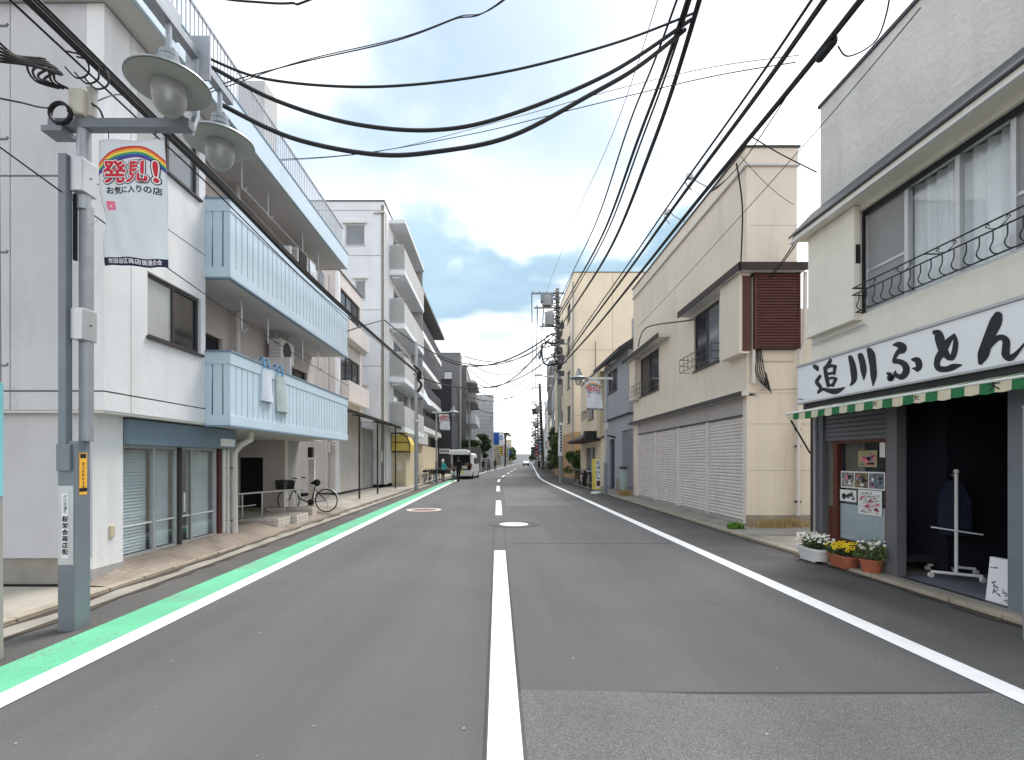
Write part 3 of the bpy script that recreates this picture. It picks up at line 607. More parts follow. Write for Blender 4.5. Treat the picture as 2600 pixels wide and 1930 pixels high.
# partition, pipe, AC and things on the lower balcony
bx(A, 'balcony_partition', wall_white, -5.58, -4.72, 11.55, 11.6, 2.36, 3.95, .01)
bx(A, 'balcony_partition', wall_white, -5.58, -4.72, 11.55, 11.6, 4.86, 6.5, .01)
MB().tube([(-5.44, 10.6, 2.3), (-5.44, 10.6, 4.7)], .055, 12).build('drain_pipe', pvc, A, smooth=True)
MB().tube([(-5.44, 10.6, 4.86), (-5.44, 10.6, 7.36)], .055, 12).build('drain_pipe', pvc, A, smooth=True)
MB().tube([(-5.22, 10.05, .1), (-5.22, 10.05, 1.75), (-5.14, 10.12, 1.9), (-5.0, 10.25, 2.02), (-5.0, 10.25, 2.18)], .062, 12).build('drain_pipe', pvc, A, smooth=True)
MB().tube([(-5.27, 9.9, .1), (-5.27, 9.9, 1.8), (-5.2, 9.96, 1.95), (-5.2, 9.96, 2.18)], .03, 10).build('drain_pipe', pvc, A, smooth=True)
MB().tube([(-5.31, 9.87, 1.45), (-5.15, 10.1, 1.45)], .012, 6).build('pipe_clamp', dark_metal, A); MB().tube([(-5.31, 9.87, .42), (-5.15, 10.1, .42)], .012, 6).build('pipe_clamp', dark_metal, A)
for z in (4.7, RZ0):           # clothes-pole hangers under the slabs
    for y in (9.6, 10.7, 12.6, 13.7):
        MB().tube([(-4.85, y, z), (-4.85, y, z - .62), (-4.80, y, z - .68), (-4.75, y, z - .6)], .014, 6).build('pole_hanger', alu, A, smooth=True)
def ac_unit(x, y, z, label):
    t = thing('air_conditioner', label, 'air conditioner', (x, y, z))
    bx(t, 'casing', white_metal, x - .15, x + .15, y - .38, y + .38, z, z + .55, .015)
    MB().lathe([(.0, .155), (.21, .155), (.22, .165), (.22, .15)], 24, (x, y - .07, z + .28), Matrix.Rotation(R(90), 3, 'Y')).build('fan_grille', dark_metal, t)
    for k in range(5): bx(t, 'side_vent', alu, x - .12, x + .12, y - .384, y - .379, z + .1 + k * .08, z + .13 + k * .08)
    return t
ac_unit(-5.3, 12.45, 3.96, 'white air conditioner hung under the upper blue balcony')
ac_unit(-5.25, 13.3, 6.5, 'white air conditioner hung below the roof slab over the upper blue balcony')
ac_unit(-5.3, 14.7, 2.36, 'small air conditioner on the lower blue balcony, far end')
hang = MB()
for y in (12.12, 12.8): hang.beam((-5.3, y, 3.92), (-5.3, y, 4.7), .03, .03); hang.beam((-5.5, y, 3.93), (-5.1, y, 3.93), .03, .03)
hang.build('air_conditioner_cradle', alu, A)
# two shopping bags drying over the rail
def bag(yc, x, wd, z0, z1, label, mat, lean):
    t = thing('cloth_bag', label, 'bag', (x, yc, z1)); g = MB(); n = 9; rows = 7; vs_ = []
    for j in range(rows):
        f = j / (rows - 1)
        for i in range(n):
            a = i / (n - 1) * 2 - 1; ww = wd * (.78 + .28 * f) / 2
            vs_.append((x + .02 + .035 * (1 - a * a) * (.3 + f) + random.uniform(-.006, .006), yc + a * ww + lean * f, z1 - (z1 - z0) * f + random.uniform(-.008, .008)))
    m0 = len(vs_); vs_ += [(p[0] - .03 - .03 * (k // n) / rows, p[1], p[2]) for k, p in enumerate(vs_)]
    fs = []
    for o_ in (0, m0):
        fs += [(o_ + j * n + i, o_ + j * n + i + 1, o_ + (j + 1) * n + i + 1, o_ + (j + 1) * n + i) for j in range(rows - 1) for i in range(n - 1)]
    for j in range(rows - 1): fs += [(j * n, (j + 1) * n, m0 + (j + 1) * n, m0 + j * n), (j * n + n - 1, (j + 1) * n + n - 1, m0 + (j + 1) * n + n - 1, m0 + j * n + n - 1)]
    fs += [((rows - 1) * n + i, (rows - 1) * n + i + 1, m0 + (rows - 1) * n + i + 1, m0 + (rows - 1) * n + i) for i in range(n - 1)]
    g.add(vs_, fs).build('bag_body', mat, t, smooth=True)
    for s in (-.22, .22):
        MB().tube(spline([(x + .03, yc + s * wd - .03, z1), (x - .0, yc + s * wd - .01, z1 + .19), (x - .09, yc + s * wd + .06, z1 + .2), (x - .16, yc + s * wd + .1, z1 + .02)]), .016, 6).build('handle', bag_blue, t, smooth=True)
bag(9.86, XB + .02, .46, 2.74, 3.37, 'white cloth bag with blue handles over the lower balcony rail', bag_cloth, .03)
bag(10.48, XB + .02, .52, 2.60, 3.34, 'longer grey-white cloth bag with blue handles over the lower balcony rail', M('bag_grey', rgb(176, 188, 188), .85, .1, 6, .2, 50), .12)
# a pair of dark shoes hung on the partition
for k, y in enumerate((0, .13)):
    x = -5.06 + y * 1.5
    tag(MB().add([], []).tube(spline([(x, 11.5, 3.30), (x, 11.48, 3.42), (x + .01, 11.49, 3.52), (x, 11.5, 3.6)]), [.035, .05, .045, .04] and [.03 + .02 * math.sin(i / 24 * 3.1) for i in range(25)], 8).build('shoe', cloth_black, None, smooth=True), 'dark shoe hung up to dry on the white balcony partition', 'shoe', 'shoes drying on the balcony')
# brick-faced entrance steps
for i, (x0, x1, y0, y1, z0, z1) in enumerate([(-6.9, -4.98, 11.45, 12.15, .05, .27), (-6.9, -4.86, 12.2, 13.0, .06, .26), (-6.4, -5.05, 13.75, 14.1, .08, .30)]):
    s_ = tag(MB().box(x0, x1, y0, y1, z0 - .1, z1).build('entrance_step', concrete), ['lowest brick-faced entrance step beside the white drain pipe', 'middle brick-faced entrance step under the steel handrail', 'brick-faced edging below the parked bicycle at the entrance'][i], 'step', 'entrance steps')
    rows = 3; bh = (z1 - z0) / rows; bw = .19; first = None
    for r_ in range(rows):
        x = x1 - (bw if r_ % 2 else bw / 2)
        while x > x0 + .05:
            o = MB().box(x + .005, x + bw - .007 if x + bw < x1 else x1 - .002, y0 - .012, y0 + .02, z0 + bh * r_ + .005, z0 + bh * (r_ + 1) - .005).build('brick', brick_white, s_) if True else None
            x -= bw
    for r_ in range(rows):
        y = y0 + .02
        while y < y1 - .05:
            MB().box(x1 - .015, x1 + .012, y + .005, min(y + bw - .007, y1), z0 + bh * r_ + .005, z0 + bh * (r_ + 1) - .005).build('brick', brick_white, s_); y += bw
hr = thing('handrail', 'steel handrail along the entrance steps below the balcony', 'handrail', (-5.7, 11.6, .2))
MB().tube([(-6.0, 11.0, .83), (-5.42, 14.0, .80), (-5.40, 14.05, .74)], .021, 8).build('top_rail', alu, hr, smooth=True)
MB().tube([(-5.95, 11.0, .55), (-5.78, 12.1, .53)], .014, 8).build('lower_rail', alu, hr, smooth=True)
for x, y in [(-5.86, 11.62), (-5.72, 12.3), (-5.56, 13.2), (-5.45, 13.75)]: MB().tube([(x, y, .1), (x, y, .82)], .018, 8).build('rail_post', alu, hr, smooth=True)

# washing on the upper balcony
lr = thing('laundry_pole', 'steel laundry pole across the upper blue balcony', 'laundry pole', (-4.85, 11, 6.72)); MB().tube([(-4.79, 9.5, 6.72), (-4.79, 13.9, 6.72)], .014, 6).build('pole', alu, lr)
for i, (y, w_, h_, m_) in enumerate([(12.2, .5, .75, cloth_black), (12.9, .4, .6, bag_cloth), (13.5, .45, .8, cloth_grey)]):
    n = 10; vv = []
    for k in range(n + 1): y_ = y + w_ * k / n; x_ = -4.79 + .03 * math.sin(k * 1.9 + i); vv += [(-4.79, y_, 6.735), (x_, y_, 6.72 - h_ - .03 * math.sin(k))]
    o = tag(MB().add(vv, [(2 * k, 2 * k + 1, 2 * k + 3, 2 * k + 2) for k in range(n)]).build('laundry', m_, None, smooth=True), ['black cloth drying on the upper balcony pole', 'white towel drying on the upper balcony pole', 'grey shirt cloth drying at the far end of the upper balcony pole'][i], 'laundry'); o.modifiers.new('thick', 'SOLIDIFY').thickness = .008
paper_m = M('notice_paper', rgb(222, 216, 196), .7, .05, 5)
# ------------------------------------------------------------------ generic shell for houses further off
def block(name, label, cat, side, y0, y1, xf, depth, z0, h, wm, street=(), near=(), nm=None, parapet=.35, fm=None, pm=None, roofm=None, sill=True):
    s = -1 if side == 'L' else 1; fac = 'x+' if side == 'L' else 'x-'; xb = xf + s * depth
    t = thing(name, label, cat, (xf, y0, 0))
    wall(t, 'wall', wm, fac, xf, y0, y1, z0, h, street, .2)
    a, b = sorted((xf + s * .2, xb)); wall(t, 'wall', nm or wm, 'y-', y0, a, b, z0, h, near, .2)
    bx(t, 'wall', nm or wm, a, b, y1 - .2, y1 - .001, z0, h); bx(t, 'wall', nm or wm, xb, xb + s * .2, y0, y1, z0, h)
    bx(t, 'roof', roofm or greywall, a + .01, b - .01, y0 + .21, y1 - .21, h - parapet - .2, h - parapet)
    c0, c1 = sorted((xf - s * .04, xb)); bx(t, 'coping', alu_dark, c0, c1, y0 - .04, y1 + .03, h, h + .06)
    bx(t, 'room_wall', dark_int, *sorted((xf + s * .9, xf + s * 1.0)), y0 + .3, y1 - .3, z0, h - parapet - .3)
    for w_ in street: window(t, fac, xf, *w_[:4], n=(w_[4] if len(w_) > 4 else 2), fm=fm, pm=pm, sill=sill)
    for w_ in near: window(t, 'y-', y0, *w_[:4], n=(w_[4] if len(w_) > 4 else 2), fm=fm, pm=pm, sill=sill)
    return t

# pink-grey house set back behind the dark metal canopy
A2 = block('town_house', 'pinkish grey three storey house between the blue balconies and the canopy', 'building', 'L', 21.0, 24.6, -6.6, 6, .25, 9.5, pinkish,
           street=[(21.3, 24.3, 5.0, 6.15, 3), (21.3, 24.3, 7.6, 8.9, 3)], fm=alu_dark)
bx(A2, 'corner_strip', wall_white, -6.72, -6.57, 20.97, 21.12, .25, 9.45)
MB().tube([(-7.05, 20.94, .3), (-7.05, 20.94, 9.3)], .05, 10).build('drain_pipe', pvc, A2, smooth=True)
bx(A2, 'balcony_ledge', pinkish, -6.6, -6.2, 21.2, 24.5, 4.1, 4.95); bx(A2, 'balcony_ledge', pinkish, -6.6, -6.2, 21.2, 24.5, 6.75, 7.5)
bx(A2, 'wall_lamp', pvc, -6.98, -6.88, 20.86, 20.99, 1.9, 2.35, .01); pl = bx(A2, 'number_plate', sign_white, -6.86, -6.68, 20.975, 20.985, 2.22, 2.4)
g = MB(); stroke(g, [(-6.83, 2.30, .02), (-6.79, 2.33, .025), (-6.75, 2.29, .025), (-6.71, 2.32, .02)], lambda a, b, d: (a, 20.972, b)); g.build('plate_mark', ink, A2)
bx(A2, 'store_front', greywall, -6.9, -6.62, 24.6, 26.9, .2, 3.2)
mb_ = thing('mailbox', 'brown wall box above a white post by the entrance under the balcony', 'mailbox', (-5.75, 15.7, .2))
bx(mb_, 'box_body', dark_brown, -5.86, -5.72, 15.62, 15.78, 1.68, 2.0, .01); bx(mb_, 'post', pvc, -5.9, -5.72, 15.8, 15.9, .15, 1.62)
# dark steel canopy over the forecourt
cp = thing('carport_canopy', 'dark steel framed canopy with translucent roof beside the pinkish house', 'canopy', (-5.4, 19.8, 0))
for y in (19.8, 22.8, 26.8): MB().box(-5.43, -5.37, y - .03, y + .03, .05, 3.36).build('post', dark_brown, cp)
MB().box(-5.44, -5.36, 17.4, 28.4, 3.36, 3.44).build('edge_beam', dark_brown, cp)
for y in (17.6, 19.8, 22.8, 26.8, 28.3): MB().beam((-5.4, y, 3.40), (-6.55, y, 3.66), .05, .06).build('rafter', dark_brown, cp)
MB().add([(-5.32, 17.4, 3.455), (-5.32, 28.4, 3.455), (-6.55, 28.4, 3.72), (-6.55, 17.4, 3.72)], [(0, 1, 2, 3)]).build('roof_sheet', M('pale_sheet', rgb(206, 200, 186), .4, .2, 2, streak=.2), cp)
for y in (18.5, 21.2, 24.2, 25.6): MB().tube([(-5.36, y, 3.42), (-6.5, y, 3.66)], .012, 6).build('purlin', alu, cp)
ya = thing('shop_awning', 'mustard yellow box awning with a curved dark frame past the canopy', 'awning', (-5.6, 28.8, 2.4))
poly = [(-6.0, 3.1), (-5.5, 3.1), (-5.15, 2.9), (-5.0, 2.5), (-5.0, 2.1), (-6.0, 2.1)]
MB().prism(poly, lambda a, b, d: (a, d, b), 28.8, 30.6).build('canvas', yellow_wall, ya)
MB().tube([(-6.0, 28.78, 3.12), (-5.5, 28.78, 3.12), (-5.13, 28.78, 2.92), (-4.98, 28.78, 2.5), (-4.98, 28.78, 2.08), (-6.0, 28.78, 2.08)], .04, 6).build('frame', dark_brown, ya)
MB().tube([(-6.0, 28.77, 2.62), (-5.02, 28.77, 2.62)], .025, 6).build('frame_rail', dark_brown, ya)

# tall white apartment block with lattice balconies
G = block('apartment_block', 'tall white apartment block with lattice panelled balconies', 'building', 'L', 27.0, 36.0, -6.05, 9, .3, 15.4, wall_white2,
          street=[(29.5, 34.5, z, z + 1.9, 3) for z in (4.0, 6.7, 9.7, 12.7)], near=[(-8.11, -7.08, 13.07, 14.14, 1), (-7.58, -7.04, 10.18, 11.17, 1), (-7.4, -7.02, 7.2, 8.3, 1), (-7.3, -7.02, 4.39, 5.46, 1)], pm=[pane_mid], parapet=.6)
for x0, x1, z in [(-8.25, -6.95, 14.2), (-7.7, -6.92, 11.25), (-7.5, -6.92, 5.55)]: bx(G, 'shutter_box', white_metal, x0, x1, 26.86, 26.999, z, z + .14, .01)
for z in (3.6, 6.6, 9.6, 12.5, 14.9): bx(G, 'wall_joint', greywall, -14, -6.06, 26.994, 26.9995, z, z + .04)
MB().tube([(-6.6, 26.9, 14.75), (-5.98, 26.9, 14.8), (-5.93, 26.92, 14.6), (-5.93, 26.92, .3)], .055, 10).build('drain_pipe', pvc, G, smooth=True)
bx(G, 'brick_strip', M('brick_strip', rgb(150, 146, 140), .8, .4, 18), -6.2, -6.04, 26.97, 26.998, .3, 15.2)
for i, z in enumerate((3.45, 6.25, 9.25, 12.25)):
    b = bx(G, 'balcony', wall_white2, -6.05, -5.18, 28.3, 35.7, z - .28, z, .01)
    MB().box(-5.25, -5.185, 28.32, 35.68, z, z + 1.2).build('front_panel', lt_wall, b)
    lp = MB().box(-6.03, -5.26, 28.34, 28.37, z + .02, z + 1.42).build('end_panel', M('lattice_back%d' % i, rgb(206, 208, 208), .7, .05, 4), b)
    lt = MB(); n = 12
    for k in range(-n, n + 12):
        for sgn in (1, -1):
            x0_, z0_ = -6.03, z + .02 + k * .12; pts = []
            for q in range(0, 9):
                x = x0_ + q * .77 / 8; zz_ = z0_ + sgn * (x - x0_)
                if z + .02 <= zz_ <= z + 1.42: pts.append((x, zz_))
            if len(pts) > 1: lt.beam((pts[0][0], 28.33, pts[0][1]), (pts[-1][0], 28.33, pts[-1][1]), .012, .022)
    lt.build('lattice', greywall, b, stuff=True)
    MB().tube([(-5.9, 28.4, z - .42), (-5.5, 28.4, z - .42)], .03, 8).build('light_tube', white_metal, b)
bx(G, 'balcony_roof', wall_white2, -6.05, -5.15, 28.3, 35.7, 14.85, 15.05); bx(G, 'balcony_divider', greywall, -6.04, -5.26, 35.5, 35.6, 3.2, 14.8)
bx(G, 'projecting_shopfront', beige, -6.05, -5.25, 29.0, 35.2, .1, 2.09); bx(G, 'shopfront_poster', paper_m, -5.75, -5.5, 28.985, 28.999, 1.0, 1.5)
bx(G, 'gas_meter', pvc, -6.35, -6.1, 26.8, 26.99, 1.5, 2.1, .01)
for x in (-6.62, -6.75): MB().tube([(x, 26.93, .35), (x, 26.93, 2.2)], .02, 8).build('gas_pipe', pvc_grey, G)

# block with white slab balconies and wide eaves
H = block('apartment_block', 'dark windowed apartment block with white slab balconies and wide eaves', 'building', 'L', 37.5, 56, -7.4, 8, .1, 14.9, md_wall,
          street=[(y, y + 4.4, z, z + 1.9, 3) for y in (38.4, 44.2, 50.2) for z in (4.8, 7.5, 10.2, 12.7)], pm=[pane_dark, pane_mid, pane_dark], sill=False)
for i, z in enumerate((4.5, 7.2, 9.9, 12.4)):
    b = bx(H, 'balcony', sign_white if i else white_metal, -7.4, -6.2, 37.4, 56, z - .45, z, .01)
    MB().box(-6.3, -6.24, 37.42, 55.98, z + .02, z + 1.0).build('balustrade', black_metal if i == 0 else dk_wall, b)
    MB().box(-7.38, -6.31, 37.44, 37.5, z + .02, z + 1.0).build('balustrade_end', black_metal if i == 0 else dk_wall, b)
bx(H, 'eaves', md_wall, -7.6, -5.9, 37.0, 56.6, 15.0, 15.25); bx(H, 'shop_sign_box', lt_wall, -7.4, -6.1, 38.2, 44.5, 2.9, 3.9, .02)
bx(H, 'shop_wall', beige, -7.39, -6.6, 38.2, 56, .1, 2.9); window(H, 'x+', -6.6, 40.5, 44, .9, 2.2, 2, rec=-.06, fm=alu_dark)
window(H, 'y-', 38.2, -7.3, -6.7, .9, 2.2, 1, rec=-.06, fm=alu_dark)
MB().tube([(-6.2, 37.3, .2), (-6.2, 37.3, 14.9)], .05, 8).build('drain_pipe', pvc_grey, H, smooth=True)
ww = tag(MB().add([(-6.15, 38.5, 7.6), (-5.95, 40.0, 7.6), (-5.2, 40.3, 5.9), (-5.35, 38.9, 5.9)], [(0, 1, 2, 3)]).build('sunshade_sheet', bag_cloth), 'white sun shade sheet hung slantwise on the slab balconies', 'sheet')
ww.modifiers.new('thick', 'SOLIDIFY').thickness = .02

I1 = block('low_building', 'low charcoal building with a small white sign beside the van', 'building', 'L', 57.6, 66, -5.2, 7, .05, 10.8, dk_wall, street=[(59, 61, 6, 7.6, 1), (62.5, 64.5, 6, 7.6, 1)], nm=dk_wall)
sg = tag(MB().box(-6.6, -5.35, 57.48, 57.58, 2.35, 2.9).build('wall_sign', sign_white), 'small white wall sign on the charcoal building', 'sign')
g = MB()
for k in range(5): g.box(-6.45 + k * .2, -6.32 + k * .2, 57.468, 57.478, 2.5, 2.75)
g.build('sign_mark', ink, sg)
I2 = block('grey_building', 'mid grey flat block with one bright square window behind the charcoal building', 'building', 'L', 66.2, 69.5, -4.9, 9, .05, 15.6, md_wall, near=[(-7.0, -5.9, 11.4, 13.2, 1)], fm=black_metal, pm=[lamp_clear])
J = block('apartment_block', 'grey apartment block with rounded balconies past the charcoal building', 'building', 'L', 69.7, 84, -4.3, 8, .05, 14.5, md_wall, street=[(71 + k * 4, 74 + k * 4, z, z + 1.9, 2) for k in range(3) for z in (4.2, 7.2, 10.2)], pm=[pane_mid, pane_dark])
for z in (3.9, 6.9, 9.9, 12.6):
    b = MB().prism([(-4.3, 70), (-3.6, 70.2), (-3.1, 71.0), (-2.9, 72.2), (-2.9, 82), (-4.3, 83)], lambda a, b_, d: (a, b_, d), z - .2, z + (1.05 if z < 12 else .1)).build('balcony', lt_wall if z != 9.9 else md_wall, J)
K = block('low_building', 'light grey sided building with horizontal cladding far down the left side', 'building', 'L', 92, 104, -.75, 10, .05, 13.4, lt_wall, street=[(94, 97, 4, 6, 2), (99, 102, 4, 6, 2)])
for k in range(14): bx(K, 'cladding_line', md_wall, -10.7, -.76, 91.985, 91.999, 3.2 + k * .7, 3.24 + k * .7)

# further houses down both sides of the street
far = [('L', 104.5, 113, 9.5, dk_wall, 'narrow dark building beyond the light grey clad building'), ('L', 114, 128, 7.5, lt_wall, 'pale two storey shop house left of the palm'),
       ('L', 129, 142, 8.5, beige, 'beige shop house behind the blue street sign'), ('L', 143, 160, 7.0, greywall, 'small grey house far down the left side'), ('L', 161, 182, 9.0, wall_white, 'distant white house at the left of the vanishing street'),
       ('R', 56, 68, 11.5, lt_wall, 'light grey house directly beyond the tall peach building'), ('R', 69, 82, 9.0, peach, 'cream house beyond the right hand trees'), ('R', 83, 98, 12.5, wall_white, 'tall white house far down the right side'),
       ('R', 99, 118, 8.0, greywall, 'grey two storey house far down the right side'), ('R', 119, 140, 9.5, lt_wall, 'pale house near the distant right utility pole'), ('R', 141, 170, 8.0, beige, 'distant beige house at the right of the vanishing street')]
for side, y0, y1, h, wm, lab in far:
    xf = bend((y0 + y1) / 2) + (-6.0 if side == 'L' else 6.0)
    st = []; nfl = int(h // 2.9)
    for fl_ in range(nfl):
        for k in range(2): yy = y0 + (y1 - y0) * (.12 + .45 * k); st.append((yy, yy + (y1 - y0) * .3, .9 + 2.9 * fl_, 2.3 + 2.9 * fl_, 2))
    a = xf - 3.4 if side == 'L' else xf + 1.6
    block('shop_house', lab, 'building', side, y0, y1, xf, 8, .02, h, wm, street=st, near=[(a, a + 1.6, 4.0, 5.3, 2)])
far2 = [('L', 183, 205, 8.0, lt_wall, 'small pale house at the very end of the street, left'), ('L', 207, 235, 10.0, beige, 'last beige house on the left of the street end'), ('R', 172, 196, 10.5, wall_white, 'white house at the very end of the street, right'), ('R', 198, 230, 8.5, greywall, 'last grey house on the right of the street end')]
for side, y0, y1, h, wm, lab in far2:
    block('shop_house', lab, 'building', side, y0, y1, bend((y0 + y1) / 2) + (-5.6 if side == 'L' else 5.6), 9, .02, h, wm, street=[(y0 + 3, y0 + 9, 4, 5.5, 2)])
    xs = bend(y0) + (-5.0 if side == 'L' else 5.0); sg_ = thing('shop_sign', 'distant projecting shop sign on the ' + lab.replace('the very ', 'the '), 'sign', (xs, y0, 3)); bx(sg_, 'panel', {'L': pr_blue, 'R': ink_red}[side] if y0 < 190 else sign_white, xs - .6, xs + .6, y0 - 1, y0 - .8, 3.2, 5.2); bx(sg_, 'bracket', silver_dark, xs - .8, xs + .8, y0 - .79, y0 - .02, 4.6, 4.8)
block('town_house', 'distant pale house closing the view at the end of the street', 'building', 'L', 330, 342, bend(330) + 9, 30, .02, 5.5, lt_wall)

# ------------------------------------------------------------------ futon shop (right)
XF = 5.35
Bd = thing('shop_building', 'grey stucco two storey futon shop with open front and striped awning', 'building', (XF, 3.0, 0))
YN, YF = 2.2, 8.62
XP, ZJ, ZT = 5.45, 5.86, 7.54
bx(Bd, 'parapet_wall', stucco_b, XP, 9, YN, YF - .08, ZJ - .55, ZT); bx(Bd, 'parapet_coping', dark_metal, XP - .03, 9, YN - .03, YF - .05, ZT, ZT + .05)
# eave
MB().prism([(XP, ZJ), (5.08, 5.43), (5.08, 5.36), (XP + .02, 5.36)], lambda a, b, d: (a, d, b), YN, YF + .12).build('eave', stucco_cream, Bd)
MB().prism([(XP - .0, ZJ + .02), (5.05, 5.46), (5.05, 5.425), (XP - .0, ZJ - .02)], lambda a, b, d: (a, d, b), YN, YF + .16).build('eave_roof', dark_metal, Bd)
MB().box(5.05, 5.1, YN, YF + .16, 5.33, 5.358).build('gutter', white_metal, Bd)
hw = (4.5, 7.50, 3.74, 5.28)
wall(Bd, 'upper_wall', stucco_cream, 'x-', XF, YN, YF, 2.55, 5.36, [hw], .2)
bx(Bd, 'far_wall', stucco_cream, XF + .2, 9, YF - .2, YF - .001, .04, ZJ - .6)
sb = bx(Bd, 'shutter_box', stucco_cream, 5.25, XF + .0, 7.46, 8.56, 3.74, 5.35, .01)
MB().box(5.22, XF - .001, 7.42, 8.60, 3.66, 3.738).build('box_bottom', stucco_cream, sb)
MB().tube([(5.3, 7.3, 3.56), (5.3, 8.55, 3.55)], .012, 6).build('conduit', alu, Bd)
bx(Bd, 'meter_box', black_metal, 5.28, 5.349, 7.52, 7.455, 4.5, 4.78)
# upstairs window: screen, two curtained panes, screen
f = MB(); XW = 5.45
for y0, y1 in [(7.44, 7.5), (6.70, 6.76), (5.95, 6.01), (5.30, 5.36), (4.5, 4.56)]: f.box(XW - .02, XW + .05, y0, y1, 3.80, 5.22)
f.box(XW - .03, XW + .06, 4.5, 7.5, 3.74, 3.80); f.box(XW - .03, XW + .06, 4.5, 7.5, 5.22, 5.28)
fo = f.build('window', alu, Bd, bevel=.004)
MB().box(XW - .045, XW - .03, 4.5, 7.5, 5.2, 5.28).box(XW - .05, XW - .03, 7.455, 7.5, 3.74, 5.2).build('outer_frame', black_metal, fo)
for y0, y1, m_ in [(6.76, 7.44, screen_m), (6.01, 6.70, glass), (5.36, 5.95, glass), (4.56, 5.30, screen_m)]: MB().box(XW + .012, XW + .018, y0, y1, 3.8, 5.22).build('pane', m_, fo)
MB().box(XW + .0, XW + .01, 6.76, 7.44, 4.36, 4.40).build('screen_bar', alu, fo); MB().box(XW + .0, XW + .01, 4.56, 5.30, 4.36, 4.40).build('screen_bar', alu, fo)
cv = []; n = 120
for i in range(n + 1): y = 4.6 + 2.8 * i / n; x = XW + .16 + .035 * math.sin(y * 38) + .015 * math.sin(y * 91); cv += [(x, y, 3.78), (x, y, 5.26)]
MB().add(cv, [(2 * i, 2 * i + 1, 2 * i + 3, 2 * i + 2) for i in range(n)]).build('curtain', curtain, fo, smooth=True)
bx(Bd, 'upper_room', dark_int, 6.6, 6.7, 3, YF - .2, 3.0, 5.3)
# iron window railing
rl = thing('window_railing', 'black wrought iron window railing with bowed bars on the futon shop', 'railing', (5.15, 6, 3.7))
XR = 5.14
for z in (4.085, 3.985): MB().tube([(XF - .02, 7.33, z), (XR, 7.33, z), (XR, 4.4, z)], .009, 6).build('rail', black_metal, rl)
MB().tube([(XF - .01, 7.33, 3.74), (XR + .05, 7.33, 3.74), (XR + .05, 4.4, 3.74)], .009, 6).build('rail', black_metal, rl)
fb2 = MB().tube(spline([(XR, 7.2, 3.985), (XR, 7.2, 3.88), (XR - .03, 7.2, 3.80), (XR + .0, 7.2, 3.75), (XR + .06, 7.2, 3.74)], 5), .0065, 6).build('bar', black_metal, rl, smooth=True)
for k in range(1, 19): share(fb2, 0, -.15 * k, 0)
for y in (7.0, 6.4, 5.8, 5.2):
    for s in (-1, 1): MB().tube(spline([(XR, y, 3.99), (XR, y + s * .05, 4.0), (XR, y + s * .10, 4.03), (XR, y + s * .13, 4.055), (XR, y + s * .10, 4.07), (XR, y + s * .09, 4.045)], 5), .005, 5).build('scroll', black_metal, rl, smooth=True)
for y in (7.3, 6.1, 4.9): MB().tube([(XF, y, 4.085), (XR, y, 4.085)], .008, 6).build('stay', black_metal, rl)
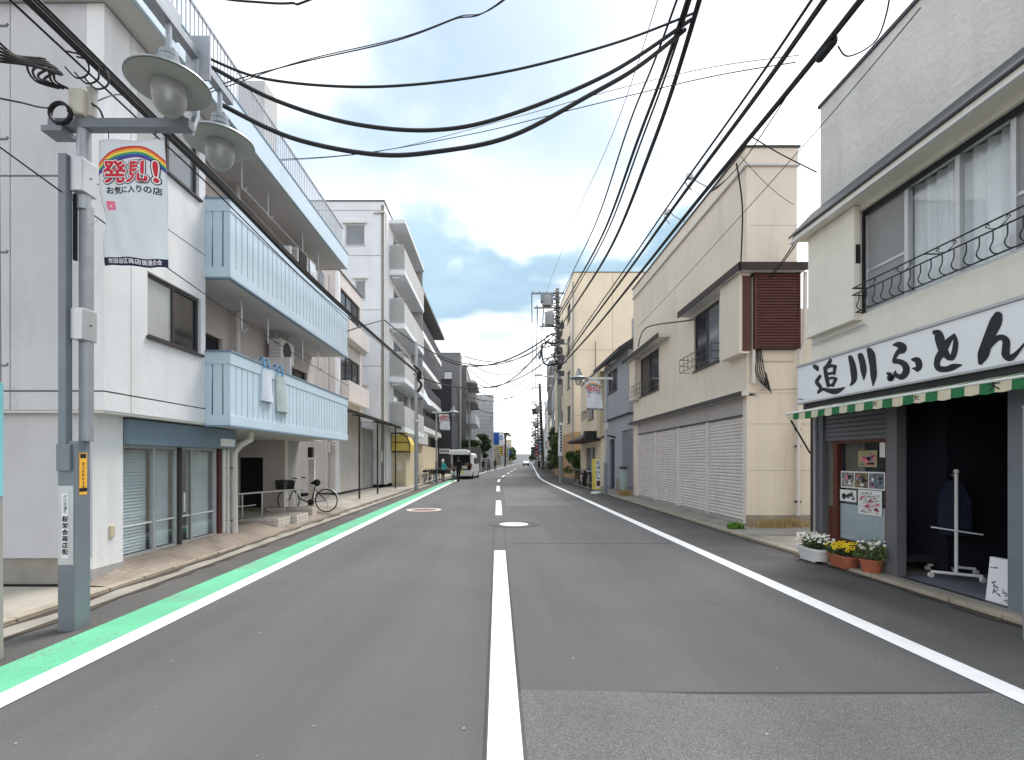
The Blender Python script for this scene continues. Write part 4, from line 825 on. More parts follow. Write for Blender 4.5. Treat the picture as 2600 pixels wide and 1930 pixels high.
# sign board
XS = 5.1
sgn = thing('shop_sign', 'long white sign board with brushed black lettering 追川ふとん above the awning', 'sign', (XS, 6, 2.57))
bx(sgn, 'board', sign_white, XS, XF - .001, 3.6, 8.60, 2.565, 3.165, .006)
MB().box(XS - .02, XF - .002, 3.58, 8.62, 3.167, 3.20).build('top_frame', alu, sgn); MB().box(XS - .012, XF - .002, 3.58, 8.62, 2.54, 2.563).build('bottom_frame', alu, sgn)
def onsign(a, b, d):            # brush positions measured on the board
    u, v = 2000 + a / 3.71, 750 + b / 3.71; return (XS - .003 + d, oy(XS, u), oz(XS, u, v))
B_ = [
 [(255, 668, 30), (275, 685, 36), (283, 702, 22)], [(306, 762, 24), (275, 815, 30), (300, 850, 30), (312, 875, 26), (290, 915, 22)],
 [(296, 912, 18), (335, 885, 24), (390, 898, 34), (450, 905, 44), (500, 888, 30), (540, 868, 8)],
 [(405, 612, 26), (385, 650, 30), (348, 690, 22)], [(352, 682, 26), (366, 760, 32), (384, 852, 26)], [(360, 688, 22), (410, 664, 24), (452, 672, 26)], [(448, 668, 26), (440, 738, 22)],
 [(374, 742, 18), (440, 730, 20)], [(378, 790, 18), (420, 778, 20), (456, 786, 24)], [(456, 786, 26), (426, 850, 24)], [(384, 850, 20), (430, 843, 22)],
 [(592, 585, 36), (612, 650, 46), (625, 730, 50), (625, 800, 40), (592, 848, 12)], [(688, 568, 44), (708, 640, 48), (718, 720, 44), (720, 796, 8)], [(770, 515, 40), (790, 560, 58), (805, 660, 52), (812, 760, 48), (806, 852, 8)],
 [(1003, 466, 18), (1045, 465, 46), (1085, 485, 58), (1085, 515, 52), (1045, 538, 28)], [(1062, 515, 40), (1025, 560, 30), (1003, 612, 26)],
 [(1008, 622, 34), (1060, 625, 40), (1110, 660, 50), (1120, 715, 52), (1085, 765, 46), (1040, 760, 34), (1010, 728, 18)], [(945, 735, 20), (968, 750, 40), (968, 785, 44), (998, 770, 26), (1020, 712, 10)],
 [(1178, 605, 22), (1222, 612, 50), (1240, 655, 50), (1225, 690, 44), (1178, 688, 10), ], [(1228, 690, 44), (1222, 716, 14)],
 [(1385, 348, 34), (1420, 365, 66), (1440, 430, 74), (1470, 520, 70), (1520, 590, 40)], [(1572, 372, 20), (1520, 430, 46), (1465, 520, 60), (1415, 600, 50)], [(1578, 385, 22), (1586, 450, 40), (1572, 540, 44), (1545, 592, 40), (1500, 565, 26)],
 [(1420, 590, 46), (1408, 650, 46), (1432, 690, 46), (1500, 695, 44), (1570, 672, 46), (1645, 655, 8)],
 [(1985, 195, 70), (1965, 250, 92), (1920, 350, 84), (1880, 450, 80), (1845, 560, 84), (1820, 630, 40)], [(1845, 560, 40), (1920, 455, 46), (2000, 395, 40), (2060, 425, 56), (2060, 500, 60), (2060, 560, 62), (2100, 590, 50), (2150, 555, 34), (2200, 500, 22), (2240, 450, 16)]]
g = MB()
for i, st in enumerate(B_): stroke(g, [(a_, b_, w_ * 1.26) for a_, b_, w_ in st], onsign, -.0004 * (i % 9))
g.build('brushed_lettering', ink, sgn, fix=False)
g = MB()
for k in range(5): p = onsign(100 + k * 10, 985, 0); g.box(XS - .0035, XS - .003, p[1] - .018, p[1], p[2], p[2] + .02)
g.build('maker_mark', dark_metal, sgn)
# striped awning
XA, ZA = 4.6, 2.24
aw = thing('shop_awning', 'green and cream striped awning with a scalloped edge over the futon shop', 'awning', (XA, 6, ZA))
MB().tube([(5.26, 3.6, 2.50), (5.26, 8.5, 2.50)], .055, 12).build('roller', dark_metal, aw, smooth=True)
bx(aw, 'roller_cover', dark_metal, 5.15, XF - .002, 3.6, 8.52, 2.38, 2.535)
y = 8.02; k = 0
while y > 3.7:
    m_ = awn_green if k % 2 else awn_cream; y2 = y - .152
    MB().add([(XA, y, ZA + .09), (XA, y2, ZA + .09), (5.2, y2 + .0, 2.47), (5.2, y, 2.47)], [(0, 1, 2, 3)]).build('stripe', m_, aw).modifiers.new('thick', 'SOLIDIFY').thickness = .004
    dz = random.uniform(-.006, .006)
    o = MB().add([(XA - .002, y, ZA + .088), (XA - .002, y2, ZA + .088), (XA - .006, y2, ZA - .012 + dz), (XA - .006, (y + y2) / 2, ZA - .022 + dz), (XA - .006, y, ZA - .012 + dz)], [(0, 1, 2, 3, 4)]).build('valance', m_, aw)
    o.modifiers.new('thick', 'SOLIDIFY').thickness = .003
    y = y2; k += 1
MB().tube([(XA, 8.03, ZA + .095), (XA, 3.7, ZA + .095)], .014, 8).build('front_bar', white_metal, aw)
MB().tube([(XA, 8.03, ZA + .09), (5.3, 8.58, 1.72)], .014, 8).build('brace', dark_metal, aw)
MB().tube([(XA, 8.03, ZA + .09), (5.24, 8.2, 2.46)], .012, 8).build('arm', white_metal, aw)
g = MB()
for yy, sc in ((4.68, 1.0), (6.16, .7), (5.55, .7)):
    for pts in ([(-.05, .03, .012), (.05, .035, .012)], [(-.01, .05, .012), (-.02, 0, .014), (-.045, -.03, .01)], [(.0, .01, .012), (.045, -.02, .014)]): stroke(g, [(a_ * sc, b_ * sc, w_ * sc) for a_, b_, w_ in pts], lambda a, b, d: (XA - .0085, yy - a, ZA + .035 + b))
g.build('valance_lettering', dark_metal, aw, fix=False)
# ground floor front
bx(Bd, 'end_post', dark_brown, XF - .02, XF + .12, 8.54, 8.62, .03, 2.38); bx(Bd, 'column', silver_dark, XF - .03, XF + .1, 8.43, 8.53, .03, 2.38)
MB().tube([(XF - .06, 8.44, .06), (XF - .06, 8.44, 2.3)], .02, 8).build('conduit', pvc_grey, Bd)
bx(Bd, 'shutter_guide', shutter_grey, XF - .02, XF + .08, 8.30, 8.41, .05, 2.38); bx(Bd, 'shutter_guide', shutter_grey, XF - .04, XF + .1, 6.74, 6.92, .04, 2.38, .006)
bx(Bd, 'shutter_guide', silver_dark, XF - .04, XF + .1, 5.05, 5.27, .04, 2.38, .006)
sh = bx(Bd, 'roller_shutter', shutter_grey, XF + .04, XF + .07, 6.92, 8.30, 1.9, 2.36)
for k in range(7): MB().prism([(0, 0), (-.016, .014), (-.016, .056), (0, .068)], lambda a, b, d: (XF + .04 + a, d, 1.9 + k * .07 + b), 6.93, 8.29).build('slat', shutter_grey, sh)
# show window with posters
sw = MB()
for y0, y1 in [(8.05, 8.14), (6.93, 7.05)]: sw.box(XF + .05, XF + .13, y0, y1, .25, 1.9)
sw.box(XF + .05, XF + .13, 7.05, 8.05, .25, .36); sw.box(XF + .055, XF + .13, 7.05, 8.05, 1.86, 1.9)
swo = sw.build('show_window', wood_brown, Bd)
MB().box(XF + .09, XF + .096, 7.05, 8.05, .36, 1.86).build('pane', glass_d, swo)
MB().box(XF + .098, XF + .104, 7.06, 8.04, .37, .92).build('frosted_panel', frost, swo)
bx(Bd, 'window_base', concrete, XF + .02, XF + .2, 6.93, 8.3, .03, .25); bx(Bd, 'side_niche', dark_int, XF + .2, XF + .25, 8.14, 8.3, .25, 1.9); bx(Bd, 'niche_panel', wood_brown, XF + .08, XF + .12, 8.15, 8.29, .25, .85)
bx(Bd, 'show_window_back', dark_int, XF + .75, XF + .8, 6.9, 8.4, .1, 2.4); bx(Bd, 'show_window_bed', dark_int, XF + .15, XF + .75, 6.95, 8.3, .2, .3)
def poster(y0, y1, z0, z1, label, base, marks):
    t = tag(MB().box(XF + .080, XF + .084, y0, y1, z0, z1).build('poster', base), label, 'poster'); r_ = random.Random(int(y0 * 100)); gs = {}
    for m_, n_, mw, mh in marks:
        g = MB()
        for _ in range(n_):
            a, b = r_.uniform(y0 + .02, y1 - .02 - mw), r_.uniform(z0 + .02, z1 - .02 - mh); g.box(XF + .0785 - len(gs) * .0006, XF + .0795 - len(gs) * .0006, a, a + mw * r_.uniform(.5, 1), b, b + mh * r_.uniform(.5, 1))
        gs[m_.name] = g.build('print', m_, t, stuff=True)
    return t
paper = M('paper', rgb(226, 226, 222), .7, .04, 5); photo_b = M('photo_brown', rgb(128, 108, 84), .5, .4, 14); olive = M('print_olive', rgb(156, 150, 108), .6, .2, 8)
poster(7.24, 7.62, 1.50, 1.74, 'olive and pink poster at the top of the show window', olive, [(pr_pink, 14, .18, .03), (cloth_grey, 8, .1, .03)])
poster(7.06, 7.19, 1.64, 1.85, 'small blank white notice at the top corner of the show window', paper, [])
poster(7.09, 8.0, 1.17, 1.43, 'wide strip of white bordered photographs across the show window', paper, [])
poster(7.66, 8.02, .96, 1.14, 'small grey photograph low in the show window', paper, [(cloth_grey, 14, .07, .05), (pane_dark, 6, .05, .04)])
poster(7.15, 7.62, .80, 1.16, 'white handwritten flyer with red figures in the show window', paper, [(pr_pink, 9, .10, .035), (cloth_grey, 110, .05, .008), (navy_print, 40, .04, .007), (ink_red, 8, .03, .02)])
stp = [o for o in col.objects if o.get('label', '').startswith('wide strip of white bordered')][0]
ph = [M('photo_print%d' % i, c, .45, .85, 16) for i, c in enumerate((rgb(150, 140, 136), rgb(122, 104, 78), rgb(108, 116, 130)))]
for i, (y0, y1) in enumerate([(7.71, 7.98), (7.41, 7.69), (7.11, 7.39)]):
    MB().box(XF + .0785, XF + .0795, y0, y1, 1.19, 1.41).build('photograph', ph[i], stp)
    for q in range(7): a, b = y0 + .02 + random.random() * .18, 1.2 + random.random() * .14; MB().box(XF + .0775, XF + .0783, a, a + .03 + .05 * random.random(), b, b + .02 + .05 * random.random()).build('photo_detail', [paper, cloth_grey, pane_dark, pr_pink][q % 4], stp)
# the open, unlit shop room
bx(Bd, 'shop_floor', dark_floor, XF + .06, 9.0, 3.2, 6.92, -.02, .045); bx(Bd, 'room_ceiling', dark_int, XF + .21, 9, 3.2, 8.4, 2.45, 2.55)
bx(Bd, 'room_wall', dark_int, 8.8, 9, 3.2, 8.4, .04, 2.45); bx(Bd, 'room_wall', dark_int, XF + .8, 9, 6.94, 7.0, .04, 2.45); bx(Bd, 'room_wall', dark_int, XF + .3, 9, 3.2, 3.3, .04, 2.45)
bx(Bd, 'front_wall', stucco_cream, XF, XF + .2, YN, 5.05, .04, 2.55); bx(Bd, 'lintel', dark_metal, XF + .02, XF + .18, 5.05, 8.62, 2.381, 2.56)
bx(Bd, 'door_track', dark_metal, XF - .0, XF + .055, 5.27, 6.74, .03, .052); bx(Bd, 'threshold', concrete, 5.21, XF - .001, 4.2, 8.6, -.02, .045)
rk = thing('clothes_rack', 'white wheeled clothes rack standing in the open futon shop', 'clothes rack', (5.93, 6.54, .05))
P0, P1 = Vector((5.73, 6.69, 0)), Vector((6.13, 6.39, 0)); dv = (P1 - P0).normalized(); nv = Vector((-dv.y, dv.x, 0))
for s, yoff in ((0, 0), (1, .55)):
    o_ = nv * yoff if nv.x > 0 else -nv * yoff
    MB().tube([P0 + o_ + Vector((0, 0, .13)), P1 + o_ + Vector((0, 0, .13))], .02, 8).build('base_bar', white_metal, rk)
    mid = (P0 + P1) / 2 + o_
    MB().tube([mid + Vector((0, 0, .13)), mid + Vector((0, 0, 1.42))], [.021, .021], 10).build('upright', white_metal, rk, smooth=True)
    MB().lathe([(0, .035), (.024, .025), (.032, 0), (.024, -.02), (0, -.03)][::-1], 12, tuple(mid + Vector((0, 0, 1.45)))).build('knob', white_metal, rk, smooth=True)
    for p in (P0, P1): MB().lathe([(0, -.015), (.035, -.015), (.035, .015), (0, .015)], 12, tuple(p + o_ + Vector((0, 0, .085))), Matrix.Rotation(R(90), 3, 'X')).build('castor', white_metal, rk)
o_ = (nv if nv.x > 0 else -nv) * .55
MB().tube([(P0 + P1) / 2 + Vector((0, 0, 1.40)), (P0 + P1) / 2 + o_ + Vector((0, 0, 1.40))], .014, 8).build('hanging_rail', white_metal, rk)
MB().tube([(P0 + P1) / 2 + Vector((0, 0, .13)), (P0 + P1) / 2 + o_ + Vector((0, 0, .13))], .014, 8).build('base_tie', white_metal, rk)
MB().beam(P0 + Vector((0, 0, .72)), P1 + Vector((0, 0, .66)), .10, .012).build('shelf', white_metal, rk)
for i in range(6):
    c = (P0 + P1) / 2 + o_ * (.15 + .14 * i); m_ = [cloth_navy, cloth_blue, cloth_black][i % 3]; g = MB(); vs_ = []
    for j in range(6):
        f_ = j / 5
        for k in range(10):
            a = 2 * math.pi * k / 10; wd = (.05 + .11 * min(1, f_ * 3)) * (1 + .1 * math.sin(k * 3 + i)); vs_.append(c + dv * math.cos(a) * wd + (o_.normalized()) * math.sin(a) * .03 + Vector((0, 0, 1.33 - f_ * (.62 + .1 * (i % 2)))))
    g.add(vs_, [(j * 10 + k, j * 10 + (k + 1) % 10, (j + 1) * 10 + (k + 1) % 10, (j + 1) * 10 + k) for j in range(5) for k in range(10)] + [tuple(range(10)), tuple(range(50, 60))])
    tag(g.build('hanging_garment', m_, None, smooth=True), 'dark blue garment hanging on the white clothes rack in the shop', 'garment', 'garments on the rack')
fs_ = thing('leaning_board', 'white folded board with black marks leaning inside the shop doorway', 'board', (5.62, 5.45, .05))
MB().prism([(5.42, .05), (5.60, .05), (5.52, .53), (5.47, .53)], lambda a, b, d: (a, d, b), 5.31, 5.62).build('board', sign_white, fs_)
g = MB()
for k in range(9): stroke(g, [(5.44 + random.uniform(-.01, .12), .12 + k * .04, .008), (5.48 + random.uniform(0, .08), .13 + k * .04 + random.uniform(-.02, .02), .012)], lambda a, b, d: (a, 5.309, b))
g.build('marks', ink, fs_, fix=False)
g = MB()
for k in range(14): a_, b_ = 5.33 + random.random() * .22, .08 + random.random() * .38; stroke(g, [(a_, b_, .008), (a_ + random.uniform(-.03, .05), b_ + random.uniform(-.03, .04), .016), (a_ + random.uniform(-.02, .07), b_ + random.uniform(-.02, .03), .008)], lambda a, b, d: (5.419 + (b - .05) * .104, a, b))
g.build('side_marks', cloth_grey, fs_, fix=False)
# room contents deep in the dark
for i in range(5):
    x, y = 7.3 + .35 * (i % 3), 4.3 + .55 * i
    st_ = bx(None, 'futon_pile', [cloth_navy, cloth_grey, cloth_black][i % 3], x, x + .7, y, y + .5, .05, .7 + .15 * (i % 3), .08); tag(st_, 'dark folded futon pile at the back of the shop', 'futon', 'futons at the back of the shop')
# ------------------------------------------------------------------ cream shuttered building (right)
XC, YC = 5.9, 11.98
Cb = thing('shop_building', 'cream two storey building with four closed shutters and a tall parapet', 'building', (XC, YC, 0))
YCF = 21.95
hw1, hw2 = (13.47, 15.2, 4.25, 5.9), (18.5, 20.95, 4.2, 5.74)
wall(Cb, 'street_wall', cream_c, 'x-', XC, YC, YCF, 3.2, 8.6, [hw1, hw2], .2)
wall(Cb, 'near_wall', cream_side, 'y-', YC, XC + .2, 7.09, .08, 9.0, [], .2); bx(Cb, 'near_wall', cream_side, 7.09, 12, YC + .02, YC + .2, .08, 5.2)
bx(Cb, 'far_wall', cream_side, XC + .2, 7.09, YCF - .2, YCF - .001, .08, 8.6); bx(Cb, 'back_wall', cream_side, 6.9, 7.09, YC + .2, YCF - .2, 5.0, 8.6)
bx(Cb, 'parapet_band', cream_c, XC - .03, 7.10, YC - .03, YCF, 8.6, 8.98); bx(Cb, 'parapet_coping', alu_dark, XC - .07, 7.14, YC - .07, YCF + .03, 8.98, 9.02); bx(Cb, 'band_ledge', soffit, XC - .07, 7.13, YC - .07, YCF, 8.55, 8.599)
for z in (5.0, 7.15): bx(Cb, 'wall_joint', fascia_mauve, XC + .1, 7.09, YC - .003, YC - .0005, z, z + .015)
for z in (1.35, 2.45, 3.18): bx(Cb, 'wall_joint', fascia_mauve, XC + .02, 7.6, YC - .003, YC - .0005, z, z + .015)
bx(Cb, 'room_wall', dark_int, 6.6, 6.7, YC + .3, YCF - .3, 3.3, 6.6)
# canopy wrapping the corner
cn = MB(); cn.box(5.55, XC - .001, 11.6, 15.55, 5.98, 6.10); cn.box(XC - .0, 7.12, 11.6, YC - .004, 5.98, 6.10)
cno = cn.build('canopy', soffit, Cb); MB().box(5.53, 7.14, 11.58, 11.599, 5.96, 6.14).box(5.53, 5.549, 11.58, 15.57, 5.96, 6.14).build('canopy_edge', dark_brown, cno)
cn2 = bx(Cb, 'canopy', soffit, 5.5, XC - .001, 17.3, 22.3, 5.82, 5.93); MB().box(5.48, 5.499, 17.28, 22.3, 5.80, 5.96).build('canopy_edge', dark_brown, cn2)
b1 = bx(Cb, 'shutter_case', cream_c, 5.65, XC - .001, 11.82, 12.86, 4.1, 5.97, .01); b2 = bx(Cb, 'shutter_case', cream_c, 5.68, XC - .001, 20.98, 21.8, 4.12, 5.8, .01)
bx(Cb, 'case_side', maroon, 5.72, XC - .005, 11.80, 11.819, 4.15, 5.9)
window(Cb, 'x-', XC, *hw1, n=2, rec=.04, fm=alu_dark, pm=[pane_mid, pane_dark], fw=.06); window(Cb, 'x-', XC, *hw2, n=2, rec=.04, fm=alu_dark, pm=[pane_dark, pane_dark], fw=.06)
for k, (y0, y1, zr) in enumerate([(13.3, 15.6, 4.68), (18.4, 21.3, 4.66)]):
    r_ = MB().tube([(XC, y0, zr), (5.62, y0, zr), (5.62, y1, zr), (XC, y1, zr)], .012, 6).tube([(XC, y0, zr - .2), (5.62, y0, zr - .2), (5.62, y1, zr - .2), (XC, y1, zr - .2)], .01, 6).tube([(XC, y0, zr - .4), (5.62, y0, zr - .4), (5.62, y1, zr - .4), (XC, y1, zr - .4)], .01, 6).build('window_railing', alu_dark, Cb)
    for j in range(8): y = y0 + (y1 - y0) * j / 7; MB().tube([(5.62, y, zr), (5.62, y, zr - .4)], .008, 5).build('bar', alu_dark, r_)
# brown louvred shutter on the near wall
lv = bx(Cb, 'louvre_shutter', dark_brown, 5.99, 7.05, 11.80, YC - .004, 4.2, 5.975, .006)
sl = MB().prism([(0, 0), (-.022, .012), (-.022, .05), (0, .058)], lambda a, b, d: (d, 11.798 + a, 4.24 + b), 6.03, 7.01).build('slat', maroon, lv)
for k in range(1, 26): share(sl, 0, 0, .0655 * k)
MB().box(5.985, 6.03, 11.77, 11.80, 4.2, 5.97).box(7.01, 7.055, 11.77, 11.80, 4.2, 5.97).build('louvre_stile', maroon, lv)
# shopfront: fascia, four roller shutters
MB().prism([(XC, 3.26), (5.72, 3.2), (5.72, 3.12), (XC, 3.12)], lambda a, b, d: (a, d, b), YC - .12, YCF + .1).build('pent_roof', soffit, Cb)
MB().box(5.70, 5.719, YC - .13, YCF + .1, 3.10, 3.22).build('pent_edge', alu_dark, Cb)
bx(Cb, 'fascia', fascia_mauve, XC + .03, XC + .2, YC + .2, YCF, 2.69, 3.119)
bx(Cb, 'corner_pier', cream_c, XC, XC + .2, YC + .0, 12.17, .08, 3.119); bx(Cb, 'end_pier', cream_c, XC, XC + .2, 21.3, YCF, .08, 3.119)
bx(Cb, 'shutter_box', alu_dark, XC + .005, XC + .03, 12.17, 21.3, 2.66, 2.70)
for k, (y0, y1) in enumerate([(12.19, 14.22), (14.39, 16.52), (16.75, 18.87), (19.07, 21.24)]):
    s_ = bx(Cb, 'roller_shutter', shutter_pale, XC + .07, XC + .09, y0, y1, .12, 2.68)
    MB().box(XC + .01, XC + .07, y1 - .0, y1 + .15 if k < 3 else y1 + .05, .1, 2.66).build('guide_post', shutter_pale, s_, bevel=.006)
    n_ = 29; ph = 2.52 / n_
    f_ = MB().prism([(0, 0), (-.03, ph * .18), (-.034, ph * .62), (-.004, ph * .90)], lambda a, b, d: (XC + .07 + a, d, .135 + b), y0 + .01, y1 - .01).build('slat', shutter_pale, s_)
    for j in range(1, n_): share(f_, 0, 0, ph * j)
    MB().box(XC + .03, XC + .08, y0, y1, .09, .134).build('bottom_bar', alu, s_)
bx(Cb, 'plinth', concrete, XC - .02, 7.6, YC - .03, YC - .004, .0, .30)
bx(Cb, 'door_sill', concrete, XC - .1, XC + .1, 12.0, 21.9, -.02, .09)
for x, y, r_ in [(6.02, 11.9, .03)]: MB().tube([(x, y, 5.9), (x, y, 3.4)], .045, 10).build('drain_pipe', pvc, Cb, smooth=True)
MB().tube([(7.12, 11.7, 5.95), (7.12, 11.72, 4.3), (7.06, 11.8, 4.1), (7.06, 11.85, 3.2), (7.06, 11.9, .3)], .045, 10).build('drain_pipe', pvc, Cb, smooth=True)
MB().tube([(6.1, 11.95, 4.08), (6.3, 11.95, 3.95), (7.0, 11.95, 3.95)], .02, 8).build('conduit', pvc, Cb, smooth=True); MB().tube([(6.12, 11.96, 3.1), (6.2, 11.96, 3.28), (7.05, 11.96, 3.3)], .02, 8).build('conduit', pvc, Cb, smooth=True)
for z in (1.9, 2.3, .6): bx(Cb, 'pipe_clamp', dark_metal, 7.0, 7.12, 11.86, 11.93, z, z + .05)
for k in range(5): MB().tube(spline([(6.08 + .03 * k, 11.9, 4.2), (6.05 + .05 * k, 11.86, 3.7), (6.2 + .05 * k, 11.84, 3.38 - .05 * k), (6.3, 11.88, 3.5 + .04 * k)]), .012, 5).build('service_wire', cable_m, Cb, smooth=True)

# ------------------------------------------------------------------ blue-grey narrow house
D_ = thing('town_house', 'narrow blue-grey house with tiled eave next to the shuttered building', 'building', (5.9, 22.8, 0))
wd_ = (24.9, 27.1, 5.08, 6.2)
wall(D_, 'wall', blue_grey, 'x-', 5.9, 22.8, 28, 3.76, 6.6, [wd_], .2); wall(D_, 'wall', blue_grey, 'x-', 6.0, 22.9, 28, .1, 3.7, [(25.9, 27.2, .1, 2.7), (22.9, 24.4, .1, 3.0)], .2)
bx(D_, 'wall', blue_grey, 6.1, 10, 22.8, 23.0, 3.76, 8); bx(D_, 'wall', greywall, 6.2, 10, 22.92, 23.05, .1, 3.7); bx(D_, 'wall', blue_grey, 6.1, 10, 27.8, 28, .1, 6.6)
bx(D_, 'dark_trim', dark_metal, 5.86, 6.3, 22.76, 28, 3.70, 3.758); window(D_, 'x-', 5.9, *wd_, n=2, fm=alu_dark, fw=.06)
MB().prism([(5.35, 6.45), (5.35, 6.55), (8, 8.3), (10, 8.3), (10, 8.1), (8, 8.1)], lambda a, b, d: (a, d, b), 22.4, 28.3).build('roof', roof_tile, D_)
rt = MB().tube([(5.36, 22.42, 6.56), (7.9, 22.42, 8.27)], .05, 6).build('roof_tile_row', roof_tile, D_)
for k in range(1, 22): share(rt, 0, .275 * k, 0)
bx(D_, 'door', M('door_navy', rgb(50, 56, 72), .5, .1, 2), 6.12, 6.17, 25.9, 27.2, .1, 2.7); bx(D_, 'porch_dark', dark_int, 7.3, 7.4, 22.9, 25, .1, 3.2); bx(D_, 'porch_base', concrete, 5.95, 6.0, 24.2, 25.4, .1, .7)
MB().tube(spline([(6.0, 25.7, 2.75), (5.6, 25.8, 2.85), (5.45, 26.2, 2.8), (5.45, 27.2, 2.78)]), .05, 6).build('door_hood', dark_metal, D_)
bx(D_, 'room_wall', dark_int, 6.6, 6.7, 23.1, 27.7, 3.8, 6.4)
for k in range(12): bx(D_, 'siding_joint', M('joint%d' % k, rgb(140, 148, 160), .7, .05, 1) if k == 0 else MATS['joint0'], 5.896, 5.8995, 22.95 + k * .42, 22.962 + k * .42, 3.8, 6.5)
wh = thing('water_heater', 'pale green cylinder tank with a dark lid in the house entrance', 'tank', (5.55, 22.6, .1))
MB().lathe([(.0, .1), (.17, .1), (.17, 1.15), (.12, 1.22), (0, 1.22)][::-1], 16, (5.62, 22.55, 0)).build('tank_body', M('tank_green', rgb(140, 156, 150), .5, .08, 3), wh, smooth=True)
MB().lathe([(0, 1.222), (.19, 1.222), (.19, 1.3), (0, 1.34)][::-1], 16, (5.62, 22.55, 0)).build('tank_lid', dark_metal, wh, smooth=True)

# ------------------------------------------------------------------ cream cafe house, tall peach building
E_ = block('town_house', 'cream two storey cafe house with a dark sloping awning', 'building', 'R', 28.3, 36.5, 6.0, 7, .08, 6.9, peach, street=[(31.5, 33.5, 4.2, 5.9, 2), (31, 34.4, .5, 2.4, 3)], fm=alu_dark, pm=[pane_mid, pane_grey])
bx(E_, 'pilaster', beige, 5.75, 6.0, 28.4, 29.3, 2.9, 6.6)
MB().prism([(6.0, 3.4), (5.0, 2.9), (5.0, 2.75), (6.0, 2.75)], lambda a, b, d: (a, d, b), 30.0, 36.2).build('awning', dark_brown, E_); bx(E_, 'awning_end_sign', black_metal, 5.1, 6.0, 29.4, 29.98, 2.75, 3.3)
MB().tube([(6, 31.3, 4.75), (5.6, 31.3, 4.75), (5.6, 33.7, 4.75), (6, 33.7, 4.75)], .02, 6).build('balcony_rail', alu_dark, E_)
for k in range(9): MB().tube([(5.6, 31.3 + k * .3, 4.15), (5.6, 31.3 + k * .3, 4.75)], .012, 5).build('bar', alu_dark, E_)
bx(E_, 'bay_window', white_metal, 5.7, 6.0, 31, 34.4, .6, .9); MB().prism([(6.0, 6.9), (6.0, 7.1), (8.5, 8.4), (8.5, 6.9)], lambda a, b, d: (a, d, b), 28.5, 36).build('gable_roof', beige, E_)
Fb = block('apartment_block', 'tall cream peach building rising behind the narrow houses on the right', 'building', 'R', 41.0, 54.5, 6.2, 10, .05, 16.8, peach, street=[(43 + 5 * k, 45 + 5 * k, z, z + 1.5, 2) for k in range(2) for z in (4.8, 7.8, 10.8, 13.6)], fm=alu_dark, nm=peach, parapet=.5)
bx(Fb, 'ground_floor_cladding', tan, 6.14, 6.2, 41, 54, .05, 3.9); bx(Fb, 'ground_floor_cladding', tan, 6.21, 9, 40.94, 41, .05, 3.9)
for z in (5.2, 10.5): bx(Fb, 'wall_joint', beige, 6.2, 16, 40.994, 40.9995, z, z + .05)
for x in (9.3, 12.4): bx(Fb, 'wall_joint', beige, x, x + .05, 40.994, 40.9995, .05, 16.7)
MB().tube([(6.1, 40.85, .1), (6.1, 40.85, 16)], .06, 8).build('drain_pipe', pvc_grey, Fb, smooth=True)
MB().tube([(7.9, 40.8, 7), (7.9, 40.8, 11.2)], .03, 6).build('antenna_mast', alu_dark, Fb)
rh = tag(bx(None, 'roof_tank', md_wall, 7.6, 10.2, 74, 78, 12.3, 16.2), 'grey rooftop tank housing behind the utility pole', 'tank')
for z in (12.4, 13.8, 15.2): bx(rh, 'band', lt_wall, 7.58, 10.22, 73.98, 78.02, z, z + .2)
bx(rh, 'support', md_wall, 7.7, 10.1, 74.2, 77.8, 8.5, 12.3)

# ------------------------------------------------------------------ near street lamp (left)
SL = thing('street_lamp', 'grey shopping street lamp post with two hanging bell lamps, near left', 'street lamp', (-4.04, 4.83, 0))
bx(SL, 'base_box', silver_dark, -4.12, -3.96, 4.74, 4.926, -.02, 1.78, .006)
bx(SL, 'upright', silver_dark, -4.105, -4.03, 4.725, 4.80, 1.5, 4.47, .004); bx(SL, 'upright_foot', silver_dark, -4.109, -3.985, 4.71, 4.739, 1.5, 1.75, .003)
bx(SL, 'pole', silver, -4.0, -3.915, 4.83, 4.915, 1.78, 4.05, .004)
MB().tube([(-3.97, 4.86, 4.0), (-3.97, 4.86, 4.78)], .058, 16).build('pole_top', silver, SL, smooth=True)
for z0, z1 in [(4.14, 4.46), (2.74, 3.04)]:
    b = bx(SL, 'bracket_box', alu, -4.028, -3.905, 4.76, 4.94, z0, z1, .008); MB().lathe([(0, 0), (.008, 0), (.008, .006), (0, .006)][::-1], 8, (-3.905, 4.86, (z0 + z1) / 2), Matrix.Rotation(R(90), 3, 'Y')).build('bolt', dark_metal, b)
bx(SL, 'cable_recess', black_metal, -4.029, -4.005, 4.80, 4.83, 3.5, 4.13)
bx(SL, 'arm', silver_dark, -4.27, -2.93, 4.80, 4.90, 4.76, 4.85, .006); bx(SL, 'arm_cap', silver_dark, -4.30, -4.10, 4.76, 4.94, 4.70, 4.757, .006)
MB().tube([(-2.99, 4.92, 4.76), (-2.99, 5.02, 5.0), (-2.99, 5.04, 5.66)], .035, 10).build('riser', silver, SL, smooth=True)
bx(SL, 'cross_bar', silver, -3.04, -2.96, 3.6, 5.68, 5.58, 5.66, .005); bx(SL, 'bracket_plate', silver, -3.1, -2.86, 5.03, 5.05, 5.38, 5.82)
bx(SL, 'stay_plate', silver, -3.12, -3.06, 3.5, 4.9, 5.64, 5.90, .005)
ks = .80
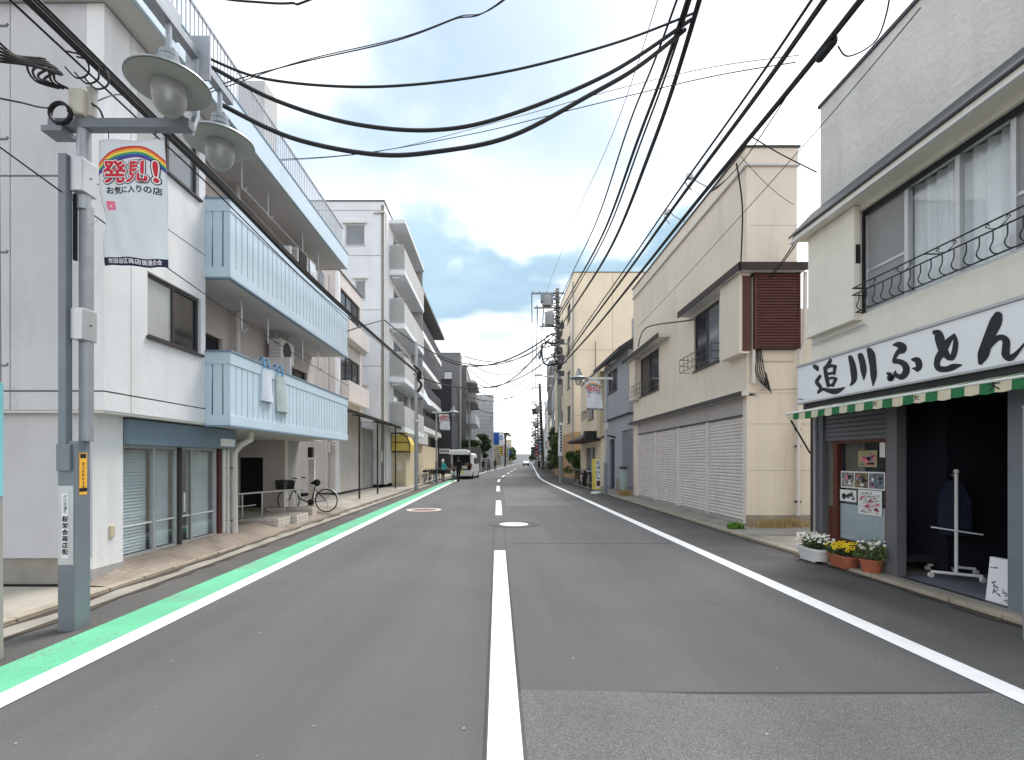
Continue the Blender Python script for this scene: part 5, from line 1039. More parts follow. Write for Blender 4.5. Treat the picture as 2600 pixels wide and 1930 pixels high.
for y, zc in ((4.62, 5.06), (5.47, 5.06)):
    L3 = lambda pr: [(r_ * ks, z_ * ks) for r_, z_ in pr]
    l_ = MB().lathe(L3([(.07, .34), (.10, .32), (.10, .27), (.085, .26), (.115, .25), (.115, .19), (.095, .18), (.13, .16), (.135, .11), (.24, .09), (.34, .035), (.425, -.025), (.432, -.045), (.42, -.05), (.33, .005), (.2, .04), (.19, .04)])[::-1], 44, (-3.0, y, zc)).build('lamp_shade', lamp_cream, SL, smooth=True)
    MB().tube([(-3.0, y, zc + .26), (-3.0, y, 5.60)], .026, 10).build('stem', silver, l_, smooth=True)
    MB().lathe(L3([(.42, -.048), (.33, .0), (.2, .036), (.19, .038)]), 40, (-3.0, y, zc - .006)).build('shade_lining', lamp_under, l_, smooth=True)
    for rr_ in (.27, .245): MB().lathe(L3([(rr_ - .008, .012), (rr_, -.006), (rr_ + .012, .008)]), 36, (-3.0, y, zc)).build('lining_rib', dark_metal, l_, smooth=True)
    MB().lathe(L3([(0, -.40), (.06, -.39), (.115, -.35), (.16, -.28), (.18, -.19), (.178, -.10), (.17, -.02), (.165, .03)]), 32, (-3.0, y, zc)).build('globe', globe, l_, smooth=True)
    MB().lathe(L3([(0, -.22), (.03, -.21), (.045, -.15), (.03, -.08), (.03, .02), (0, .03)]), 16, (-3.0, y, zc)).build('bulb', sign_white, l_, smooth=True)
# plates on the base
pl = bx(SL, 'name_plate', alu, -4.112, -3.968, 4.735, 4.739, .62, 1.36); MB().box(-4.075, -4.012, 4.732, 4.7345, .68, 1.29).build('plate_face', sign_white, pl)
g = MB(); fn = lambda a, b, d: (-4.043 + a, 4.7315, b)
lettering(g, 'ボロ市通り', .036, fn, 0, 1.255, 0, True, pitch=1.0, fat=.015); lettering(g, '桜栄会商店街', .058, fn, 0, 1.045, 0, True, pitch=1.06, fat=.035); g.build('plate_lettering', ink, pl, fix=False)
for z in (.66, .98, 1.33):
    for x in (-4.103, -3.977): MB().lathe([(0, 0), (.005, 0), (.005, .004), (0, .004)][::-1], 8, (x, 4.735, z), Matrix.Rotation(R(90), 3, 'X')).build('bolt', white_metal, pl)
st_ = bx(SL, 'sticker', sticker_y, -3.959, -3.957, 4.79, 4.88, 1.27, 1.67); MB().box(-3.9565, -3.956, 4.79, 4.88, 1.30, 1.335).box(-3.9565, -3.956, 4.80, 4.87, 1.62, 1.66).build('sticker_band', ink, st_)
g = MB(); 
for k in range(7):
    z = 1.575 - k * .036
    for q in range(3): stroke(g, [(4.822 + random.uniform(-.004, .01), z - q * .009, .005), (4.846 + random.uniform(-.008, .004), z - q * .009 + random.uniform(-.004, .004), .006)], lambda a, b, d: (-3.9562, a, b))
g.build('sticker_lettering', ink, st_, fix=False)
# junction box and coiled cable on the arm
jb = thing('junction_box', 'cream cable junction box on the near lamp arm', 'junction box', (-4.0, 4.85, 4.86))
bx(jb, 'box_body', M('box_cream', rgb(226, 220, 204), .5, .05, 4), -4.06, -3.93, 4.78, 4.92, 4.88, 5.13, .015); MB().tube([(-3.91, 4.88, 4.9), (-3.91, 4.88, 5.16)], .045, 12).build('cable_gland', pvc, jb, smooth=True)
MB().lathe([(.03, .0), (.05, .012), (.05, .03), (0, .035)], 12, (-3.91, 4.88, 5.15)).build('gland_cap', pvc, jb, smooth=True)
coil = []
for i in range(90): a = i / 90 * 2 * math.pi * 3.2; coil.append((-4.11 + .095 * math.cos(a), 4.74 + .012 * i / 30, 4.86 + .095 * math.sin(a)))
tag(MB().tube(coil, .013, 6).build('cable_coil', cable_m, None, smooth=True), 'coil of black cable at the end of the near lamp arm', 'cable')

# ------------------------------------------------------------------ shopping street banners
def banner(loc, wd, ht, label, sheared=0.0, rot=0.0, detail=True):
    t = local(thing('banner', label, 'banner', loc, rot, 'shopping street banners')); n, m = 30, 48; vs_ = []
    def surf(u, v, d=0.0):       # u,v in 0..1 over the cloth
        bulge = .045 * math.sin(u * 3.1) * math.sin(v * 2.6 + .4) + .016 * math.sin(u * 9 + v * 5) + .010 * math.sin(u * 17 - v * 13) * v
        narrow = -.05 * math.exp(-((v - .62) / .12) ** 2) * (1 - u)
        return ((u - .5) * wd + sheared * v - narrow * wd * 1.0, -bulge - d, -v * ht - .03 * v * (u - .3))
    for j in range(m + 1):
        for i in range(n + 1): vs_.append(surf(i / n, j / m))
    c = MB().add(vs_, [(j * (n + 1) + i, j * (n + 1) + i + 1, (j + 1) * (n + 1) + i + 1, (j + 1) * (n + 1) + i) for j in range(m) for i in range(n)]).build('cloth', banner_cloth, t, smooth=True)
    c.modifiers.new('thick', 'SOLIDIFY').thickness = .003
    S = lambda a, b, d: surf(.5 + a / wd, .5 - b / ht, .0055 + d)
    def arc(v0, v1, mat):
        vv = []; k = 20
        for i in range(k + 1):
            u = i / k; h_ = .045 + .13 * (2 * u - 1) ** 2 - .03 * (u - .5)
            vv += [surf(u, h_ + v0, .004), surf(u, h_ + v1, .004)]
        MB().add(vv, [(2 * i, 2 * i + 1, 2 * i + 3, 2 * i + 2) for i in range(k)]).build('rainbow_band', mat, c, fix=False)
    for q, m_ in enumerate((ink_red, pr_orange, pr_yellow, pr_green, pr_blue, pr_violet)): arc(q * .0165, (q + 1) * .0165, m_)
    fs_ = wd * .35
    for fat, m_, d in ((.105, navy_print, .001), (.072, sign_white, .002), (.03, ink_red, .003)):
        g = MB(); lettering(g, '発', fs_, S, -.25 * wd, ht * .225, d=d, fat=fat); lettering(g, '見', fs_, S, .10 * wd, ht * .225, d=d, fat=fat); lettering(g, '!', fs_ * 1.2, S, .37 * wd, ht * .232, d=d, fat=fat); g.build('print_lettering', m_, c, fix=False)
    g = MB(); lettering(g, 'お気に入りの店', wd * .12, S, 0.02 * wd, ht * .09, d=.001, fat=.02); g.build('print_lettering', ink, c, fix=False)
    if detail:
        g = MB(); sq = MB()
        sq.add([S(-.42 * wd + x * .13 * wd, y_ * .13 * wd - .06 * ht, .001) for x, y_ in ((0, 0), (1, 0), (1, 1), (0, 1))], [(0, 1, 2, 3)]); sq.build('red_seal', pr_pink, c, fix=False)
    g = MB(); vv = []
    for i in range(n + 1): vv += [surf(i / n, .935, .004), surf(i / n, 1.0, .004)]
    g.add(vv, [(2 * i, 2 * i + 1, 2 * i + 3, 2 * i + 2) for i in range(n)]).build('bottom_band', navy_print, c, fix=False)
    g = MB(); lettering(g, '世田谷区商店街連合会', wd * .083, S, 0, -ht * .468, d=.0015, fat=.015); g.build('print_lettering', sign_white, c, fix=False)
    for u in (-.36, .36): MB().tube([(u * wd, 0, 0), (u * wd, 0, .09)], .004, 5).build('tie_cord', cable_m, t)
    return t
banner((-3.50, 4.85, 4.66), .63, 1.2, 'white shopping street banner with a rainbow and red characters, hanging near left', .04)
MB_t = [(-3.81, 4.85, 3.92), (-3.92, 4.88, 3.86), (-3.97, 4.9, 3.85)]
cable(MB_t, .003, 'thin cord tying the near banner to its lamp post', mat=pvc, name='tie_cord')

def lamp_post(loc, flip, label, arm_z, L=1.15):
    t = local(thing('street_lamp', label, 'street lamp', loc, 0, 'street lamps')); s = flip
    MB().box(-.08, .08, -.08, .08, 0, 1.5).build('base_box', silver_dark, t, bevel=.006)
    MB().tube([(0, 0, 1.5), (0, 0, arm_z + .05)], .06, 12).build('pole', silver, t, smooth=True)
    MB().box(-.09, .09, -.1, .1, 3.0, 3.3).build('bracket_box', alu, t, bevel=.008)
    MB().box(min(-.3 * s, L * s), max(-.3 * s, L * s), -.05, .05, arm_z, arm_z + .09).build('arm', white_metal, t)
    x = s * (L + .25)
    MB().beam((s * L, 0, arm_z + .05), (x, 0, arm_z + .5), .05, .05).build('lamp_bracket', silver, t)
    l_ = MB().lathe([(.06, .42), (.09, .30), (.10, .18), (.12, .10), (.22, .07), (.34, .02), (.425, -.02), (.43, -.035), (.33, .0), (.2, .03)][::-1], 28, (x, 0, arm_z + .08)).build('lamp_shade', lamp_cream, t, smooth=True)
    MB().lathe([(0, -.36), (.115, -.31), (.168, -.18), (.16, -.02), (.155, .03)], 20, (x, 0, arm_z + .08)).build('globe', globe, l_, smooth=True)
    return t
lamp_post((4.97, 23.2, 0), -1, 'street lamp post with a bell lamp and banner before the blue-grey house', 5.3, 1.0)
banner((4.97 - .62, 23.15, 5.2), .72, 1.3, 'small shopping street banner on the right hand lamp post', .12)
lamp_post((-4.27, 35.4, 0), 1, 'distant street lamp post with a banner beside the parked bicycles', 4.9, .95)
banner((-4.27 + .52, 35.35, 4.8), .72, 1.12, 'small distant shopping street banner on the left', .1)
# ------------------------------------------------------------------ utility poles
def upole(loc, h, r, label, lean=0.0, mat=None, bolts=True, cap=True):
    t = local(thing('utility_pole', label, 'utility pole', loc))
    MB().tube([(0, 0, -.05), (lean * .5, 0, h * .5), (lean, 0, h)], [r, r * .88, r * .76], 16).build('shaft', mat or pole_conc, t, smooth=True)
    if bolts:
        for k in range(int((h - 2) / .45)):
            z = 1.9 + k * .45; s = 1 if k % 2 else -1; x = lean * z / h; MB().tube([(x, 0, z), (x + s * (r + .09), 0, z), (x + s * (r + .1), 0, z + .02)], .009, 5).build('step_bolt', silver_dark, t)
    return t
P1 = upole((4.46, 35.4, 0), 13.6, .17, 'tall concrete utility pole with transformers in front of the peach building', -.27)
def arm(t, x0, x1, y, z, nm='crossarm', ins=()):
    a = MB().box(x0, x1, y - .05, y + .05, z - .05, z + .05).build(nm, silver_dark, t)
    for x in ins: MB().lathe([(.02, 0), (.05, .03), (.03, .06), (.055, .09), (.03, .12), (.045, .16), (.0, .2)], 10, (x, y, z + .05)).build('insulator', pvc, a, smooth=True)
    return a
arm(P1, -2.1, .2, -.2, 13.2, ins=(-2.0, -1.5, -1.0, -.5)); arm(P1, -1.9, .1, -.2, 12.2, ins=(-1.7, -1.2)); arm(P1, -1.5, .1, -.2, 10.9, ins=(-1.3, -.9)); arm(P1, -.9, .5, -.2, 9.7); arm(P1, -.9, .4, -.2, 8.4)
def transformer(t, x, y, z, r=.3, h=.8):
    o = MB().lathe([(0, 0), (r * .95, 0), (r, .04), (r, h), (r * .9, h + .06), (0, h + .08)][::-1], 18, (x, y, z)).build('transformer', pvc_grey, t, smooth=True)
    for k in range(3): MB().tube([(x - r * .5 + k * r * .5, y, z + h + .05), (x - r * .5 + k * r * .5, y, z + h + .28)], .035, 8).build('bushing', pvc, o)
    for k in range(8): a = k / 8 * 6.28; MB().beam((x + math.cos(a) * r, y + math.sin(a) * r, z + .1), (x + math.cos(a) * r, y + math.sin(a) * r, z + h - .1), .02, .08).build('cooling_fin', pvc_grey, o)
transformer(P1, -.85, -.35, 10.95); transformer(P1, -1.0, -.25, 12.3, .36, .6)
MB().box(-1.45, -.6, -.5, .0, 12.55, 13.1).build('switch_box', silver_dark, P1, bevel=.02)
for pts in ([(-.2, -.25, 9.7), (-1.1, -.25, 9.75), (-1.35, -.25, 9.5), (-1.3, -.25, 8.5), (-.9, -.25, 8.2), (-.1, -.25, 8.3)], [(-.3, -.25, 9.4), (-.5, -.25, 8.8), (-.35, -.25, 8.4), (-.1, -.25, 8.1)], [(-1.5, -.3, 9.2), (-1.45, -.3, 8.9), (-1.55, -.3, 8.6)]):
    MB().tube(spline(pts), .06, 6).build('cable_loop', cable_m, P1, smooth=True)
for k in range(16):
    z = 8.0 + k * .35; MB().tube(spline([(-.2 * (k % 3), -.2, z), (-.5 - .25 * (k % 2), -.3, z - .12), (-.1, -.25, z - .36)]), .04, 5).build('jumper_wire', cable_m, P1, smooth=True)
for k in range(10): MB().lathe([(.0, 0), (.07, .02), (.04, .06), (.08, .1), (.04, .15), (.0, .2)], 8, (-.3 - .17 * (k % 7), -.3, [8.5, 9.8, 11.0, 12.3][k % 4])).build('insulator', pvc_grey, P1)
for k in range(6): MB().tube([(-.1, -.25, 12.9 - .8 * k), (-1.1 - .1 * (k % 3), -.28, 12.6 - .8 * k)], .045, 6).build('brace', silver_dark, P1)
for k in range(8): MB().box(-.26 + .1 * (k % 2), .02 + .16 * (k % 2), -.3, -.16, 6.9 + .55 * k, 7.25 + .55 * k).build('pole_band', dark_metal, P1)
for k in range(3): MB().box(-1.62 + .1 * k, -1.54 + .1 * k, -.3, -.2, 8.7 + .25 * k, 8.95 + .25 * k).build('fuse_holder', dark_metal, P1)
pn = MB().lathe([(.178, 1.9), (.18, 1.91), (.18, 4.2), (.178, 4.21)], 16, (-.04, 0, 0)).build('pole_notice', sign_white, P1, smooth=True)
g = MB()
for k in range(9): g.box(-.10, .02, -.187, -.183, 2.2 + k * .21, 2.34 + k * .21)
g.build('notice_mark', ink, pn)
MB().tube([(-.05, -.1, 7.2), (-.6, -.1, 7.35), (-1.4, -.1, 7.5)], .04, 8).build('street_light_arm', silver, P1); MB().box(-1.9, -1.35, -.18, -.02, 7.46, 7.6).build('street_light_head', alu, P1, bevel=.03)
P2 = upole((bend(80) + 5.0, 82, 0), 14.0, .26, 'second utility pole further down the right side', -.6, M('pole_dark', rgb(96, 92, 90), .8, .15, 2))
arm(P2, -1.8, .3, -.2, 13.3, ins=(-1.6, -1.0)); arm(P2, -1.9, .2, -.2, 11.0); transformer(P2, -.9, -.3, 9.3, .4, .9); MB().box(-1.8, -1.0, -.5, -.1, 9.0, 9.9).build('switch_box', dark_metal, P2)
for k in range(14): z = 3 + k * .6; MB().tube(spline([(-.2, -.2, z), (-.9 - .5 * (k % 2), -.3, z - .25), (-.15, -.25, z - .55)]), .075, 5).build('jumper_wire', cable_m, P2, smooth=True)
for k, (y, h, lab) in enumerate([(112, 13, 'third utility pole far down the right side'), (150, 12.5, 'farthest utility pole on the right side')]):
    p = upole((bend(y) + 4.6, y, 0), h, .2, lab, -.2); arm(p, -1.6, .3, -.2, h - .6, ins=(-1.4, -.8)); arm(p, -1.4, .3, -.2, h - 2.2); transformer(p, -.8, -.3, h - 4, .45, 1.0)
    for q in range(12): z = 2.5 + q * .7; MB().tube(spline([(-.2, -.2, z), (-1.1 - .6 * (q % 2), -.3, z - .3), (-.15, -.25, z - .65)]), .09, 5).build('jumper_wire', cable_m, p, smooth=True)
PL = upole((-4.33, 27, 0), 7.9, .11, 'slim pale utility pole at the corner of the lattice balcony block', 0, silver)
bx_p = MB().box(-.16, .22, -.18, .12, 5.2, 6.4)
MB().tube(spline([(-.1, -.15, 6.6), (.22, -.2, 6.3), (.12, -.2, 5.9), (.3, -.2, 5.6), (.1, -.18, 5.2)]), .07, 6).build('cable_loop', cable_m, PL, smooth=True)
MB().box(.08, .3, -.2, 0, 5.9, 6.3).build('closure', cable_m, PL, bevel=.03); MB().lathe([(.115, 3.6), (.15, 3.62), (.15, 3.7), (.115, 3.72)], 14).build('band', alu, PL)
MB().tube([(0, 0, 6.9), (.3, -.1, 6.95)], .03, 6).build('bracket', silver, PL)
PLL = upole((bend(60) - 4.6, 62, 0), 9.5, .12, 'thin pole beyond the van on the left side', 0, pole_conc)
PLM = upole((bend(96) - 4.3, 96, 0), 8, .2, 'concrete pole with paper notices beyond the hedge on the left', 0, pole_conc); MB().lathe([(.21, 1.6), (.215, 1.62), (.215, 4.4), (.21, 4.42)], 14).build('pole_notice', sign_white, PLM)
PN = upole((-4.16, 4.02, 0), 8.5, .17, 'grey utility pole cut off by the left edge with a teal sign band', 0, pole_conc, bolts=True)
MB().lathe([(.158, 1.3), (.172, 1.31), (.172, 2.22), (.158, 2.23)], 20).build('teal_band', teal_sign, PN, smooth=True)
ep = local(thing('metal_post', 'thin pale metal post at the right edge in front of the shop', 'post', (4.74, 4.5, 0)))
MB().tube([(0, 0, 0), (0, 0, 2.08)], .05, 12).build('shaft', alu, ep, smooth=True); MB().lathe([(.05, 2.06), (.06, 2.08), (.0, 2.13)], 12).build('cap', alu, ep, smooth=True)

# ------------------------------------------------------------------ overhead cables
J1 = (2.75, 7.6, 9.1)
# bundle from the tall pole over the street towards the camera
LB = 'black cable in the high bundle from the tall pole overhead'
for k, (zp, dx, dz, r) in enumerate([(12.3, -.45, .15, .02), (11.6, -.25, .0, .034), (11.3, -.17, .05, .022), (11.45, -.2, -.06, .02), (10.7, .0, -.1, .042)]):
    cable(spline([(4.25 + dx * .3, 35.2, zp), (3.85 + dx * .7, 24, 9.3 + dz + (zp - 10.7) * .62), (3.55 + dx, 15.8, 8.36 + dz + (zp - 10.7) * .35), (3.3 + dx, 11.0, 8.36 + dz + (zp - 10.7) * .22), (3.12 + dx * .8, 8.3, 8.55 + dz * .6), (2.75, 4.5, 9.1), (2.4, 1, 9.6)]), r, LB, 'high cable bundle')
cable(spline([(3.4, 35.2, 13.3), (2.9, 20, 10.8), (2.7, 11, 9.2), (2.5, 5, 9.3)]), .008, 'single thin wire above the high cable bundle', mat=cable_g)
# lower bundle along the right hand houses
LL = 'black cable in the lower bundle along the right hand house fronts'
for k, (dx, dz, r) in enumerate([(0, 0, .036), (.03, .07, .016), (-.36, .0, .032), (-.30, .07, .016), (-.42, .10, .018)]):
    cable(spline([(4.3 + dx * .2, 35.2, 8.0 + dz), (4.05 + dx, 22, 7.1 + dz), (3.9 + dx, 14, 6.72 + dz), (3.78 + dx, 9.6, 6.5 + dz), (3.7 + dx, 6.6, 6.3 + dz), (3.6 + dx, 5, 6.16 + dz), (3.45 + dx, 2, 6.0 + dz)]), r, LL, 'lower cable bundle')
for k in range(3): cable(spline([(3.83, 9.0 + .05 * k, 6.42), (3.72 - .05 * k, 8.2, 6.16 - .05 * k), (3.70 - .03 * k, 7.4, 6.12 - .04 * k), (3.72, 6.5, 6.28)]), .007, 'thin slack wire looping under the lower cable bundle', 'slack loops')
cl = thing('cable_closure', 'black splice closure on the lower cable bundle, upper right', 'cable closure', (3.66, 5.6, 6.2))
MB().box(3.62, 3.70, 5.48, 5.78, 6.12, 6.22).build('closure_body', cable_m, cl, bevel=.03); MB().tube(spline([(3.7, 5.5, 6.1), (3.78, 5.45, 5.95), (3.95, 5.3, 5.98), (4.0, 5.2, 6.2), (3.9, 5.0, 6.4)]), .008, 6).build('tail_wire', cable_m, cl, smooth=True)
for i, (y, x) in enumerate([(9.1, 3.5), (10.4, 3.55)]):
    c_ = thing('cable_hook', 'small hardware hook on the lower cable bundle beside the cream parapet' if i else 'small pale hardware hook on the lower cable bundle near the roof corner', 'hook', (x, y, 6.5))
    MB().tube(spline([(x, y, 6.45), (x - .12, y, 6.6), (x - .05, y, 6.75), (x + .08, y, 6.62), (x + .3, y, 6.5)]), .012, 5).build('hook_wire', alu, c_, smooth=True); MB().box(x - .1, x + .0, y - .04, y + .04, 6.66, 6.74).build('clamp', white_metal, c_)
# house drops on the right
cable(spline([at(1905, 345, 9.3), at(1980, 390, 9.6), at(2073, 437, 8.9)]), .012, 'short service wire from the lower bundle to the stucco parapet')
cable(spline([at(1870, 415, 10.2), at(1885, 530, 11.0), at(1880, 690, 11.6)]), .016, 'service wire dropping down to the corner canopy of the cream building')
cable(spline([at(1620, 880, 20.0), at(1640, 833, 18.5), at(1740, 815, 14.0), at(1760, 812, 13.6)]), .022, 'service wire under the canopy of the cream building')
cable(sag(at(1960, 700, 11.5), at(2035, 600, 8.6), .03), .012, 'doubled service wire between the canopy and the stucco eave', 'eave wires'); cable(sag(at(1950, 705, 11.5), at(2030, 596, 8.6), .05), .012, 'doubled service wire between the canopy and the stucco eave', 'eave wires')
cable(sag(at(1620, 830, 19), at(2040, 370, 9.2), .05), .008, 'long thin wire slanting across the cream building', mat=cable_g); cable(sag(at(2040, 370, 9.2), at(2337, 20, 5.4), .02), .008, 'thin wire slanting across the stucco parapet', mat=cable_g)
cable(sag(at(1880, 395, 10.4), at(2016, 520, 11.9), .1), .007, 'thin wire sagging across the end of the cream parapet', mat=cable_g)
# three heavy swags from the high bundle across to the blue balcony house
JJ = (2.95, 7.9, 8.45)
def swag(pts, r, label, group=None, mat=None): cable(spline([at(*p) for p in pts]), r, label, group, mat)
swag([(420, 80, 7.0), (545, 155, 7.3), (700, 205, 7.5), (970, 220, 7.7), (1270, 185, 7.9), (1560, 110, 8.0), (1770, 30, 8.0)], .019, 'highest slim swag cable across the street below the top edge')
swag([(540, 172, 7.6), (700, 255, 7.7), (900, 315, 7.8), (1110, 330, 7.9), (1300, 290, 8.0), (1550, 185, 8.1), (1755, 50, 8.1)], .03, 'middle heavy swag cable across the street')
swag([(560, 265, 7.8), (740, 350, 7.9), (950, 392, 8.0), (1110, 385, 8.0), (1300, 345, 8.1), (1500, 240, 8.2), (1620, 170, 8.2), (1740, 75, 8.2)], .034, 'lowest heavy swag cable across the street')
swag([(470, 262, 7.0), (560, 215, 7.0), (760, 160, 7.0), (1000, 105, 6.9), (1150, 50, 6.8), (1290, -10, 6.7), (1900, -560, 5.2)], .008, 'thin twin wire rising from the balcony house to the top edge', 'twin wires'); swag([(470, 256, 7.0), (570, 222, 7.0), (770, 154, 7.0), (1010, 98, 6.9), (1160, 44, 6.8), (1300, -14, 6.7), (1910, -562, 5.2)], .007, 'thin twin wire rising from the balcony house to the top edge', 'twin wires', cable_g)
swag([(640, 408, 11), (900, 392, 10.6), (1200, 340, 9.8), (1480, 272, 8.8), (1780, 200, 7.4), (2020, 158, 6.3)], .007, 'long thin paired line crossing the street behind the heavy swags', 'paired crossing lines'); swag([(650, 412, 11), (960, 385, 10.5), (1300, 300, 9.5), (1560, 228, 8.5), (1800, 172, 7.3), (2030, 140, 6.3)], .005, 'long thin paired line crossing the street behind the heavy swags', 'paired crossing lines', cable_g)
swag([(330, -60, 6.2), (540, -8, 6.0), (660, 6, 6.0), (740, 8, 6.0), (800, -6, 6.0), (1200, -180, 5.6), (1900, -640, 5.0)], .012, 'short cable dipping in at the very top edge, left of centre')
# bundle along the left hand fronts
LF = 'black cable in the bundle running along the left hand house fronts'
for k, (dx, dz, r) in enumerate([(0, 0, .028), (.04, .05, .014), (-.05, .09, .028), (-.10, -.03, .010), (.08, -.05, .008), (-.16, .16, .007), (-.2, .2, .007)]):
    cable(spline([(-3.55 + dx, 2.2, 5.05 + dz), (-3.72 + dx, 4.2, 5.24 + dz), (-3.85 + dx, 5.73, 5.38 + dz), (-3.92 + dx, 7.2, 5.46 + dz), (-4.0 + dx, 11.1, 5.47 + dz), (-4.1 + dx * .6, 17, 5.72 + dz), (-4.33 + dx * .3, 26.9, 6.3 + dz * .6)]), r, LF, 'left cable bundle')
cable(sag((-4.05, 4.1, 4.15), (-4.5, 15.3, 3.85), .12), .007, 'thin wire slanting down past the blue balconies', mat=cable_m)
for i in range(6):
    a = at(-20 - 10 * i, 90 + 12 * i, 4.1); b = at(115 + 8 * i, 150 + 8 * i, 4.5); c = at(150 + 12 * (i % 3), 225, 4.8)
    cable(spline([a, at(40 + 6 * i, 140 + 5 * i, 4.3), b, at(70 + 14 * i, 165 + 12 * (i % 4), 4.6), at(90 + 10 * i, 205, 4.7), c]), .010, 'black wire in the tangle above the near junction box', 'tangle of wires')
for i in range(3):
    u, v = 170 + 25 * i, 130 + 14 * i; cable(spline([at(u, v, 4.75), at(u + 45, v + 15, 4.75), at(u + 55, v + 55, 4.75), at(u + 25, v + 68, 4.75), at(u - 5, v + 40, 4.75)]), .008, 'small loop of wire beside the tangle above the junction box', 'wire loops')
cable(spline([at(0, 250, 4.2), at(60, 262, 4.4), at(100, 272, 4.6), at(135, 275, 4.78)]), .008, 'single wire entering from the left edge to the junction box')
cable(spline([at(215, 255, 4.85), at(250, 275, 4.85), at(262, 300, 4.85)]), .010, 'short curved wire right of the junction box'); cable(spline([at(235, 262, 4.85), at(300, 240, 5.2), at(345, 262, 5.75)]), .006, 'thin curly wire from the junction box to the left bundle', mat=cable_g)
# street crossings further off
cable(spline([at(868, 846, 15.6), at(920, 828, 20), at(975, 812, 26.5)]), .025, 'thick cable from the blue balcony to the white apartment block')
cable(sag(at(975, 812, 26.5), (4.25, 35.2, 10.6), 2.4), .03, 'thick cable swagging across the street to the tall pole')
for i, (u0, v0, y0, u1, v1, y1, s) in enumerate([(1050, 950, 27, 1400, 905, 35.2, 1.4), (1190, 920, 62, 1362, 905, 82, 2.2), (1175, 1000, 62, 1350, 972, 82, 1.8), (1200, 985, 70, 1352, 985, 82, 1.6), (1215, 1040, 75, 1360, 1020, 100, 1.5), (1200, 965, 66, 1395, 862, 35.4, 2.0), (1245, 1060, 90, 1365, 1046, 112, 1.2), (1240, 1085, 96, 1368, 1075, 112, 1.0), (1180, 905, 62, 1360, 890, 82, 1.2), (1185, 930, 62, 1350, 948, 82, 2.6), (1110, 905, 46, 1400, 848, 35.4, 1.5), (1250, 1100, 110, 1365, 1092, 130, 1.0)]):
    cable(sag(at(u0, v0, y0), at(u1, v1, y1), s, 16), .035 if i < 1 else .05, 'distant cable crossing the street between the far poles', 'distant crossing cables')
for i, (z0, z1, dx) in enumerate([(13.3, 13.3, -1.9), (13.3, 13.3, -1.0), (12.2, 11.0, -1.5), (10.0, 9.5, -.2), (8.6, 8.8, 0)]):
    cable(sag((4.3 + dx, 35.4, z0), (bend(80) + 4.8 + dx * .8, 82, z1), 1.0, 16), .032, 'cable from the tall pole to the second right hand pole', 'pole to pole cables')
    cable(sag((bend(80) + 4.8 + dx * .8, 82, z1), (bend(112) + 4.5 + dx * .7, 112, z1 - .8), .8, 12), .05, 'cable between the farther right hand poles', 'far pole cables')

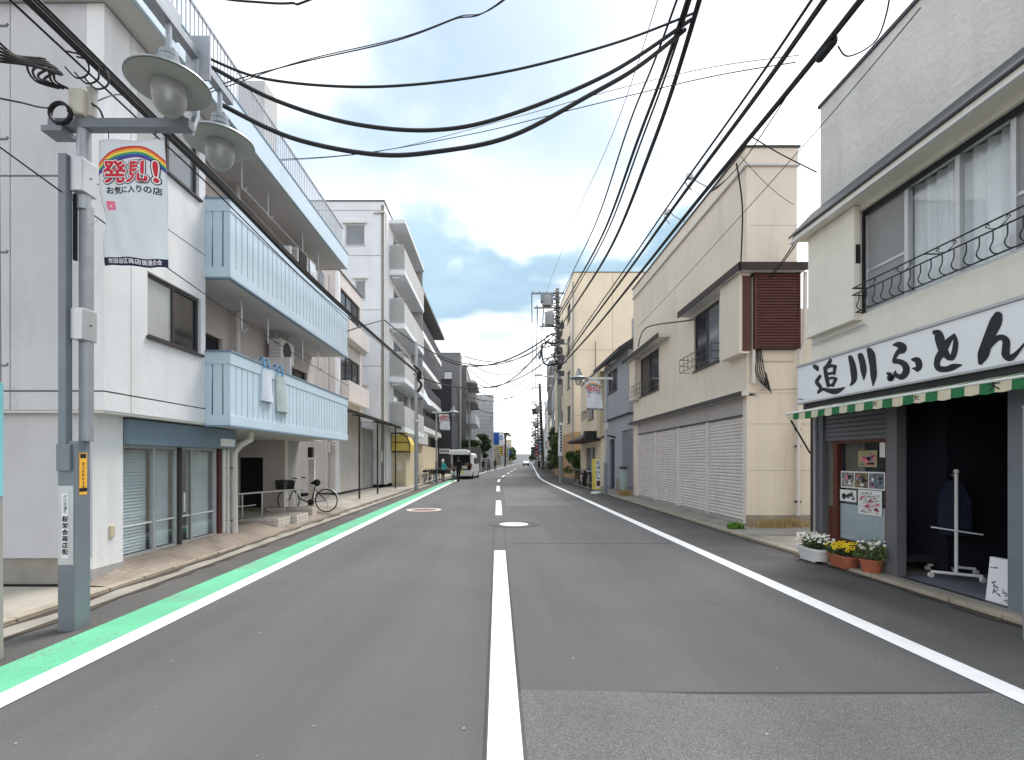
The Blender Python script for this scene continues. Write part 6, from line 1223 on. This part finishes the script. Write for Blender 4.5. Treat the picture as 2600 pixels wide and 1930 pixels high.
# ------------------------------------------------------------------ bicycles
def bicycle(loc, rot, label, frame_m, basket=True, group='parked bicycles', lean=0.0):
    t = local(thing('bicycle', label, 'bicycle', loc, rot, group)); t.rotation_euler = (lean, 0, rot); rw = .32; wb = 1.12
    for x in (0, wb):
        w_ = MB(); prof = [(rw + .018 * math.cos(a), .018 * math.sin(a)) for a in [k * math.pi / 4 for k in range(9)]]
        o = w_.lathe(prof, 32, (x, 0, rw + .018), Matrix.Rotation(R(90), 3, 'X')).build('wheel', rubber, t, smooth=True)
        MB().lathe([(rw - .012, -.012), (rw - .004, -.012), (rw - .004, .012), (rw - .012, .012), (rw - .012, -.012)], 32, (x, 0, rw + .018), Matrix.Rotation(R(90), 3, 'X')).build('rim', alu, o, smooth=True)
        sp_ = MB()
        for k in range(14): a = k * math.pi / 7; sp_.tube([(x + .02 * math.cos(a + .7), .02 * (-1) ** k, rw + .018 + .02 * math.sin(a + .7)), (x + (rw - .01) * math.cos(a), 0, rw + .018 + (rw - .01) * math.sin(a))], .0012, 4, False)
        sp_.build('spokes', alu, o, stuff=True); MB().tube([(x, -.05, rw + .018), (x, .05, rw + .018)], .022, 10).build('hub', alu, o)
    z = rw + .018
    fr = MB().tube([(wb - .02, 0, z), (wb - .12, 0, .62), (wb - .17, 0, .88)], .016, 8).tube(spline([(wb - .14, 0, .70), (wb - .32, 0, .42), (.55, 0, .30), (.44, 0, .29)]), .022, 8).tube([(.44, 0, .29), (.32, 0, .78)], .018, 8).tube([(.44, 0, .29), (0, .05, z)], .011, 6).tube([(.44, 0, .29), (0, -.05, z)], .011, 6).tube([(.34, 0, .66), (0, .05, z)], .009, 6).tube([(.34, 0, .66), (0, -.05, z)], .009, 6)
    fr.build('frame', frame_m, t, smooth=True)
    MB().add([], []).tube(spline([(.18, 0, .845), (.27, 0, .85), (.38, 0, .845), (.46, 0, .835)], 4), [.03, .06, .085, .095, .1, .1, .09, .07, .05, .04, .03, .025, .02], 8).build('saddle', rubber, t, smooth=True).scale = (1, 1, 1)
    hb = MB().tube(spline([(wb - .36, -.27, .98), (wb - .22, -.24, 1.0), (wb - .17, -.08, .97), (wb - .16, 0, .92), (wb - .17, .08, .97), (wb - .22, .24, 1.0), (wb - .36, .27, .98)]), .012, 6).build('handlebar', alu, t, smooth=True)
    for s in (-1, 1): MB().tube([(wb - .38, s * .27, .98), (wb - .27, s * .26, .99)], .018, 6).build('grip', rubber, hb)
    if basket:
        b = MB().box(wb - .06, wb + .26, -.19, .19, .66, .68)
        for q in range(9):
            f_ = q / 8; b.beam((wb - .06 + .32 * f_, -.19, .67), (wb - .09 + .38 * f_, -.21, .92), .006, .02); b.beam((wb - .06 + .32 * f_, .19, .67), (wb - .09 + .38 * f_, .21, .92), .006, .02); b.beam((wb - .06, -.19 + .38 * f_, .67), (wb - .09, -.21 + .42 * f_, .92), .02, .006); b.beam((wb + .26, -.19 + .38 * f_, .67), (wb + .29, -.21 + .42 * f_, .92), .02, .006)
        for zz_ in (.74, .80, .86, .92): e = (zz_ - .67) / .25 * .03; b.tube([(wb - .06 - e, -.19 - e, zz_), (wb + .26 + e, -.19 - e, zz_), (wb + .26 + e, .19 + e, zz_), (wb - .06 - e, .19 + e, zz_), (wb - .06 - e, -.19 - e, zz_)], .007, 4)
        b.build('basket', black_metal, t)
    rk_ = MB().tube([(.30, -.06, .66), (-.2, -.07, .68), (-.2, .07, .68), (.30, .06, .66)], .007, 5).tube([(-.12, .06, .68), (0, .06, z)], .006, 5).tube([(-.12, -.06, .68), (0, -.06, z)], .006, 5); rk_.build('rear_rack', alu, t)
    fd = []
    for q in range(15): a = R(20 + q * 11); fd += [(math.cos(a) * (rw + .045), -.03, z + math.sin(a) * (rw + .045)), (math.cos(a) * (rw + .045), .03, z + math.sin(a) * (rw + .045))]
    MB().add(fd, [(2 * q, 2 * q + 1, 2 * q + 3, 2 * q + 2) for q in range(14)]).build('mudguard', alu, t, smooth=True)
    MB().lathe([(.0, -.012), (.09, -.012), (.09, .012), (0, .012)], 16, (.44, .05, .29), Matrix.Rotation(R(90), 3, 'X')).build('chainring', dark_metal, t); MB().tube([(.44, .08, .29), (.54, .09, .16), (.54, .17, .16)], .01, 6).tube([(.44, -.05, .29), (.34, -.06, .42), (.34, -.14, .42)], .01, 6).build('pedal', rubber, t)
    MB().beam((.02, -.07, z), (.0, -.16, .0), .012, .012).build('kickstand', alu, t)
    return t
bicycle((-4.92, 14.55, .10), R(176), 'black city bicycle with a front basket parked at the balcony house entrance', black_metal)
for i, (x, y, r_, m_, lab) in enumerate([(-4.95, 33.0, 62, silver, 'first silver parked bicycle behind the slim pale pole'), (-4.9, 33.9, 70, black_metal, 'second parked bicycle, black, behind the slim pale pole'), (-4.85, 34.6, 58, dark_metal, 'third parked bicycle next to the distant lamp post'), (-4.8, 38.8, 75, maroon, 'reddish parked bicycle beside the person in teal')]):
    bicycle((x, y, .02), R(r_), lab, m_, True)
bicycle((5.15, 31.8, .05), R(-100), 'black parked bicycle in front of the cream cafe house', black_metal)
bicycle((5.05, 27.8, .05), R(-96), 'small parked bicycle beside the yellow sign stand', dark_metal)

# ------------------------------------------------------------------ vehicles
def loft(secs, name, mat, t, smooth=True, bevel=0):
    n = len(secs[0]); g = MB(); g.add([p for s in secs for p in s], [(i * n + k, i * n + (k + 1) % n, (i + 1) * n + (k + 1) % n, (i + 1) * n + k) for i in range(len(secs) - 1) for k in range(n)] + [tuple(range(n)), tuple(range((len(secs) - 1) * n, len(secs) * n))])
    return g.build(name, mat, t, smooth=smooth, bevel=bevel)
van = local(thing('van', 'white delivery van with its tailgate raised, parked on the left', 'van', (-3.05, 42.6, 0), R(-6.5)))
def vs_sec(y, w_, z0, z1, tum=.1): return [(-w_, y, z0), (w_, y, z0), (w_ + .02, y, z0 + .45), (w_ + .01, y, (z0 + z1) / 2 + .1), (w_ - tum, y, z1 - .12), (w_ - tum - .14, y, z1), (-w_ + tum + .14, y, z1), (-w_ + tum, y, z1 - .12), (-w_ - .01, y, (z0 + z1) / 2 + .1), (-w_ - .02, y, z0 + .45)]
loft([vs_sec(.5, .84, .22, 2.05), vs_sec(1.4, .86, .22, 2.1), vs_sec(3.2, .86, .22, 2.08), vs_sec(3.9, .84, .24, 1.75, .14), vs_sec(4.35, .80, .28, 1.12, .08), vs_sec(4.6, .72, .34, .95, .06)], 'body', car_white, van)
for s in (-1, 1):
    MB().box(s * .78, s * .86, .0, .51, .34, 1.3).box(s * .72, s * .82, .0, .51, 1.29, 2.02).build('rear_quarter', car_white, van, bevel=.03)
    MB().box(s * .80, s * .865, -.01, .05, .85, 1.25).build('tail_lamp', lamp_red, van, bevel=.01)
    MB().box(s * .862, s * .872, 1.2, 2.4, 1.2, 1.72).build('side_window', pane_dark, van, bevel=.02); MB().box(s * .862, s * .872, 2.5, 3.3, 1.2, 1.7).build('side_window', pane_dark, van, bevel=.02)
    for y in (.75, 3.6):
        o = MB().lathe([(0, -.1), (.26, -.1), (.30, -.07), (.30, .07), (.26, .1), (0, .1)], 24, (s * .78, y, .30), Matrix.Rotation(R(90), 3, 'Y')).build('wheel', rubber, van, smooth=True); MB().lathe([(0, -.105), (.18, -.105), (.18, .105), (0, .105)], 18, (s * .78, y, .30), Matrix.Rotation(R(90), 3, 'Y')).build('rim', alu, o)
van.scale = (1.05, 1.05, 1.05); MB().box(-.8, .8, .05, 4.2, .10, .24).build('underbody', rubber, van); MB().box(-.86, .86, -.08, .06, .24, .74).build('rear_bumper', car_white, van, bevel=.05); MB().box(-.25, .25, -.09, -.085, .5, .64).build('number_plate', pr_yellow, van); MB().box(-.8, .8, -.10, .0, .74, .80).build('bumper_step', car_dark, van)
MB().box(-.78, .78, .0, .4, .78, .82).build('load_floor', dark_metal, van); MB().box(-.72, .72, .42, .48, .82, 2.0).build('load_bulkhead', dark_int, van); MB().box(-.76, .76, -.02, .5, 1.94, 2.12).build('roof_edge', car_white, van, bevel=.04)
sec = lambda y, z, t_: [(-.80, y, z), (.80, y, z), (.76, y, z + t_), (.5, y, z + t_ + .05), (-.5, y, z + t_ + .05), (-.76, y, z + t_)]
loft([sec(.05, 2.06, .06), sec(-.35, 2.16, .08), sec(-.8, 2.16, .14), sec(-1.0, 2.04, .26), sec(-1.06, 1.98, .26)], 'tailgate', car_white, van)
for s in (-1, 1): MB().tube([(s * .7, .05, 1.7), (s * .72, -.5, 2.2)], .012, 6).build('gas_strut', dark_metal, van)
for i, (x, y, z, w_, h, m_) in enumerate([(-.55, .1, .83, .5, .3, photo_b), (.05, .12, .83, .45, .3, paper), (.3, .15, 1.14, .35, .25, photo_b)]):
    tag(MB().box(-3.05 + x, -3.05 + x + w_, 42.7 + y, 42.95 + y, z, z + h).build('cardboard_box', m_, None, bevel=.01), ['low brown box in the open van', 'pale box in the open van', 'small brown box stacked in the open van'][i], 'box')
car = local(thing('car', 'distant white car coming up the far street', 'car', (bend(140) + 1.7, 140, 0)))
loft([[(-.8, y, .3), (.8, y, .3), (w2_, y, z1), (-w2_, y, z1)] for y, w2_, z1 in ((0, .72, .9), (.3, .78, .95), (1.2, .66, 1.5), (2.8, .66, 1.5), (3.6, .75, 1.0), (3.9, .7, .9))], 'body', car_white, car)
MB().add([(-.66, .42, 1.0), (.66, .42, 1.0), (.58, 1.12, 1.46), (-.58, 1.12, 1.46)], [(0, 1, 2, 3)]).build('windscreen', pane_dark, car); MB().box(-.8, .8, -.03, .02, .3, .6).build('bumper', car_dark, car)
for s in (-1, 1):
    MB().box(s * .45, s * .72, -.02, .03, .65, .82).build('headlight', lamp_clear, car)
    for y in (.6, 3.1): MB().lathe([(0, -.1), (.3, -.1), (.3, .1), (0, .1)], 16, (s * .72, y, .3), Matrix.Rotation(R(90), 3, 'Y')).build('wheel', rubber, car)

# ------------------------------------------------------------------ people
def person(loc, rot, label, top_m, leg_m, h=1.7, pose='stand', hat=None, arms=None):
    t = local(thing('person', label, 'person', loc, rot)); k = h / 1.72
    V = {'pel': (0, 0, .93), 'wst': (0, .01, 1.08), 'cht': (0, .0, 1.30), 'nek': (0, .01, 1.47), 'hd0': (0, .02, 1.54), 'hd1': (0, .03, 1.62), 'hd2': (0, .015, 1.69)}
    st = {'stand': .04, 'walk': .22}[pose]
    for s, n in ((-1, 'l'), (1, 'r')):
        f_ = st * s
        V['hip' + n] = (s * .09, 0, .88); V['kne' + n] = (s * .10, f_ * .6 + .02, .50); V['ank' + n] = (s * .10, f_ - .03, .09); V['toe' + n] = (s * .115, f_ + .13, .035)
        V['sho' + n] = (s * .17, .0, 1.41); am = (arms or {}).get(n)
        V['elb' + n], V['wri' + n], V['han' + n] = am or ((s * .23, -.03 - f_ * .3, 1.14), (s * .23, .06 - f_ * .5, .90), (s * .225, .08 - f_ * .6, .82))
    Ed = [('pel', 'wst'), ('wst', 'cht'), ('cht', 'nek'), ('nek', 'hd0'), ('hd0', 'hd1'), ('hd1', 'hd2')]
    for n in 'lr': Ed += [('pel', 'hip' + n), ('hip' + n, 'kne' + n), ('kne' + n, 'ank' + n), ('ank' + n, 'toe' + n), ('cht', 'sho' + n), ('sho' + n, 'elb' + n), ('elb' + n, 'wri' + n), ('wri' + n, 'han' + n)]
    Rr = dict(pel=(.145, .11), wst=(.13, .10), cht=(.15, .11), nek=(.055, .058), hd0=(.065, .075), hd1=(.08, .1), hd2=(.06, .075)); 
    for n in 'lr': Rr.update({'hip' + n: (.095, .095), 'kne' + n: (.062, .062), 'ank' + n: (.042, .045), 'toe' + n: (.04, .03), 'sho' + n: (.062, .062), 'elb' + n: (.045, .045), 'wri' + n: (.032, .032), 'han' + n: (.038, .03)})
    names = list(V); me = bpy.data.meshes.new('body'); me.from_pydata([tuple(c * k for c in V[n]) for n in names], [(names.index(a), names.index(b)) for a, b in Ed], [])
    o = bpy.data.objects.new('body', me); col.objects.link(o); sk_ = o.modifiers.new('s', 'SKIN'); o.modifiers.new('d', 'SUBSURF').levels = 1
    for i, n in enumerate(names): me.skin_vertices[0].data[i].radius = tuple(r_ * k for r_ in Rr[n])
    me.skin_vertices[0].data[0].use_root = True
    bpy.context.view_layer.update(); m2 = bpy.data.meshes.new_from_object(o.evaluated_get(bpy.context.evaluated_depsgraph_get())); o.modifiers.clear(); o.data = m2; bpy.data.meshes.remove(me)
    for mm in (top_m, leg_m, skin, rubber): m2.materials.append(mm)
    hands = [Vector(V['han' + n]) * k for n in 'lr']
    for p in m2.polygons:
        p.use_smooth = True; c = p.center
        if c.z > 1.47 * k or any((c - q).length < .07 for q in hands): p.material_index = 2
        elif c.z < .075 * k: p.material_index = 3
        elif c.z < .92 * k and abs(c.x) < .17 * k: p.material_index = 1
        else: p.material_index = 0
    o.parent = t; ORG[o.name] = (0, 0, 0)
    MB().lathe([(0, .125), (.06, .11), (.092, .06), (.10, 0), (.095, -.06), (.08, -.10)][::-1], 16, (0, -.005 * k, 1.64 * k)).build('hair' if not hat else 'cap', hat or hair, t, smooth=True)
    MB().lathe([(0, .03), (.014, .015), (.016, -.02), (0, -.03)][::-1], 8, (0, .125 * k, 1.60 * k)).build('nose', skin, t, smooth=True)
    for s in (-1, 1):
        MB().lathe([(0, .01), (.009, 0), (0, -.01)][::-1], 8, (s * .032, .112 * k, 1.635 * k)).build('eye', ink, t)
        for q in range(4): w_ = Vector(V['han' + ('l' if s < 0 else 'r')]) * k; MB().tube([w_ + Vector(((q - 1.5) * .016, .01, -.02)), w_ + Vector(((q - 1.5) * .017, .025, -.075 + .008 * abs(q - 1.5))), w_ + Vector(((q - 1.5) * .016, .05, -.095))], [.010, .009, .007], 6).build('finger', skin, t, smooth=True)
        MB().tube([w_ + Vector((-s * .03, .02, 0)), w_ + Vector((-s * .05, .04, -.045))], [.011, .009], 6).build('thumb', skin, t, smooth=True)
    return t
g_ = {'l': ((-.26, .12, 1.16), (-.24, .36, 1.02), (-.24, .40, .99)), 'r': ((.26, .12, 1.16), (.24, .36, 1.02), (.24, .40, .99))}
person((-2.85, 37.0, 0), R(20), 'person in black clothes standing with a bicycle behind the van', cloth_black, cloth_black, 1.8, 'walk', None, g_)
bicycle((-3.25, 36.6, 0), R(74), 'dark bicycle held by the person in black behind the van', dark_metal, False, 'bicycles with riders')
person((-4.05, 37.6, .0), R(-60), 'person in a teal jacket and pale cap beside the parked bicycles', cloth_teal, cloth_black, 1.65, 'stand', sign_white, g_)
for i, (x, y, r_, tm, lab) in enumerate([(-1.85, 66, 5, cloth_black, 'person in dark clothes walking away past the van'), (-1.15, 67, -4, cloth_grey, 'second walker in a grey top past the van')]): person((x, y, 0), R(r_), lab, tm, cloth_black, 1.72, 'walk')
person((-.35, 78, 0), R(0), 'person in dark clothes near the hedge further down the left side', cloth_navy, cloth_black, 1.72, 'walk')
person((bend(76) + 4.25, 78, 0), R(170), 'person in black walking on the right side far down the street', cloth_black, cloth_black, 1.72, 'walk')

# ------------------------------------------------------------------ plants
def leaves(mb, c, rad, n, size, squash=(1, 1, 1), rnd=random, shell=.35):
    for _ in range(n):
        while True:
            p = Vector((rnd.uniform(-1, 1), rnd.uniform(-1, 1), rnd.uniform(-1, 1)))
            if shell < p.length < 1: break
        p = Vector((c[0] + p.x * rad * squash[0], c[1] + p.y * rad * squash[1], c[2] + p.z * rad * squash[2]))
        a, b = Vector((rnd.gauss(0, 1), rnd.gauss(0, 1), rnd.gauss(0, 1))).normalized(), Vector((rnd.gauss(0, 1), rnd.gauss(0, 1), rnd.gauss(0, 1))).normalized(); s = size * rnd.uniform(.6, 1.3); b = (b - a * a.dot(b)).normalized()
        mb.add([p - a * s, p + b * s * .5, p + a * s, p - b * s * .5], [(0, 1, 2, 3)])
    return mb
def planter(loc, label, pot, leaf, blooms, lx, ly, h, pot_m, nl, nb_, bs, fh):
    t = local(thing('flower_pot', label, 'flower pot', loc)); n = 24; vs_ = []
    for z, k in [(0, .78), (.02, .8), (h * .8, .97), (h * .8, 1.03), (h, 1.05), (h, .95), (h * .75, .9)]:
        for i in range(n):
            a = 2 * math.pi * i / n; e = .5 if pot == 'trough' else 1.0
            x = math.copysign(abs(math.cos(a)) ** e, math.cos(a)) * lx * k; y = math.copysign(abs(math.sin(a)) ** e, math.sin(a)) * ly * k; vs_.append((x, y, z))
    MB().add(vs_, [(j * n + i, j * n + (i + 1) % n, (j + 1) * n + (i + 1) % n, (j + 1) * n + i) for j in range(6) for i in range(n)] + [tuple(range(n))]).build('pot', pot_m, t, smooth=True)
    MB().add([(math.cos(2 * math.pi * i / n) * lx * .85, math.sin(2 * math.pi * i / n) * ly * .85, h * .86) for i in range(n)], [tuple(range(n))]).build('soil', soil, t)
    if pot == 'trough':
        for sx in (-1, 1): MB().box(sx * lx * .6 - .02, sx * lx * .6 + .02, -ly * .6, ly * .6, -.02, .001).build('foot', pot_m, t)
    g = MB(); r_ = random.Random(int(abs(loc[1]) * 100))
    for _ in range(9): leaves(g, (r_.uniform(-.75, .75) * lx, r_.uniform(-.75, .75) * ly, h + fh * r_.uniform(.2, .6)), fh * .55, nl // 9, .022, rnd=r_, shell=.1)
    g.build('foliage', leaf, t, stuff=True)
    b = MB(); ce = MB()
    for _ in range(nb_):
        x, y, z = r_.uniform(-.95, .95) * lx, r_.uniform(-1, .95) * ly, h + fh * r_.uniform(.45, 1.05); nx = Vector((r_.uniform(-.9, -.1), r_.uniform(-.9, .1), r_.uniform(.3, 1))).normalized(); u = nx.cross(Vector((0, 0, 1))).normalized(); v = nx.cross(u); q = 8
        b.add([Vector((x, y, z))] + [Vector((x, y, z)) + (u * math.cos(2 * math.pi * i / q) + v * math.sin(2 * math.pi * i / q)) * bs * (1 if i % 2 else .72) + nx * .006 for i in range(q)], [(0, 1 + i, 1 + (i + 1) % q) for i in range(q)])
        ce.add([Vector((x, y, z)) + nx * .009 + (u * math.cos(i * 1.257) + v * math.sin(i * 1.257)) * bs * .26 for i in range(5)], [(0, 1, 2, 3, 4)])
    b.build('blooms', blooms, t, stuff=True); ce.build('bloom_centres', petal_yellow if blooms is petal_white else dark_brown, t, stuff=True)
planter((5.0, 8.0, .04), 'white trough of small white flowers, leftmost pot before the show window', 'trough', leaf_mid, petal_white, .15, .30, .19, white_metal, 900, 150, .02, .2)
planter((5.12, 7.48, .04), 'terracotta trough of yellow pansies before the show window', 'trough', leaf_mid, petal_yellow, .13, .25, .17, terracotta, 600, 34, .036, .16)
planter((5.2, 7.04, .04), 'round terracotta pot of white daisies beside the shop doorway', 'round', leaf_pale, petal_white, .14, .14, .19, terracotta, 800, 45, .024, .24)
def tuft(loc, label, m_, n, rx, ry, h, cat='weeds', base=None):
    g = MB(); r_ = random.Random(n)
    for _ in range(n):
        x, y = loc[0] + r_.gauss(0, .45) * rx, loc[1] + r_.gauss(0, .45) * ry; hh = h * r_.uniform(.12, 1.05) ** 1.3; dx, dy = r_.uniform(-.5, .5) * hh, r_.uniform(-.5, .5) * hh; w_ = .006
        g.add([(x - w_, y, loc[2]), (x + w_, y, loc[2]), (x + dx * .5 + w_ * .8, y + dy * .5, loc[2] + hh * .65), (x + dx, y + dy, loc[2] + hh), (x + dx * .5 - w_ * .8, y + dy * .5, loc[2] + hh * .65)], [(0, 1, 2, 4), (4, 2, 3)])
    o = tag(g.build('weed_tuft', m_, None, fix=False), label, cat); o['kind'] = 'stuff'; return o
tuft((6.55, 11.62, .05), 'dry straw coloured grass along the base of the cream wall', straw, 650, .75, .16, .27, 'grass')
gw = MB(); leaves(gw, (5.42, 11.5, .1), .2, 260, .045, (1, .7, .4)); tag(gw.build('weed_tuft', M('weed_bright', (.12, .26, .03, 1), .7, .3, 6)), 'bright green weed at the corner of the shuttered building', 'weeds')
for i, (x, y) in enumerate([(5.6, 21.9), (5.5, 22.3)]): tuft((x, y, .05), 'small dry weed by the blue-grey house entrance' if i else 'dry weed at the far end of the shutters', straw, 200, .2, .2, .3)
def tree(loc, h, r, label, leaf, n=2600, trunk=.12, clumps=14, squash=1.0, size=.13, name='tree', seed=1, base=.35):
    rr = random.Random(seed); t = local(thing(name, label, 'tree' if name == 'tree' else 'shrub', loc))
    tr = MB().tube(spline([(0, 0, 0), (.05 * r, .03, h * .3), (-.04 * r, .05, h * .6), (0, 0, h * .9)], 4), [trunk * (1 - .8 * i / 12) for i in range(13)], 8)
    g = MB()
    for q in range(clumps):
        a = rr.random() * 6.28; z = h * (base + (1 - base) * rr.random() ** .9 * .9); rad = r * (1 - ((z / h - base) / (1 - base)) * .6) * rr.uniform(.3, .95)
        p = (math.cos(a) * rad, math.sin(a) * rad, z); tr.tube([(0, 0, z * .75), p], [trunk * .35, trunk * .08], 5); leaves(g, p, r * rr.uniform(.32, .55), n // clumps, size, (1, 1, .75 * squash), rr, .15)
    tr.build('trunk', bark, t, smooth=True); g.build('crown', leaf, t, stuff=True); return t
tree((bend(58) + 5.9, 58, 0), 5.8, 1.15, 'dark evergreen tree behind the tall utility pole on the right', leaf_dark, 4200, seed=3, size=.13, clumps=22, base=.12)
tree((bend(50) + 5.7, 50, 0), 4.6, 1.2, 'green tree right behind the tall utility pole', leaf_mid, 3000, seed=5, base=.1, clumps=18)
tree((5.9, 38.4, 0), 2.3, .95, 'rounded green shrub between the tall pole and the cafe house', leaf_mid, 2200, .05, 14, name='shrub', seed=6, base=.15, size=.09)
tree((bend(72) + 6.4, 74, 0), 6.2, 1.2, 'farther dark tree on the right side', leaf_dark, 3200, seed=8, clumps=20, base=.15, size=.16)
tree((bend(90) - 5.4, 84, 0), 6.2, 1.4, 'dark green tree beside the hedge on the left', leaf_dark, 3600, seed=9, clumps=22, base=.2, size=.16)
tree((bend(104) - 5.6, 108, 0), 7.0, 1.4, 'slender green tree beyond the notice pole on the left', leaf_mid, 3200, seed=10, clumps=20, base=.2, size=.18)
hd = thing('hedge', 'clipped green hedge on top of the wall behind the van', 'hedge', (-3.9, 70, 3.0)); g = MB()
for k in range(10): leaves(g, (-4.6 + .2 * k, 69.0, 3.9), .55, 200, .13, (1, 1, .9), random, .1)
g.build('foliage', leaf_mid, hd, stuff=True); bx(hd, 'planter_wall', md_wall, -5.0, -2.3, 68.6, 69.4, .0, 3.3)
pm_ = local(thing('palm_tree', 'palm tree standing above the far roofs in the street end', 'tree', (bend(125) - 3.4, 126, 0)))
MB().tube([(0, 0, 0), (.1, 0, 8.2)], [.25, .2], 10).build('trunk', bark, pm_, smooth=True)
for k in range(16):
    a = k / 16 * 6.28 + .1; g = MB(); L_ = 2.3; vv = []; up = .9 if k % 2 else .4
    for i in range(9): f_ = i / 8; r_ = L_ * f_; z = 8.2 + up * 1.6 * f_ - 2.0 * f_ * f_; w_ = .32 * math.sin(math.pi * min(1, f_ + .08)) + .02; vv += [(.1 + math.cos(a) * r_ - math.sin(a) * w_, math.sin(a) * r_ + math.cos(a) * w_, z), (.1 + math.cos(a) * r_ + math.sin(a) * w_, math.sin(a) * r_ - math.cos(a) * w_, z)]
    g.add(vv, [(2 * i, 2 * i + 1, 2 * i + 3, 2 * i + 2) for i in range(8)]).build('frond', leaf_mid, pm_)

for i, (y, sd_, h_) in enumerate([(185, -5.2, 6.5), (215, 5.0, 7), (240, -5.4, 8), (265, 5.2, 8)]): tree((bend(y) + sd_, y, 0), h_, 2.4, ['small far tree at the left of the street end', 'small far tree at the right of the street end', 'farther far tree, left of the street end', 'farthest tree, right of the street end'][i], leaf_mid, 1200, seed=20 + i, size=.4, clumps=14, base=.25)

def far_sign(y, side, z0, z1, wd, m_, colour):
    x = bend(y) + side * 4.9; t = thing('shop_sign', 'distant %s projecting sign on the %s side of the far street' % (colour, 'left' if side < 0 else 'right'), 'sign', (x, y, z0))
    bx(t, 'panel', m_, x - wd / 2, x + wd / 2, y, y + .2, z0, z1, .02); MB().tube([(x, y + .1, z1 - .2), (x + side * 1.4, y + .1, z1 - .2)], .05, 6).build('bracket', silver_dark, t)
    g = MB()
    for k in range(int((z1 - z0) / .55)): g.box(x - wd * .28, x + wd * .28, y - .02, y - .005, z0 + .2 + k * .55, z0 + .5 + k * .55)
    g.build('sign_mark', ink if m_ in (sign_white, pr_yellow, beige) else sign_white, t, stuff=True)
for a in [(100, -1, 2.6, 5.6, .7, sign_white, 'tall white'), (134, -1, 3, 5.2, 1.0, pr_yellow, 'yellow'), (146, -1, 2.8, 6.2, .9, ink_red, 'red'), (158, -1, 3.2, 5.6, 1.2, pr_green, 'green'), (170, -1, 2.6, 5.8, 1.1, beige, 'beige'),
          (92, 1, 2.8, 5.0, .8, sign_white, 'small white'), (106, 1, 3.0, 6.0, .8, pr_blue, 'blue'), (126, 1, 2.8, 5.6, .9, pr_orange, 'orange'), (145, 1, 3, 6, 1.0, ink_red, 'red')]: far_sign(*a)
# ------------------------------------------------------------------ small street things
ys = thing('sign_stand', 'tall yellow and white banner sign on a round base by the lamp post', 'sign', (4.75, 24.4, 0))
MB().lathe([(0, .0), (.26, .0), (.26, .06), (.2, .1), (0, .1)][::-1], 20, (4.72, 24.2, 0)).build('base', white_metal, ys); MB().tube([(4.72, 24.2, .1), (4.72, 24.2, 1.75)], .02, 8).build('pole', alu, ys)
bx(ys, 'sign_panel', M('sign_yellow', rgb(226, 208, 92), .6, .06, 4), 4.52, 4.94, 24.15, 24.17, .22, 1.66, .005); bx(ys, 'white_field', sign_white, 4.70, 4.93, 24.143, 24.148, .3, 1.62)
g = MB(); fn = lambda a, b, d: (4.815 + a, 24.140, b)
for z, pts in [(1.48, [(.07, .06, .03), (0, .08, .04), (-.06, 0, .045), (0, -.07, .04), (.07, -.05, .03)]), (1.25, [(0, .07, .04), (.07, 0, .04), (0, -.07, .04), (-.07, 0, .04), (0, .07, .04)]), (1.02, [(-.06, .06, .03), (-.07, -.06, .04)]), (1.02, [(.02, .06, .03), (.07, -.06, .04)]), (.8, [(-.06, .07, .04), (-.05, -.06, .04), (.06, -.06, .04)])]: stroke(g, [(a, b + z, w_) for a, b, w_ in pts], fn)
g.build('sign_lettering', ink, ys, fix=False); bx(ys, 'photo_block', wood_brown, 4.73, 4.9, 24.139, 24.142, .36, .62)
bs_ = thing('street_sign', 'blue and white shop sign projecting over the far street', 'sign', (bend(118) - 4.0, 118, 0))
X0 = bend(118) - 3.6
MB().tube([(X0, 118, 0), (X0, 118, 7.5)], .08, 8).build('post', silver, bs_); bx(bs_, 'panel', sign_white, X0 - 2.4, X0 + .1, 117.9, 118, 5.0, 8.2); bx(bs_, 'blue_field', pr_blue, X0 - 2.3, X0 - .9, 117.86, 117.89, 5.2, 8.0)
MB().lathe([(.32, 0), (.5, 0), (.5, .04), (.32, .04), (.32, 0)], 20, (X0 - .4, 117.88, 6.8), Matrix.Rotation(R(90), 3, 'X')).build('ring_mark', pr_blue, bs_)
sc_ = local(thing('scooter', 'parked scooter with a dark cover in front of the cafe house', 'scooter', (5.2, 30.6, .05), R(-95)))
MB().add([], []).tube(spline([(0, 0, .55), (.35, 0, .5), (.6, 0, .3), (.95, 0, .32), (1.1, 0, .7), (1.15, 0, .95)]), [.09 + .05 * math.sin(i / 40 * 3.1) for i in range(41)], 10).build('body', car_dark, sc_, smooth=True)
for x in (.05, 1.2): MB().lathe([(.2, -.05), (.25, -.03), (.25, .03), (.2, .05), (.2, -.05)], 20, (x, 0, .25), Matrix.Rotation(R(90), 3, 'X')).build('wheel', rubber, sc_, smooth=True)
MB().box(-.05, .5, -.13, .13, .68, .78).build('saddle', rubber, sc_, bevel=.04); MB().tube([(1.1, -.3, 1.0), (1.12, 0, 1.02), (1.1, .3, 1.0)], .018, 6).build('handlebar', dark_metal, sc_)
for i, (x, y, h) in enumerate([(-1.5, 75, 1.7), (-.9, 84, 1.6)]): vm = bx(None, 'vending_machine', [white_metal, lt_wall][i], bend(y) - 5.0, bend(y) - 4.1, y, y + .7, 0, 1.85, .03); tag(vm, ['white vending machine at the foot of the grey block on the left', 'pale vending machine by the hedge on the left'][i], 'vending machine')
for k in range(10):
    y = 60 + k * 4.2; x = bend(y) + 5.6 + random.uniform(-.1, .2)
    bx2 = bx(None, 'garden_wall', concrete, x, x + .2, y, y + 3.9, 0, 1.2 + .2 * (k % 2)); tag(bx2, 'low grey garden wall section along the far right pavement', 'wall', 'far garden walls')
